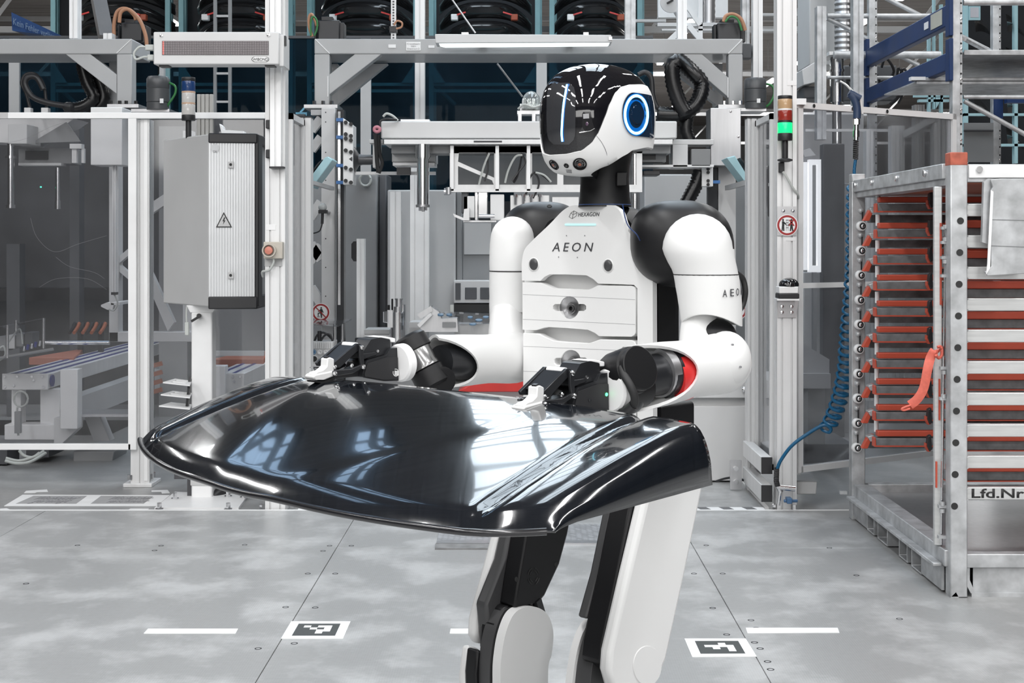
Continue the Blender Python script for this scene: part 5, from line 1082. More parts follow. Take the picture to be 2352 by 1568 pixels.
part('rivet', m, CHROME, rk)
# rear set seen through the open side
zr = lambda k: 1.471-.1144*k
xr0 = P(2017,0,6.15).x
r1 = part('cushion_bar', MB().box(xr0,3.4,6.13,6.17,zr(0)-.013,zr(0)+.013), ORANGE, rk, bevel=.004)
r2 = part('bearer', MB().box(xr0-.01,3.4,6.12,6.18,zr(0)-.053,zr(0)-.019), GALVD, rk, bevel=.003)
r3 = part('lower_edge', MB().prism([(xr0-.016,6.118,zr(0)-.02),(xr0-.012,6.118,zr(0)-.016),(xr0-.010,6.118,zr(0)-.05),(xr0+1.2,6.118,zr(0)-.053),(xr0+1.2,6.118,zr(0)-.058),(xr0-.016,6.118,zr(0)-.056)], (0,.05,0)), ORANGE, rk)
r4 = part('back_bearer', MB().box(xr0+.018,3.4,6.36,6.42,zr(0)-.098,zr(0)-.062), GALVD, rk, bevel=.003)
r5 = part('pin', MB().cyl((xr0+.012,6.20,zr(0)+.0),(xr0+.012,6.20,zr(0)+.05),.010,12), WHITE, rk, smooth=40)
r6 = part('arm', MB().prism([P(x,y,6.30) for x,y in ((1984,507),(1997,507),(2011,474),(1999,478))], (0,.04,0)), ORANGE, rk, bevel=.002)
r7 = part('arm_bracket', MB().prism([P(x,y,6.28) for x,y in ((1997,478),(2011,474),(2013,486),(2004,490))], (0,.05,0)), GALV, rk, bevel=.003)
rc = part('black_catch', MB().prism([P(x,y,5.9) for x,y in ((2136,444),(2143,440),(2145,474),(2139,478),(2134,466))], (0,.03,0)), BLACK, rk, bevel=.002)
rd = part('catch_edge', MB().prism([P(x,y,5.91) for x,y in ((2131,460),(2136,462),(2138,474),(2143,478),(2136,480),(2131,470))], (0,.03,0)), ORANGE, rk)
for k in range(1, 10):
    for s_ in (r1, r2, r3, r4, r5, r6, r7, rc, rd): copyto(s_, (-.0008*k, 0, -.1144*k))
DRL = 6.42
def roller(x, y):
    ax = V(.25,-1,0).normalized(); c = P(x,y,DRL)
    a = part('roller', MB().lathe(c-ax*.02, ax, [(0,.020),(.004,.023),(.022,.023),(.026,.020)], 22), WHITE, rk, smooth=40)
    b = part('roller_rim', MB().lathe(c+ax*.0062, ax, [(0,.0155),(.001,.0155),(.0012,.011)], 18), BLACK, a, smooth=40)
    d_ = part('hub', MB().lathe(c+ax*.0062, ax, [(0,.0105),(.004,.0095),(.007,.006),(.0075,0)], 14), CHROME, a, smooth=60)
    return a, b, d_
ro = roller(1980, 519)
for k in range(1, 10):
    q = P(1980-1.2*k, 519+56.6*k, DRL)-P(1980,519,DRL); n = copyto(ro[0], q)
    for c_ in ro[1:]: cc = c_.copy(); COL.objects.link(cc); cc.parent = n
    
g0 = part('pivot_knob', MB().lathe(P(1976,484,6.44),(.2,-1,0),[(0,.012),(.012,.012),(.018,.008),(.019,0)],12), GALV, rk, smooth=50); g1 = part('latch_rod', MB().bar(P(1981,487,6.42),P(1981,506,6.42),.006), BLACK, rk)
for k in range(1, 10):
    q = P(1976-1.2*k, 484+56.6*k, 6.44)-P(1976,484,6.44); copyto(g0, q); copyto(g1, q)
# door strip with rods at the near corner
xs_ = P(2146,0,5.13).x
part('corner_strip', MB().prism([(xs_,5.13,.168),(xs_+.026,5.12,.168),(xs_+.03,5.15,.168),(xs_+.004,5.16,.168)], (0,0,1.32)), SL, rk, bevel=.003)
m = MB(); m.cyl(P(2171,520,5.09),P(2162,1250,5.11),.0045,8); part('lock_rod', m, CHROME, rk)
m = MB()
for y in (516,545,596,850,905,1152,1168): m.cyl(P(2172-(y-516)*.012,y,5.085),P(2172-(y-516)*.012,y+9,5.085),.010,10)
for y in (520,553,588,630,842,912,1160,1230): m.pb(2164-(y-516)*.011,y,2182-(y-516)*.011,y+7,5.08,.02)
part('lock_fitting', m, GALV, rk, smooth=40)
part('slot_edge', MB().pb(2160,512,2163,700,5.11,.01).pb(2157,870,2160,965,5.11,.01).pb(2150,1060,2153,1120,5.11,.01), ORANGE, rk)
# document plate at the right
t_ = part('document_plate', MB().prism([P(x,y,4.98) for x,y in ((2275,412),(2300,410),(2360,410),(2360,628),(2268,633),(2262,624),(2277,612),(2277,436),(2281,430))], (0,.012,0)), GALV, rk, bevel=.002)
part('back_flange', MB().prism([P(x,y,5.0) for x,y in ((2260,418),(2272,410),(2300,412),(2278,434),(2268,560),(2256,556))], (0,.02,0)), GALV, t_); part('bright_edge', MB().prism([P(x,y,4.978) for x,y in ((2276,436),(2282,440),(2274,616),(2265,630),(2268,606))], (0,.004,0)), ALUW, t_)
part('fold_line', MB().tube([P(2278,504,4.979),P(2356,506,4.979)], .0012, 4).tube([P(2275,564,4.979),P(2356,567,4.979)], .0012, 4), GALVD, t_)
lettering('Lfd.Nr:', 'lettering', INK, rk, V(P(2232,0,5.058).x, 5.0592, zk(9)-.0145), (1,0,0), (0,0,1), .033, width=px(128,5.06), bold=.018)
# strap hanging on the rack
t = T('red_strap', 'red webbing strap dangling from the corner strip of the rack', 'strap', P(2150,810,5.07))
SR = M('red_webbing', (.62,.13,.09), .6, 0, .12, 60)
part('webbing', MB().tube(bez([P(2158,806,5.07),P(2146,806,5.06),P(2137,822,5.06),P(2130,850,5.05),P(2122,890,5.05),P(2108,915,5.05),P(2090,930,5.05)], 5), .017, 6, flat=.15, up=(1,0,.2)), SR, t, smooth=40)
part('hook', MB().tube(bez([P(2153,797,5.08),P(2162,797,5.08),P(2163,815,5.07),P(2156,822,5.06),P(2150,815,5.05)],4), .006, 6), SR, t, smooth=60); part('loop_end', MB().tube(bez([P(2092,930,5.05),P(2072,938,5.05),P(2076,942,5.05),P(2090,938,5.05)]), .004), SR, t)
# --- shelving with blue beams behind
sh = T('pallet_shelving', 'tall galvanised shelving with deep blue beams at upper right', 'shelving', (2.4, 8.5, 0))
XU = P(2188,0,7.6).x
def upright(x, y, z0, hole=True, w_=.058):
    part('upright', MB().box(x,x+w_*.72,y,y+.06,z0,3.3).box(x+w_*.72,x+w_,y+.012,y+.06,z0,3.3), GALV, sh, bevel=.002)
    m = MB()
    for k in range(28): m.cyl((x+w_*.86,y+.0125,1.6+k*.055),(x+w_*.86,y+.0115,1.6+k*.055),.006,8)
    part('hole_row', m, INK, sh, kind='stuff')
    m = MB()
    for k in range(7): m.lathe((x+w_*.86,y+.0115,1.68+k*.165),(0,-1,0),[(0,.007),(.004,.006),(.005,0)],8)
    part('bolt_row', m, CHROME, sh, kind='stuff')
upright(XU, 7.6, ZF); upright(XU, 9.42, ZF); upright(P(2281,0,9.42).x, 9.42, ZF)
for (z0,z1) in ((2.47,2.588),(2.225,2.325)):
    part('beam', MB().box(XU-.02,XU+.03,7.66,9.42,z0,z1), BLUE, sh, bevel=.006)
    for y in (7.59,9.41): part('beam_hook', MB().box(XU-.022,XU+.0,y-.004,y+.07,z0-.06,z1+.07), BLUE, sh, bevel=.003)
lp = part('load_plate', MB().box(XU-.023,XU-.0205,7.72,7.93,2.49,2.575), M('load_label', (.5,.49,.42), .5), sh)
part('load_plate_small', MB().box(XU-.023,XU-.0205,7.98,8.06,2.51,2.55), WHITE, sh)
for k,(x0,x1,y0,y1,d0,d1) in enumerate(((2213,2700,115,127,7.72,8.85),(2104,2700,178,194,8.0,8.7))):
    a = P(x0,y1,d0); b = P(x1,y0,d0); part('shelf_panel', MB().box(a.x,b.x,d0,d1,a.z+.012,a.z+.02), GALV, sh); part('shelf_front', MB().box(a.x,b.x,d0-.01,d0+.0,a.z,b.z), GALV, sh, bevel=.003)
    if k: part('shelf_front_groove', MB().pb(x0-10,185,x1,187,d0-.012,.003), SLOT, sh)
part('white_shelf_end', MB().pb(2093,176,2126,184,7.98,.05), WHITE, sh)
part('tie_tube', MB().cyl(P(2213,6,7.63),P(2420,6,7.63),.016,12).cyl(P(2213,223,7.63),P(2420,223,7.63),.011,12).cyl(P(2215,232,7.64),P(2420,345,7.64),.014,10).cyl(P(2215,90,7.66),P(2262,115,8.2),.012,10), GALV, sh, smooth=40)
part('rear_tie_tube', MB().cyl(P(1900,37,9.45),P(2190,37,9.45),.018,12).cyl(P(1915,126,9.45),P(2160,126,9.45),.026,12).cyl(P(1900,178,9.45),P(2050,178,9.45),.012,12).cyl(P(2035,-4,9.46),P(2290,125,9.46),.016,12).cyl(P(1900,42,9.46),P(2110,150,9.46),.016,12), GALV, sh, smooth=40)
part('rear_beam', MB().box(P(2290,0,9.5).x,P(2500,0,9.5).x,9.3,9.36,P(0,236,9.3).z,P(0,200,9.3).z), BLUE, sh); part('rear_post_blue', MB().pb(2284,220,2304,272,9.4,.05), BLUE, sh)
part('rear_sheet', MB().pb(2215,282,2282,372,9.35,.02), MGREY, sh); part('rear_rail', MB().pb(2215,298,2282,302,9.33,.02), SLOT, sh)
# teal pallet frames with glossy black parts far right
RDR = 12.5
t = T('bumper_rack', 'pale teal rack holding black parts at the far right', 'rack', P(2280,375,RDR))
for (x0,y0,x1,y1) in ((2215,-40,2224,375),(2330,-40,2338,375)): part('upright', MB().pb(x0,y0,x1,y1,RDR,.06), TEALP, t)
part('sign_plate', MB().pb(2226,14,2252,46,RDR-.02,.02), TEALP, t); part('paper', MB().pb(2229,17,2248,40,RDR-.025,.005), M('pale_lilac_paper', (.55,.55,.60), .6), t)
for y in (172,260,330): part('crossbar', MB().pb(2215,y,2420,y+6,RDR,.05), TEALP, t)
part('rear_sheet', MB().pb(2215,-40,2500,420,RDR+1.0,.02), bpy.data.materials['dark_rack_sheet'], t)
FEN = M('smoked_gloss_part', (.03,.028,.028), .14, coat=.6)
kk = 0
for r_, y in enumerate((-12, 62, 138, 250, 322)):
    for c_, x in enumerate((2262, 2336)):
        m = MB(); n = 10; rings = []
        for i in range(n+1):
            s = i/n; cx_ = x-26+44*s; cy_ = y-10+34*s*s; h = 20*(1-.75*s)
            rings.append([P(cx_,cy_-h,RDR+.1+.25*s), P(cx_+3,cy_,RDR-.02+.22*s), P(cx_+5,cy_+h*1.1,RDR+.1+.3*s), P(cx_+4,cy_,RDR+.16+.3*s)])
        m.ring(rings)
        solo('fender_part', m, FEN, 'black glossy curved part, %s of the %s column at far right' % (('topmost','second','third','fourth','lowest')[r_], ('left','right')[c_]), 'car part', 'black glossy parts in the pale teal rack', smooth=50)
t = T('bumper_rack', 'pale teal frame far behind the blue beams', 'rack', P(2140,300,RDR+1))
for (x0,y0,x1,y1) in ((2132,75,2138,260),(2144,-40,2149,250),(2110,228,2180,234),(2160,10,2166,290),(2100,218,2190,223)): part('bar', MB().pb(x0,y0,x1,y1,RDR+.8,.05), TEALP, t)
part('gusset', MB().prism([P(x,y,RDR+.8) for x,y in ((2148,222),(2166,222),(2148,252))], (0,.03,0)), TEALP, t)
# upper right background: column, duct, masts, rails
solo('hall_column', MB().pb(1859,-60,1925,150,11.5,.5), CABG, 'pale square hall column right of the stack light post', 'column', bevel=.01)
t = T('spiral_duct', 'ribbed silver spiral duct beside the hall column', 'duct', P(1937,120,11.2))
a = P(1937,122,11.2); hh = 1.0
part('pipe', MB().lathe(a,(0,0,1),[(k*.022, .068 if k % 2 else .073) for k in range(int(hh/.022))],22), STEEL, t, smooth=20)
t = T('spiral_duct', 'ribbed silver spiral duct above the right servo motor', 'duct', P(1626,55,14)); part('pipe', MB().lathe(P(1628,55,14),(0,0,1),[(k*.03, .063 if k % 2 else .068) for k in range(24)],18), STEEL, t, smooth=20)
mast(1877,1898,14,320,8.9,'slotted galvanised upright left of the air gun', mat=GALV)
mast(1960,1984,-60,250,9.0,'galvanised upright carrying the far beam ends', mat=GALV)
t = T('steel_unit', 'machine unit with steel cylinder behind the air gun', 'machine', P(1925,300,9.6))
part('cylinder', MB().cyl(P(1922,125,9.6),P(1922,235,9.6),.045,18).cyl(P(1922,235,9.6),P(1922,330,9.6),.032,16).cyl(P(1922,160,9.6),P(1922,166,9.6),.052,18), CHROME, t, smooth=40); part('arm_box', MB().prism([P(x,y,9.7) for x,y in ((1842,160),(1876,140),(1876,188),(1846,195))], (0,.3,0)), LGREY, t, bevel=.004); part('dark_block', MB().pb(1846,198,1900,226,9.8,.3).pb(1938,150,2060,232,10.2,.3), DGREY, t, bevel=.01); part('plate', MB().pb(1905,118,1962,126,9.5,.3), ALU, t)
t = T('cable_tangle', 'dark cable tangle behind the blue beams', 'cable', P(2040,200,10)); 
m = MB(); rr = random.Random(3)
for i in range(12):
    x = 1945+rr.random()*120; y = 150+rr.random()*60; m.tube(bez([P(x,y,10.1),P(x+rr.uniform(-18,18),y-20,10.0),P(x+rr.uniform(10,40),y+10,10.05),P(x+rr.uniform(0,30),y+34,10.1)],5), .010, 5)
part('loop', m, BLACK, t, kind='stuff')
for k,(x0,y0,x1,y1,d) in enumerate(((1576,112,1700,118,13.5),(1452,44,1530,50,13),(1752,30,1862,36,15),(1752,66,1862,72,15))):
    solo('cross_rail', MB().pb(x0,y0,x1,y1,d,.06), CABG, ('upper rail behind the right servo motor','perforated rail above the portal right of the racks','upper pale rail between the right masts','lower pale rail between the right masts')[k], 'rail')
t = T('support_trestle', 'pale trestle with slanted legs above the portal at right', 'trestle', P(1575,90,13)); part('beam', MB().pb(1510,52,1650,60,13,.08).pb(1520,66,1640,70,13,.06), LGREY, t); part('leg', MB().bar(P(1575,58,13),P(1535,96,13),.05).bar(P(1580,58,13),P(1612,96,13),.05).bar(P(1575,10,13),P(1608,58,13),.04), WHITE, t); part('post', MB().pb(1604,0,1614,96,13,.05), WHITE, t)
t = T('round_gauge', 'round white dial disc hanging above the portal at right', 'gauge', P(1541,10,9)); part('disc', MB().lathe(P(1541,5,9),(0,-1,0),[(0,.07),(.012,.07)],30), CABG, t, smooth=30); part('pointer', MB().bar(P(1532,8,8.985),P(1546,0,8.985),.012), INK, t); part('arm', MB().bar(P(1552,24,9.03),P(1562,40,9.1),.03), LGREY, t)
solo('grey_block', MB().pb(1706,100,1726,134,8.9,.1), DGREY, 'dark grey box right of the portal corner', 'box', bevel=.004)
solo('white_backdrop', MB().pb(1512,-60,1672,40,15,.1), WHITE, 'bright pale wall sheet above the portal at right', 'sheet')
# banner at upper left
bn = [(26,28),(150,80),(134,84),(78,84),(28,66)]
t = T('hanging_banner', 'blue slanted banner with pale lettering at upper left', 'banner', P(80,60,13))
part('sheet', MB().prism([P(26,28,12.6),P(150,86,15),P(90,90,14.6),P(28,70,12.6)], (0,.02,0)), SIGNB, t)
a = P(30,56,12.55); b = P(128,92,14.3); lettering('Kein Fehler verlässt', 'lettering', M('pale_banner_ink', (.25,.33,.45), .6), t, a, b-a, (0,0,1), px(15,12.6), width=(b-a).length)
# ================================================================ CAR PANEL
EF = V(-.70,-.714,0); ER = V(.714,-.70,0); EF.normalize(); ER = V(-EF.y, EF.x, 0); UP = V(0,0,1)
PO = V(.034,2.42,0)+ER*-.215                     # middle of the far edge
def hood_len(w_): return .478-.168*(abs(w_-.12)/.7)**2.3-(.055*(max(0, w_-.48)/.105)**2)
def hood_pt(w_, L, dz=0):
    a = abs(w_); Lm = hood_len(w_); s = min(1, L/Lm)
    z = 1.008-.108*s**1.3
    z -= .015*(a/.55)**3*(1-s)                    # cross crown
    zr_ = .901-.04*L                              # the rim
    if s > .90: z += (zr_-z)*((s-.90)/.10)**2.5   # rolled front lip
    sh = .545 if w_ > 0 else .558
    if a > sh:
        q = min(1, (a-sh)/.04); z += (zr_-z)*(1-math.sqrt(max(0, 1-q*q)))
    wc = .445+.05*s; g = (a-wc)/.011
    z -= .0085*math.exp(-g*g)*min(1, (1-s)*8)                     # groove
    if a > wc: z += .004*(1-math.exp(-max(0, (a-wc)/.02)))*min(1, (1-s)*8)
    rc = .40-.30*s**1.2; z += .0022*min(1, s*4)*math.exp(-((a-rc)/(.05 if a < rc else .11))**2)
    return PO+ER*w_+EF*L+UP*(z+dz)
HM = bpy.data.materials.new('dark_polished_car_paint'); HM.use_nodes = True
_nt = HM.node_tree; _b = _nt.nodes['Principled BSDF']; _L = _nt.links.new
_b.inputs['Metallic'].default_value = .0; _b.inputs['Coat Weight'].default_value = .8; _b.inputs['Coat Roughness'].default_value = .03
_tc = _nt.nodes.new('ShaderNodeTexCoord'); _mp = _nt.nodes.new('ShaderNodeMapping'); _mp.inputs['Rotation'].default_value = (0,0,math.radians(-45)); _mp.inputs['Scale'].default_value = (260,5,5); _L(_tc.outputs['Object'], _mp.inputs[0])
_n = _nt.nodes.new('ShaderNodeTexNoise'); _n.inputs['Scale'].default_value = 1; _n.inputs['Detail'].default_value = 3; _L(_mp.outputs[0], _n.inputs[0])
_r = _nt.nodes.new('ShaderNodeMapRange'); _r.inputs[3].default_value = .07; _r.inputs[4].default_value = .16; _L(_n.outputs[0], _r.inputs[0]); _L(_r.outputs[0], _b.inputs['Roughness'])
_c = _nt.nodes.new('ShaderNodeValToRGB'); _c.color_ramp.elements[0].color = (.004,.005,.007,1); _c.color_ramp.elements[1].color = (.008,.010,.014,1); _L(_n.outputs[0], _c.inputs[0]); _L(_c.outputs[0], _b.inputs['Base Color'])
ws = []
NW = 150
for i in range(NW+1): ws.append(-.598+1.183*i/NW)
ws = sorted(ws+[-.575,-.585,-.592,.552,.562,.572,.578,.582])
NL = 60; m = MB(); grid = []
for w_ in ws:
    Lm = hood_len(w_)
    row = [hood_pt(w_, Lm*(1-(1-j/NL)**1.5)) for j in range(NL+1)]
    grid.append(row)
vs = [p for r in grid for p in r]; fs = []
for i in range(len(ws)-1):
    for j in range(NL): a = i*(NL+1)+j; fs.append((a, a+1, a+NL+2, a+NL+1))
m.add(vs, fs)
hd = T('car_hood', 'large dark glossy car body panel held out in front of the robot', 'car panel', PO+V(0,0,.9))
o = part('skin', m, HM, hd, smooth=60)
sm = o.modifiers.new('thickness', 'SOLIDIFY'); sm.thickness = .004; sm.offset = 1 if o.data.polygons[500].normal.z < 0 else -1
# hemmed near edge
edge = [r[-1]+EF*.001 for r in grid]; part('hem', MB().tube(edge[::3], .0055, 8), M('black_hem', (.012,.012,.014), .2, coat=.5), hd, smooth=60)
# ================================================================ ROBOT
RW = M('white_robot_shell', (.77,.77,.765), .42, 0, .012, 3, coat=.1)
RB = M('black_satin_shell', (.008,.008,.009), .40, 0, .1, spec=.32)
RG = M('black_gloss_helmet', (.006,.006,.008), .035, 0, .1, coat=.5, rv=0)
RS = M('dark_sensor_lens', (.01,.01,.012), .05, coat=1, rv=0)
RGREY = M('charcoal_shell', (.055,.055,.057), .4)
GLOWC = M('cyan_light_bar', (.3,.9,1), .3, emit=(.30,.80,1.0), es=2.2); GLOWR = M('blue_ring_light', (.3,.7,1), .3, emit=(.22,.60,1.0), es=2.6)
STRIP = M('pale_cyan_strip', (.55,.90,.92), .3, emit=(.5,.95,1), es=.25)
rb = T('robot', 'white and black humanoid robot holding a glossy dark car panel', 'robot', (0.1, 3.0, 0))
TO = V(.003,3.15,1.0)
def tp(x, y, off=0): return onpl(x, y, TO+EF*off, EF)
def tpoly(pts, off=0): return [tp(x, y, off) for x, y in pts]
def rnd(pts, r=6, n=4):                          # round the corners of a pixel polygon
    out = []
    for i, p in enumerate(pts):
        a = Vector(pts[i-1]); b = Vector(p); c = Vector(pts[(i+1) % len(pts)]); r1 = min(r, (a-b).length*.45, (c-b).length*.45)
        s = b+(a-b).normalized()*r1; e = b+(c-b).normalized()*r1
        for k in range(n+1):
            t = k/n; q = s*(1-t)**2+b*(2*t*(1-t))+e*t*t; out.append((q.x, q.y))
    return out
# torso: black core, white chest, drawers
core = [(1322,474),(1418,474),(1450,512),(1496,590),(1512,640),(1512,985),(1203,985),(1203,600),(1226,552),(1300,485)]
part('torso_core', MB().prism(tpoly(rnd(core,16),-.045), -EF*.060), RB, rb, bevel=.016, seg=3)
part('back_pack', MB().prism(tpoly(rnd([(1260,500),(1440,500),(1500,620),(1500,960),(1215,960),(1215,600)],20),-.09), -EF*.09), RB, rb, bevel=.02)
def edge_curve(pts, n=6): 
    q = bez([V(x,y,0) for x,y in pts], n); return [(p.x,p.y) for p in q]
notch1 = [(1374,651),(1362,640),(1347,632),(1300,630),(1262,630),(1250,636),(1241,645)]
chest = [(1322,471)]+[(1404,471)]+edge_curve([(1404,471),(1424,485),(1437,520),(1460,555),(1486,585),(1497,610),(1499,640)])[1:]+[(1500,985),(1464,985),(1464,662),(1456,654)]+notch1+[(1199,644),(1198,606)]+edge_curve([(1198,606),(1204,575),(1222,553),(1262,515),(1290,486),(1308,474),(1322,471)])[1:-1]
def circ(x, y, rx, ry, n=20): return [(x+rx*math.cos(2*math.pi*k/n), y+ry*math.sin(2*math.pi*k/n)) for k in range(n)]
cp = part('chest_panel', MB().prism(tpoly(chest), -EF*.014), RW, rb, bevel=.006, seg=3)
cp2 = MB().prism(tpoly([(1204,700),(1468,700),(1468,985),(1204,985)],-.016), -EF*.01); part('inner_panel', MB().prism(tpoly([(1204,618),(1455,618),(1455,985),(1204,985)],-.030), -EF*.010), RW, rb)
for x, y in ((1225.5,607),(1396.5,610)):
    s_ = part('chest_sensor', MB().ring([tpoly(circ(x,y,13,16.5),.0005), tpoly(circ(x,y,11,14.5),.002), tpoly(circ(x,y,10,13.5),-.002)]), RW, cp, smooth=40)
    part('sensor_lens', MB().ring([tpoly(circ(x,y,9.6,13),.0016), tpoly(circ(x,y,8,11),.0035), tpoly(circ(x,y,3,4),.0045)]), RGREY, cp, smooth=60)
part('light_strip', MB().prism(tpoly(rnd([(1298,513.5),(1369,513.5),(1369,518),(1298,518)],2),.0002), EF*.0014), STRIP, cp)
def ttext(txt, x0, x1, y0, y1, shear, sp, parent, mat=INK, off=.0004):
    a = tp(x0,y1,off); b = tp(x1,y1,off); c = tp(x0,y0,off); return lettering(txt, 'lettering', mat, parent, a, ER, UP, (c-a).length, shear, sp, width=(b-a).length)
ttext('AEON', 1268, 1363, 557, 577, .22, 1.45, cp, M('dark_print', (.05,.05,.055), .6)); ttext('HEXAGON', 1328, 1377, 488, 497, .2, 1.06, cp, bpy.data.materials['dark_print'])
lg = [(1308,498),(1311,489),(1320,484),(1326,487),(1325,496),(1315,502),(1308,498)]
m = MB()
for a_, b_ in (((1307,498),(1311,489)),((1311,489),(1318,484)),((1318,484),(1326,488)),((1326,488),(1323,496)),((1323,496),(1314,502)),((1314,502),(1307,498)),((1311,489),(1316,493)),((1316,493),(1326,488)),((1316,493),(1314,502)),((1318,484),(1316,493)),((1311,489),(1307,498))): m.bar(tp(*a_,.0008), tp(*b_,.0008), .00055)
part('line_emblem', m, INK, cp)
m = MB()
for x,y in ((1283,590),(1326,591),(1301,541),(1343,541)): m.ring([tpoly(circ(x,y,1.2,1.6,8),.0004), tpoly(circ(x,y,1.1,1.5,8),.0009)])
part('microphone_hole', m, INKG, cp)
def keyhole(cx, cy, R, hs, L, n=22):
    out = []; a0 = math.asin(hs/R)
    for side in (0, 1):
        b = side*math.pi
        out += [(cx+(L if side == 0 else -L), cy+(-hs if side == 1 else hs)*(-1 if side == 0 else -1)*1.0)] if False else []
    k1 = [math.pi-a0-(math.pi-2*a0)*k/(n//2) for k in range(n//2+1)]     # upper arc from left to right
    up = [(cx+R*.86*math.cos(t_), cy-R*math.sin(t_)) for t_ in k1]; lo = [(cx+R*.86*math.cos(t_), cy+R*math.sin(t_)) for t_ in reversed(k1)]
    er = [(cx+L-hs*.6, cy-hs),(cx+L, cy-hs*.5),(cx+L, cy+hs*.5),(cx+L-hs*.6, cy+hs)]; el = [(cx-L+hs*.6, cy+hs),(cx-L, cy+hs*.5),(cx-L, cy-hs*.5),(cx-L+hs*.6, cy-hs)]
    return up+er+lo+el
def drawer(poly, kx, ky, seams):
    kh = keyhole(kx, ky, 26, 8, 38)
    d_ = part('drawer', MB().prism(tpoly(poly), -EF*.018, [tpoly(kh)]), RW, rb, bevel=.0015)
    part('key_recess', MB().ring([tpoly(circ(kx,ky,22.4,26,28),-.001), tpoly(circ(kx+2,ky+1,19,22,28),-.008), tpoly(circ(kx+3,ky+2,9,11,28),-.016)], False), STEEL, d_, smooth=60)
    part('key_floor', MB().prism(tpoly([(kx-36,ky-27),(kx+36,ky-27),(kx+36,ky+27),(kx-36,ky+27)],-.0165), -EF*.003), RW, d_)
    part('key_hub', MB().ring([tpoly(circ(kx+3,ky+2,9,10,18),-.014), tpoly(circ(kx+3,ky+2,7,8,18),-.004), tpoly(circ(kx+3,ky+2,4,5,18),-.004), tpoly(circ(kx+3,ky+2,4,5,18),-.012)]), RGREY, d_, smooth=40)
    m = MB()
    for pts in seams: m.tube(tpoly(pts,-.0002), .0005, 4)
    part('seam', m, INKG, d_)
nt1 = [(1241,649),(1252,654),(1270,662),(1300,663),(1352,665),(1362,661),(1374,655)]
nb1 = [(1376,772),(1366,764),(1350,757),(1300,753),(1262,751),(1250,752),(1232,758)]
drawer([(1200,648)]+nt1+[(1450,656),(1457,659),(1460,665),(1460,763),(1457,769),(1450,773)]+nb1+[(1200,757)], 1308, 706, [[(1201,676),(1459,688)],[(1201,733),(1459,745)]])
nt2 = [(1238,766),(1250,773),(1270,782),(1300,785),(1352,788),(1364,784),(1378,779)]
drawer([(1201,764)]+nt2+[(1450,781),(1457,784),(1460,790),(1460,908),(1201,890)], 1311, 830, [[(1202,795),(1459,806)],[(1202,852),(1459,865)]])
part('drawer', MB().prism(tpoly([(1201,893),(1460,911),(1460,985),(1201,985)]), -EF*.018), RW, rb, bevel=.002)
m = MB()
for k in range(6): m.ring([tpoly(circ(1398+k*4,947+k*.6,1,1.3,8),.0002), tpoly(circ(1398+k*4,947+k*.6,1,1.3,8),.0008)])
part('vent_dot', m, INK, rb)
# pelvis
part('pelvis', MB().prism(tpoly(rnd([(1230,930),(1520,930),(1520,1085),(1440,1120),(1300,1120),(1230,1085)],12),-.03), -EF*.11), RB, rb, bevel=.012)
# ---- head
HC = P(1372,263,2.985); HC.z = 0; hd_ = 2.985
lev = [(147.5,2),(149,22),(152,42),(157,60),(164,76),(176,94),(192,108),(212,119),(236,125.5),(263,128.5),(290,128.5),(312,127),(339,123),(356,119.5),(372,114),(386,105),(396,94),(402,80),(405.5,60),(407,30)]
lz = [H-(y-CY)*hd_/F for y,_ in lev]; lr = [h*hd_/F/1.173 for _,h in lev]
def hint(z):
    if z >= lz[0]: return lr[0]*.5
    if z <= lz[-1]: return lr[-1]
    for i in range(len(lz)-1):
        if lz[i] >= z >= lz[i+1]: t = (lz[i]-z)/(lz[i]-lz[i+1]); return lr[i]+(lr[i+1]-lr[i])*t
def hS(phi, z, off=0):
    ar = hint(z)+off; af = hint(z)*1.33+off; n = 2.25
    ro = (abs(math.sin(phi)/ar)**n+abs(math.cos(phi)/af)**n)**(-1/n)
    return HC+ER*(ro*math.sin(phi))+EF*(ro*math.cos(phi))+UP*z
def hhit(x, y):
    r = ray(x, y); z0 = Vector((0,0,H)); last = None
    for k in range(700):
        p = z0+r*(2.72+k*.0006)
        if p.z > lz[0] or p.z < lz[-1]: continue
        d_ = p-HC; rr = d_.dot(ER); ff = d_.dot(EF); ar = hint(p.z); af = ar*1.33
        if abs(rr/ar)**2.25+abs(ff/af)**2.25 <= 1: return math.atan2(rr, ff), p.z, p
    return None
def zat(y): return H-(y-CY)*hd_/F
bp = []
for q in ((1262,351),(1300,353.5),(1335,346),(1357,330),(1374,305),(1388,272),(1400,238),(1412,213),(1426,199),(1446,194),(1476,194)):
    h_ = hhit(*q)
    if h_: bp.append((h_[0], h_[1]))
bp.sort(); 
lp_ = []
for q in ((1318,405.5),(1352,402),(1394,379),(1436,355),(1452,344),(1484,338)):
    h_ = hhit(*q)
    if h_: lp_.append((h_[0], h_[1]))
lp_.sort()
def interp(tab, x):
    x = abs(x)
    if x <= tab[0][0]: return tab[0][1]
    for i in range(len(tab)-1):
        if tab[i][0] <= x <= tab[i+1][0]:
            t = (x-tab[i][0])/(tab[i+1][0]-tab[i][0]+1e-9); t = t*t*(3-2*t)*.35+t*.65; return tab[i][1]+(tab[i+1][1]-tab[i][1])*t
    return tab[-1][1]
bp = [b for b in bp if b[0] > .02]; lp_ = [b for b in lp_ if b[0] > .02]
zb_f = lambda ph: interp(bp, ph)
zl_f = lambda ph: interp(lp_, ph)
NPH = 128
phs = [-math.pi+2*math.pi*k/NPH for k in range(NPH)]
rings = []
for k in range(25):
    t = k/24; rings.append([hS(ph, zb_f(ph)-.004+(lz[0]-zb_f(ph)+.004)*(1-(1-t)**1.8), 0) for ph in phs])
part('helmet', MB().ring(rings), RG, rb, smooth=70)
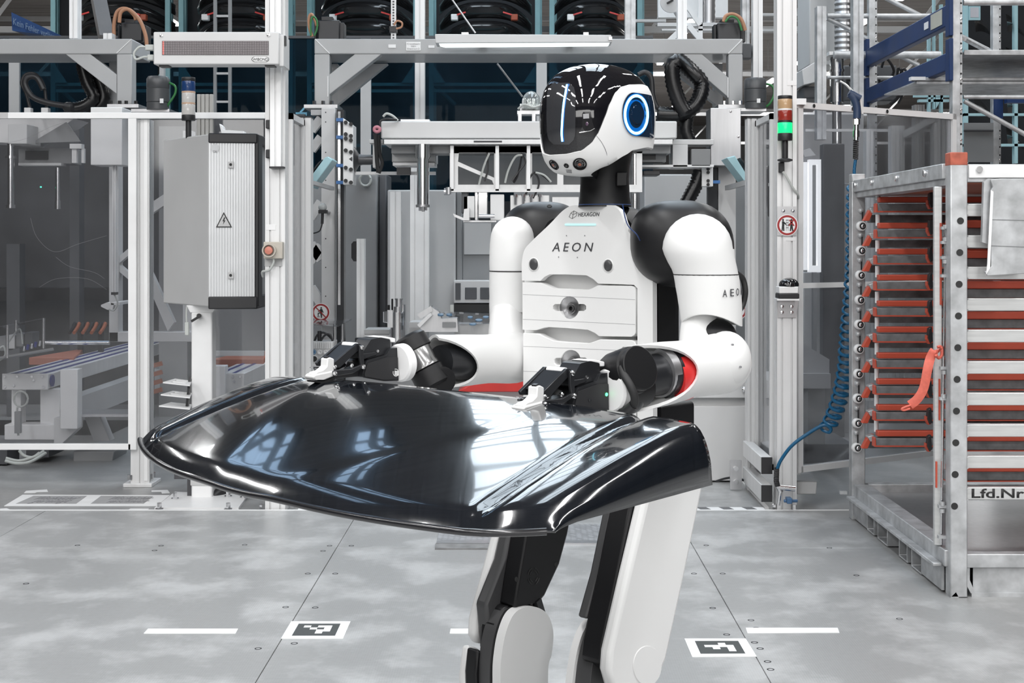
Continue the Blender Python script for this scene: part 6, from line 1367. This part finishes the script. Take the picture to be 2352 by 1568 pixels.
rings = [[hS(ph, zb_f(ph)-.001, -.006) for ph in phs], [hS(ph, zb_f(ph), .0005) for ph in phs], [hS(ph, zb_f(ph)-.0015, .003) for ph in phs]]
for k in range(1, 15):
    t = k/14; rings.append([hS(ph, zb_f(ph)-.0015+(zl_f(ph)-zb_f(ph)+.0015)*t, .003) for ph in phs])
rings += [[hS(ph, zl_f(ph)-.002, -.002) for ph in phs], [hS(ph, zl_f(ph)+.006, -.014) for ph in phs]]
jw = part('jaw_shell', MB().ring(rings, False), RW, rb, smooth=50)
rings = []
for k in range(10):
    t = k/9; rings.append([HC+(hS(ph, zl_f(ph)+.004, -.004)-HC-UP*(zl_f(ph)+.004))*(1-t*.98)+UP*(zl_f(ph)+.004-.010*t) for ph in phs])
part('under_cap', MB().ring(rings), RB, rb, smooth=50)
# seam on the jaw
def hn(x, y, off=0):
    h_ = hhit(x, y)
    if h_ is None: return P(x, y, hd_)
    return hS(h_[0], h_[1], off)
part('jaw_seam', MB().tube(bez([hn(*q,.0028) for q in ((1370,312),(1382,328),(1392,350),(1396,378))]), .0007, 5), INKG, jw)
# ear: black D inset with the glowing ring
cph, cz, _p = hhit(1456, 263); h1, h2 = hhit(1428, 263), hhit(1484, 263)
rows = []
zt2, zb2 = hhit(1460,214)[1], hhit(1460,313)[1]; hz = (zt2-zb2)/2; zc = (zt2+zb2)/2; dph = cph-hhit(1427,263)[0]
for k in range(17):
    a_ = -math.pi/2*.995+math.pi*.995*k/16; z = zc+hz*math.sin(a_); f0 = cph-dph*math.cos(a_)
    rows.append([(f0+(2.25-f0)*j/20, z) for j in range(21)])
def patch(rows, off, th):
    n = len(rows[0]); top = [hS(a_, z, off) for r in rows for a_, z in r]; bot = [hS(a_, z, off-th) for r in rows for a_, z in r]; N = len(top); fs = []
    for i in range(len(rows)-1):
        for j in range(n-1): a_ = i*n+j; fs.append((a_,a_+1,a_+n+1,a_+n)); fs.append((N+a_,N+a_+n,N+a_+n+1,N+a_+1))
    bd = [(0,j) for j in range(n)]+[(i,n-1) for i in range(1,len(rows))]+[(len(rows)-1,j) for j in range(n-2,-1,-1)]+[(i,0) for i in range(len(rows)-2,0,-1)]
    ids = [i*n+j for i,j in bd]
    for q in range(len(ids)): a_, b_ = ids[q], ids[(q+1) % len(ids)]; fs.append((a_, N+a_, N+b_, b_))
    return MB().add(top+bot, fs)
NAVY = M('deep_navy_gloss', (.004,.018,.045), .06, coat=1, rv=0)
er_ = part('ear_panel', patch(rows, .0058, .005), NAVY, rb, smooth=50)
rg = []
for k in range(48):
    a_ = 2*math.pi*k/48; h_ = hhit(1456+24.5*math.cos(a_), 263.5+43*math.sin(a_)); rg.append(hS(h_[0], h_[1], .0062))
part('ring_light', MB().tube(rg, .0030, 8, True), GLOWR, er_, smooth=60)
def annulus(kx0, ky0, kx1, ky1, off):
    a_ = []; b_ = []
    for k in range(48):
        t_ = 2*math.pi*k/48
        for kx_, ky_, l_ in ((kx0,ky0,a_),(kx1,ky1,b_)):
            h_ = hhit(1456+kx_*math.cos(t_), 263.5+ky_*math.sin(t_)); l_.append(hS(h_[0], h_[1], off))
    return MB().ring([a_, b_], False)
part('painted_ring_halo', annulus(16,31,28.5,49,.00605), M('painted_blue_halo', (.0,.05,.2), .3, emit=(.0,.16,.62), es=.42), er_, smooth=50)  # emissive annulus paints the blue halo of the ring light
rg2 = []
for k in range(30):
    a_ = 2*math.pi*k/30; h_ = hhit(1459+13*math.cos(a_), 263+22*math.sin(a_)); rg2.append(hS(h_[0], h_[1], .0062))
part('inner_dish', MB().ring([rg2, [p+ER*.002 for p in rg2]]), NAVY, er_, smooth=50)
m = MB()
for k in range(26):
    y = 222+k*3.4; h_ = hhit(1487+3.5*math.sin((y-263)/30), y)
    if h_: p = hS(h_[0], h_[1], .0062); m.ell(p, ER*.0006, EF*.0006, UP*.0006, 6, 4)
part('pin_dots', m, M('dim_blue_dot', (.02,.12,.25), .4), er_, kind='stuff')
# visor window, light bar, sensors
vr = []
for k in range(15):
    y = 190+142*k/14; e = 0
    for q in (k, 14-k):
        if q < 3: e = max(e, (1-math.sqrt(1-((3-q)/3)**2))*14)
    xl, xr = 1259+e+2.5*math.sin(math.pi*k/14)*-1, 1322-e
    vr.append([hhit(xl+(xr-xl)*j/10, y)[:2] for j in range(11)])
VW = M('smoked_visor_window', (.035,.036,.04), .04, coat=1, rv=0)
vw = part('visor_window', patch(vr, .0014, .003), VW, rb, smooth=50)
br = bez([hn(x,y,.0022) for x,y in ((1304,195),(1301,212),(1297,235),(1294,263),(1292.5,290),(1292,308),(1293.5,325))], 5)
part('light_bar', MB().tube(br, .0024, 8), GLOWC, vw, smooth=60)
part('painted_bar_halo', MB().tube([p-V(p.x-HC.x,p.y-HC.y,0).normalized()*.0046 for p in br], .0055, 10), bpy.data.materials['painted_blue_halo'], vw, smooth=60)  # wider blue tube paints the glow along the light bar edges
def hpoly(pts, off, th):
    return MB().ring([[hn(x,y,off-th) for x,y in pts],[hn(x,y,off) for x,y in pts]])
sn = part('side_sensor', hpoly([(1338,262),(1341,257),(1357,257),(1359,272),(1366,296),(1360,301),(1346,304),(1332,305),(1338,292)], .003, .006), RS, rb)
part('sensor_square', hpoly([(1340,262),(1353,261),(1354,272),(1341,273)], .0042, .004), M('silver_sensor', (.30,.30,.31), .3), sn); c_ = hn(1349,285,.004); part('sensor_eye', MB().ell(c_, ER*.004, UP*.0045, EF*.0015, 14, 8), M('violet_eye', (.10,.06,.10), .1, coat=1), sn, smooth=60)
part('sensor_sill', MB().tube([hn(x,y,.0035) for x,y in ((1332,305),(1345,303),(1358,300),(1366,295))], .0009, 6), CHROME, sn)
part('left_latch', hpoly([(1246,262),(1250,262),(1249,308),(1245,308)], .003, .006), RB, rb)
for x, y, r_ in ((1275,378,12.5),(1303,380,5.5),(1333,376.5,14.5)):
    c_ = hn(x,y,.0025); h_ = hhit(x,y); e_ = 1e-3
    du = (hS(h_[0]+.02,h_[1])-hS(h_[0]-.02,h_[1])).normalized(); dv2 = (hS(h_[0],h_[1]+.004)-hS(h_[0],h_[1]-.004)).normalized(); n_ = du.cross(dv2).normalized()
    if n_.y > 0: n_ = -n_
    R = px(r_, hd_)*1.08
    ln = part('camera_lens', MB().lathe(c_-n_*.004, n_, [(0,R),(.006,R),(.0065,R*.86),(.004,R*.8),(.003,R*.55)], 28, True), RB, jw, smooth=35)
    part('glass_eye', MB().lathe(c_-n_*.002, n_, [(0,R*.7),(.003,R*.66),(.0048,R*.4),(.0052,0)], 22), RS, jw, smooth=60)
    part('lens_glint', MB().lathe(c_+n_*.0026, n_, [(0,R*.3),(.0008,R*.2)], 14), M('amber_glint', (.30,.10,.06), .2), jw) if r_ > 8 else None
part('chin_sensor', hpoly([(1303,390),(1315,391),(1316,398),(1305,397)], .0045, .006), M('chin_sensor_face', (.20,.20,.21), .3), jw)
# neck
nk = part('neck', MB().lathe(V(P(1389,472,3.03).x,3.03,zat(474)), UP, [(0,.058),(.02,.0545),(.06,.053),(.09,.055),(.115,.060),(.13,.064),(.15,.05)], 40), RB, rb, smooth=50)
NC = V(P(1389,472,3.03).x,3.03,0)
part('neck_seam', MB().prism([P(x,y,2.975) for x,y in ((1416,395),(1441,395),(1441,427),(1416,427))], (0,.01,0)), RB, nk, bevel=.002)
part('collar_glow', MB().tube([NC+V(.056*math.cos(k*.157),.056*math.sin(k*.157),zat(469)) for k in range(40)], .0014, 6, True), M('dim_blue_glow', (.005,.04,.15), .3, emit=(.01,.12,.5), es=.2), nk)
# ---- shoulders
def ell_px(x, y, d, rx, ry, rd): return P(x,y,d), V(px(rx,d),0,0), V(0,rd,0), V(0,0,px(ry,d))
def sell(x, y, d, rx, ry, rd, n_=2.7, tilt=0):
    c = P(x,y,d); m = MB(); N, K = 44, 24; rings = []; sp = lambda v, e: math.copysign(abs(v)**e, v); e = 2/n_
    for i in range(1, K):
        th = math.pi*i/K; rr = []
        for j in range(N):
            ph = 2*math.pi*j/N; u_ = sp(math.cos(ph),e)*sp(math.sin(th),e); v_ = sp(math.sin(ph),e)*sp(math.sin(th),e); w_ = sp(math.cos(th),e)
            rr.append(c+V(px(rx,d)*u_, rd*v_, px(ry,d)*(w_-tilt*u_*(1 if u_ > 0 else .6)*abs(u_))))
        rings.append(rr)
    return m.ring(rings)
part('shoulder_pad', sell(1566,560,2.91,118,100,.10,2.6,.16), RB, rb, smooth=60)
part('shoulder_pad', sell(1246,560,3.39,100,97,.10,2.6,-.02), RB, rb, smooth=60)
part('pad_screw', MB().lathe(hn(0,0) if False else P(1262,474,3.10),(0,-.6,.8),[(0,.006),(.002,.005),(.001,0)],10), INK, rb)
hose_ = MB().tube(bez([P(1430,470,2.92),P(1436,500,2.86),P(1444,520,2.84),P(1462,538,2.83),P(1470,552,2.84)]), .0013, 6); part('blue_wire', hose_, M('blue_wire', (.005,.025,.10), .4), rb)
# ---- arms
def arm_tube(pts, flat=1.0):
    path = bez([P(x,y,d) for x,y,d,_ in pts], 5); rr = bez([V(px(r_,d),0,0) for x,y,d,r_ in pts], 5)
    return MB().tube(path, [max(.0005, q.x) for q in rr], 36, up=(1,0,0))
def dome(x, y, d, r_, n=5):
    return [(x, y-r_*math.sin(a_), d, max(1, r_*math.cos(a_))) for a_ in [math.pi/2*(1-k/n) for k in range(n)]]
def sleeve(rows, d, arch, ang):
    rings = []; y0, yb = rows[0][1], rows[-1][1]
    for x, y, r_ in rows:
        t = (y-y0)/(yb-y0); rr = []
        for j in range(44):
            a_ = 2*math.pi*j/44; k = max(0, math.cos(a_-ang))**1.5; yy = y-arch*k*t**2
            rr.append(P(x,yy,d)+V(math.cos(a_)*px(r_,d), math.sin(a_)*px(r_,d), 0))
        rings.append(rr)
    lo = rings[-1]; c_ = sum(lo, V(0,0,0))/44
    rings.append([c_+(q-c_)*.93 for q in lo]); rings.append([c_+(q-c_)*.88+UP*.05 for q in lo])
    return MB().ring(rings)
dm = lambda x, y, r_, n=7: [(x, y-r_*math.sin(a_), max(1, r_*math.cos(a_))) for a_ in [math.pi/2*(1-k/n) for k in range(n)]]
part('upper_arm_cap', sleeve(dm(1602,571,80)+[(1602,571,80.5),(1606,585,80),(1612,603,77.5),(1618,618,75),(1621,629,74)], 2.79, 0, 0), RW, rb, smooth=55)
ua = part('upper_arm', sleeve([(1621.5,631,74.5),(1624,645,74.3),(1626,660,74),(1629,680,73.3),(1631,700,72.5),(1633,720,71.5),(1634,738,70.5),(1635,748,69.5)], 2.79, 30, math.radians(248)), RW, rb, smooth=45)
part('arm_seam', MB().tube([P(1621.5,630.5,2.79)+V(math.cos(k*.2)*px(74,2.79),math.sin(k*.2)*px(74,2.79),0) for k in range(32)], .0011, 5, True), INK, ua)
def armtext():
    # letters wrapped on the arm: one small prism set per glyph
    for ch, x0, x1 in (('A',1649,1660),('E',1668,1676),('O',1682,1690),('N',1695,1700)):
        c = P(1629,672,2.79); R_ = px(74.6,2.79); ox = px((x0+x1)/2-1629,2.79); a_ = math.asin(max(-.97,min(.97,ox/R_))); n_ = V(math.sin(a_),-math.cos(a_),0); xd = V(math.cos(a_),math.sin(a_),0)
        h_ = px(17,2.7); ww = px(11,2.72)
        lettering(ch, 'lettering', bpy.data.materials['dark_print'], ua, V(c.x,c.y,P(0,682.5-(x0-1649)*.08,2.72).z)+n_*(R_+.0004)-xd*(ww/2), xd, UP, h_, width=ww)
armtext()
part('elbow_core', MB().ell(*ell_px(1640,770,2.79,52,40,.05), 24, 14), RB, rb, smooth=60)
part('elbow_link', arm_tube([(1608,700,2.80,36),(1606,760,2.79,44),(1612,815,2.77,54)]), RW, rb, smooth=50)
def forearm(E, W, prof, cut, side, name='forearm'):
    ax = (W-E); L = ax.length; ax.normalize(); s_ = V(side.x,side.y,side.z); s_ = (s_-ax*s_.dot(ax)).normalized(); u_ = ax.cross(s_).normalized()
    n = 40; rings = []
    def rad(t):
        for i in range(len(prof)-1):
            if prof[i][0] <= t <= prof[i+1][0]: k = (t-prof[i][0])/(prof[i+1][0]-prof[i][0]); k = k*k*(3-2*k); return prof[i][1]+(prof[i+1][1]-prof[i][1])*k
        return prof[-1][1]
    # rounded elbow end
    r0 = prof[0][1]
    for k in range(7):
        a_ = math.pi/2*(1-k/7); rings.append([E-ax*(r0*math.sin(a_))+(s_*math.cos(2*math.pi*j/n)+u_*math.sin(2*math.pi*j/n))*max(.0006, r0*math.cos(a_)) for j in range(n)])
    def end(j): c_ = math.cos(2*math.pi*j/n); return L*(1-cut*max(0, c_)**.8*(1 if c_ > 0 else 0)-cut*.35*max(0,-c_))
    for k in range(22):
        t = k/21; rings.append([E+ax*(end(j)*t)+(s_*math.cos(2*math.pi*j/n)+u_*math.sin(2*math.pi*j/n))*rad(t*end(j)/L) for j in range(n)])
    for dr, db in ((.003,.001),(.006,.0),(.007,-.03)):
        rings.append([E+ax*(end(j)+db-.002)+(s_*math.cos(2*math.pi*j/n)+u_*math.sin(2*math.pi*j/n))*(rad(end(j)/L)-dr) for j in range(n)])
    rings.append([E+ax*(L*.45)+(s_*math.cos(2*math.pi*j/n)+u_*math.sin(2*math.pi*j/n))*.03 for j in range(n)])
    return MB().ring(rings), ax, s_, u_
E1, W1 = P(1656,834,2.745), P(1442,872,2.575)
mf, ax1, sd1, up1 = forearm(E1, W1, [(0,.060),(.35,.056),(.7,.0605),(1,.062)], .50, V(.45,-.85,.1))
fa = part('forearm', mf, RW, rb, smooth=50)
part('elbow_disc', MB().ell(*ell_px(1668,826,2.735,57,66,.06), 30, 18), RW, rb, smooth=60)
m = MB()
for x,y in ((1681,791),(1699,842)): m.lathe(P(x,y,2.682),(0.25,-1,0),[(0,.0022),(.006,.0022)],8)
part('shell_screw', m, INKG, fa)
part('wrist_motor', MB().lathe(E1+ax1*.10, ax1, [(0,.044),(.05,.044),(.052,.047),(.075,.047),(.077,.04),(.16,.038)], 30), BLACKM, rb, smooth=40)
part('red_ring', MB().lathe(E1+ax1*.112-UP*.008, ax1, [(0,.050),(.046,.050),(.047,.044)], 30), M('bright_red_plastic', (.62,.03,.03), .35), rb, smooth=40)
part('steel_ring', MB().lathe(E1+ax1*.162+UP*.003, ax1, [(0,.047),(.02,.047)], 30), STEEL, rb, smooth=40)
wn = V(.60,-.74,.30).normalized(); wc_ = P(1468,845,2.515)
part('wrist_joint', MB().lathe(wc_-wn*.095, wn, [(.01,.032),(.014,.038),(.034,.044),(.075,.0445),(.083,.043),(.086,.039),(.088,.039),(.089,.041),(.098,.041),(.0995,.039),(.1,.0)], 40), RB, rb, smooth=35)
hdv = (P(1200,930,2.37)-P(1405,892,2.46)).normalized()
part('wrist_tube', MB().cyl(P(1470,890,2.59), P(1412,898,2.53), .036, 28), RB, rb, smooth=40)
part('wrist_lower', MB().ell(*ell_px(1440,912,2.57,42,40,.04), 24, 14), BLACKM, rb, smooth=60)
part('wrist_cable', MB().tube(bez([P(1428,842,2.50),P(1434,862,2.49),P(1447,885,2.48),P(1457,910,2.48),P(1456,930,2.49),P(1440,944,2.50),P(1422,950,2.51),P(1405,956,2.53)]), .0075, 10), RUBBER, rb, smooth=60)
part('cable_sleeve', MB().tube(bez([P(1455,931,2.49),P(1440,944,2.498),P(1428,949,2.505)]), .010, 10), BLACK, rb, smooth=60)
part('arm_cable', MB().tube(bez([P(1690,626,2.86),P(1706,640,2.88),P(1712,670,2.88),P(1706,700,2.88),P(1694,718,2.86)]), .006, 8), RUBBER, rb, smooth=60)
# far arm
part('upper_arm_cap', sleeve(dm(1177,547,50)+[(1177,547,50.5),(1178,560,53),(1180,585,56),(1181,605,57.3),(1182,621,57.6)], 3.30, 0, 0), RW, rb, smooth=55)
ua2 = part('upper_arm', sleeve([(1182,624,58),(1182,640,58.2),(1182,660,58.5),(1183,680,59),(1183,700,59.5),(1184,716,60),(1184,728,60),(1184,738,59.5)], 3.30, 24, math.radians(285)), RW, rb, smooth=45)
part('arm_seam', MB().tube([P(1182,622,3.30)+V(math.cos(k*.2)*px(57.6,3.30),math.sin(k*.2)*px(57.6,3.30),0) for k in range(32)], .0011, 5, True), INK, ua2)
part('elbow_link', arm_tube([(1170,712,3.28,42),(1168,760,3.26,46),(1172,800,3.24,52)]), RW, rb, smooth=50)
E2, W2 = P(1180,820,3.22), P(988,832,3.00)
mf, ax2, sd2, up2 = forearm(E2, W2, [(0,.060),(.35,.055),(.7,.0575),(1,.0595)], .34, V(-.25,-.9,-.15))
fa2 = part('forearm', mf, RW, rb, smooth=50)
part('shell_slot', MB().ell(P(1120,831,3.09)+V(0,.003,0), V(.002,0,.0), V(0,.004,0), V(.0012,0,.008), 10, 8), INKG, fa2)
wa, wb = P(936,770,2.985), P(1000,890,2.97); wv = (wb-wa).normalized(); wl = (wb-wa).length
part('wrist_joint', MB().lathe(wa, wv, [(0,.024),(.003,.032),(.008,.036),(.036,.037),(.038,.034)], 34), RB, rb, smooth=35)
part('wrist_drum', MB().lathe(wa, wv, [(.036,.0325),(.070,.0325),(.074,.034),(.080,.034)], 34), M('dark_chrome_drum', (.25,.25,.25), .22, .9, .04), rb, smooth=35)
part('wrist_cap', MB().lathe(wa, wv, [(.080,.030),(.084,.037),(.12,.037),(.125,.03)], 34), RB, rb, smooth=35)
part('wrist_motor', MB().lathe(E2+ax2*.10, ax2, [(0,.044),(.09,.044),(.12,.038),(.15,.036)], 30), BLACKM, rb, smooth=40)
part('wrist_disc', MB().lathe(P(1012,872,2.97), V(.35,-.9,-.1), [(0,.030),(.012,.030),(.014,.024)], 28), RB, rb, smooth=35)
# ---- grippers
GO = P(1300,900,2.44)
def gp(x, y): return onpl(x, y, GO, ER)
def gripper(off, green):
    off = Vector(off); A = lambda pts, w0, w1: MB().prism([gp(x,y)+off+ER*(w0-.027) for x,y in pts], ER*(w1-w0))
    Q = lambda x, y, w_=0: gp(x,y)+off+ER*(w_-.027)
    g = part('gripper', A(rnd([(1313,937),(1313,925),(1320,898),(1326,890),(1368,876),(1377,858),(1398,855),(1404,868),(1404,930),(1396,944),(1362,946)],3), -.030, .030), BLACKM, rb, bevel=.003)
    part('side_cover', A(rnd([(1316,934),(1316,925),(1323,899),(1369,881),(1392,880),(1392,938),(1362,942)],3), .030, .033), BLACK, g, bevel=.0015)
    part('upper_block', A(rnd([(1322,880),(1318,872),(1338,835),(1360,829),(1382,834),(1383,858),(1372,873),(1330,888)],3), -.022, .022), BLACKM, g, bevel=.003)
    part('knuckle_plate', A([(1311,862),(1316,873),(1345,868),(1350,876),(1318,890),(1309,886)], -.026, .026), BLACKM, g, bevel=.002)
    part('white_block', A([(1354,829),(1372,826),(1396,831),(1396,842),(1384,842),(1382,834)], -.02, .02), WHITE, g, bevel=.002)
    fl_ = (Q(1404,900)-Q(1380,905)).normalized(); c_ = Q(1394,897,.030)
    part('flange', MB().lathe(c_, fl_, [(0,.036),(.004,.040),(.018,.040),(.022,.036)], 40), WHITE, g, smooth=35)
    part('roller', MB().cyl(Q(1306,852,-.022), Q(1306,852,.020), .0058, 16), WHITE, g, smooth=40)
    lk = [(1301,846),(1312,848),(1312,858),(1262,912),(1246,912),(1243,904)]
    part('finger_link', A(lk, .021, .028), BLACKM, g, bevel=.0015); part('finger_link', A(lk, -.030, -.023), BLACKM, g, bevel=.0015); part('link_web', A([(1296,853),(1304,853),(1262,898),(1254,898)], -.023, .021), BLACKM, g, bevel=.001)
    part('upright_link', A([(1303,850),(1311,850),(1315,906),(1307,910),(1303,880)], .028, .034), BLACKM, g, bevel=.0015); part('upright_link', A([(1303,850),(1311,850),(1315,906),(1307,910),(1303,880)], -.036, -.030), BLACKM, g, bevel=.0015)
    part('lower_link', A([(1241,922),(1249,918),(1285,914),(1309,901),(1315,908),(1288,926),(1249,934),(1241,932)], .028, .034), BLACKM, g, bevel=.0015); part('lower_link', A([(1241,922),(1249,918),(1285,914),(1309,901),(1315,908),(1288,926),(1249,934),(1241,932)], -.03, -.023), BLACKM, g, bevel=.0015)
    part('inner_strut', A([(1294,872),(1298,872),(1272,910),(1266,908)], -.02, .0), STEEL, g, bevel=.001)
    part('lower_guard', A([(1244,934),(1290,926),(1316,910),(1316,936),(1284,940),(1250,944)], -.02, .016), BLACK, g, bevel=.002)
    sh = lambda pts, dx: [(x+dx, y) for x, y in pts]
    ft = part('fingertip', A(sh([(1190,932),(1196,926),(1208,922),(1215,916),(1221,909),(1222,889),(1230,885),(1238,889),(1238,919),(1236,930),(1214,936),(1194,937)],9), .008, .030), RW, g, bevel=.0025)
    part('fingertip_foot', A(sh([(1184,937),(1190,931),(1236,919),(1240,932),(1214,946),(1187,946)],12), .002, .032), RW, g, bevel=.003); part('grip_pad', A(sh([(1189,948),(1212,949),(1238,936),(1240,943),(1214,955),(1190,953)],12), .004, .028), RUBBER, g, bevel=.001)
    part('fork_slot', A(sh([(1224,884),(1230,881),(1234,891),(1230,899),(1225,896)],9), .014, .0245), BLACK, g)
    m = MB()
    for x,y,w_ in ((1307,856,.034),(1311,908,.034),(1245,928,.034),(1249,911,.028),(1288,906,.028)): m.lathe(Q(x,y,w_), ER, [(0,.0048),(.003,.0046),(.004,.003),(.0032,0)], 14)
    for x,y in ((1214,917),(1226,920)): m.lathe(Q(x,y,.0)+UP*.001, UP, [(0,.003),(.0012,.003)], 10)
    part('bolt', m, CHROME, g, smooth=40)
    part('side_screw', MB().lathe(Q(1353,866,.022), ER, [(0,.003),(.0012,.003),(.0014,.0015)], 12), CHROME, g)
    if green:
        part('green_led', MB().lathe(Q(1387,905,.033), ER, [(0,.0032),(.001,.0032),(.0018,0)], 14), M('lit_green_led', (.05,.9,.2), .4, emit=(.1,1,.3), es=2.2), g); part('cover_screw', MB().lathe(Q(1349,918,.033), ER, [(0,.0038),(.0012,.0036),(.0006,0)], 14), BLACKM, g)
    else:
        m = MB(); c = Q(1387,922,.0334); gd = (Q(1400,922)-Q(1380,922)).normalized()
        for k in range(14):
            a0_, a1_ = .5+k*.38, .5+(k+.8)*.38
            if 1.2 < k*.38 < 2.2: continue
            m.bar(c+(gd*math.cos(a0_)+UP*math.sin(a0_))*.0075, c+(gd*math.cos(a1_)+UP*math.sin(a1_))*.0075, .0012)
        for k in range(4): m.bar(c+gd*(-.002+k*.003)+UP*.004, c+gd*(-.002+k*.003)-UP*.006, .0016)
        part('round_emblem', m, WHITE, g, label='white printed round emblem')
    return g
gripper((0,0,0), True)
gripper(P(825,797,2.86)-gp(1307,856), False)
# ---- legs
def leg(O, outer, skin_t, core_t, front):
    pl = lambda pts, w_: [onpl(x,y,O,ER)+ER*w_ for x,y in pts]
    return pl
LO = P(1500,1300,2.82)                           # outer face of the near leg
Lp = lambda pts, w_=0: [onpl(x,y,LO,ER)+ER*w_ for x,y in pts]
wt = [(1492,1110),(1622,1080),(1613,1135),(1573,1330),(1531,1520),(1505,1580),(1450,1600),(1410,1580),(1399,1540),(1402,1500),(1440,1330)]
th = part('thigh_shell', MB().prism(Lp(wt), -ER*.030), RW, rb, bevel=.010, seg=3)
part('knee_disc', MB().ring([[q+ER*.0003 for q in Lp(circ(1486,1528,33,46,32))],[q+ER*.002 for q in Lp(circ(1486,1528,32,45,32))]]), RW, th, smooth=30)
part('thigh_core', MB().prism(Lp([(1486,1110),(1612,1080),(1605,1135),(1565,1330),(1528,1500),(1500,1545),(1440,1560),(1406,1530),(1410,1490),(1444,1330)],-.030), -ER*.055), RB, rb, bevel=.006)
part('thigh_front', MB().prism(Lp([(1494,1110),(1600,1090),(1560,1330),(1500,1440),(1420,1440),(1450,1330)],-.085), -ER*.025), RGREY, rb, bevel=.006)
part('shin', MB().prism(Lp(edge_curve([(1480,1442),(1462,1447),(1432,1475),(1418,1520),(1410,1568),(1405,1660),(1420,1800)],4)+[(1600,1800),(1560,1640),(1520,1460)],-.06), -ER*.04), RGREY, rb, bevel=.008)
part('shin_shell', MB().prism(Lp(edge_curve([(1480,1432),(1464,1436),(1437,1455),(1417,1500),(1404,1568),(1398,1660),(1415,1800)],4)+[(1600,1800),(1560,1640),(1520,1450)],-.10), -ER*.018), RW, rb, bevel=.006, seg=3)
part('foot', MB().prism(Lp([(1300,1810),(1360,1770),(1600,1770),(1640,1850),(1640,1905),(1300,1905)],-.03), -ER*.09), RB, rb, bevel=.015)
# far leg, seen from its inner side
MO = P(1240,1320,3.05)
Mp = lambda pts, w_=0: [onpl(x,y,MO,ER)+ER*w_ for x,y in pts]
inn = [(1222,1150),(1318,1150),(1305,1225),(1286,1295),(1252,1368),(1238,1384),(1182,1394),(1190,1340)]
ic = part('thigh_core', MB().prism(Mp(inn), -ER*.048), RB, rb, bevel=.005)
m = MB()
for R_, n_ in ((1.0,4),(.68,4)):
    for k in range(n_):
        a0_ = k*math.pi/2+.2; pts = [(1225+13*R_*math.cos(a0_+j*.13), 1323+19*R_*math.sin(a0_+j*.13)) for j in range(9)]
        m.tube([q+ER*.0004 for q in Mp(pts)], .0012, 5)
part('vent_ring', m, INK, ic)
m = MB()
for x,y in ((1277,1296),(1186,1330)): m.ring([[q+ER*.0004 for q in Mp(circ(x,y,4,6,12))],[q+ER*.0009 for q in Mp(circ(x,y,3.6,5.5,12))]])
part('recess', m, INK, ic)
part('thigh_mid', MB().prism(Mp([(1222,1150),(1300,1150),(1240,1400),(1196,1420),(1178,1470),(1160,1500),(1150,1400),(1190,1300)],-.046), -ER*.034), RGREY, rb, bevel=.008)
part('thigh_shell', MB().prism(Mp([(1228,1150),(1300,1150),(1240,1420),(1190,1480),(1163,1500),(1150,1480),(1152,1440),(1190,1300)],-.080), -ER*.028), RW, rb, bevel=.010, seg=3)
part('knee_core', MB().prism(Mp([(1176,1396),(1236,1384),(1250,1400),(1240,1500),(1180,1530),(1150,1500),(1155,1440)],-.02), -ER*.05), RB, rb, bevel=.008)
part('knee_strut', MB().bar(Mp([(1236,1378)],-.005)[0], Mp([(1246,1412)],-.005)[0], .016), BLACK, rb)
ks = edge_curve([(1140,1568),(1141,1520),(1150,1460),(1168,1412),(1192,1393),(1224,1392),(1250,1410),(1262,1450),(1258,1500),(1250,1540),(1252,1700),(1250,1800)],5)+[(1140,1800)]
part('shin_shell', MB().prism(Mp(ks,.012), -ER*.024), RW, rb, bevel=.011, seg=4)
kf = edge_curve([(1140,1700),(1138,1560),(1142,1500),(1152,1450),(1170,1408),(1190,1396)],5)+[(1240,1400),(1250,1800),(1140,1800)]
part('shin_frame', MB().prism(Mp(kf,-.018), -ER*.034), RGREY, rb, bevel=.006)
part('shin_front', MB().prism(Mp([(1136,1502),(1192,1528),(1200,1800),(1140,1800),(1130,1560)],-.050), -ER*.035), RB, rb, bevel=.006); part('shin_side', MB().prism(Mp([(1140,1500),(1170,1510),(1200,1800),(1140,1800),(1130,1580)],-.085), -ER*.02), RW, rb, bevel=.008)
part('foot', MB().prism(Mp([(1100,1800),(1140,1775),(1260,1775),(1290,1840),(1290,1878),(1090,1878)],.02), -ER*.10), RB, rb, bevel=.015)
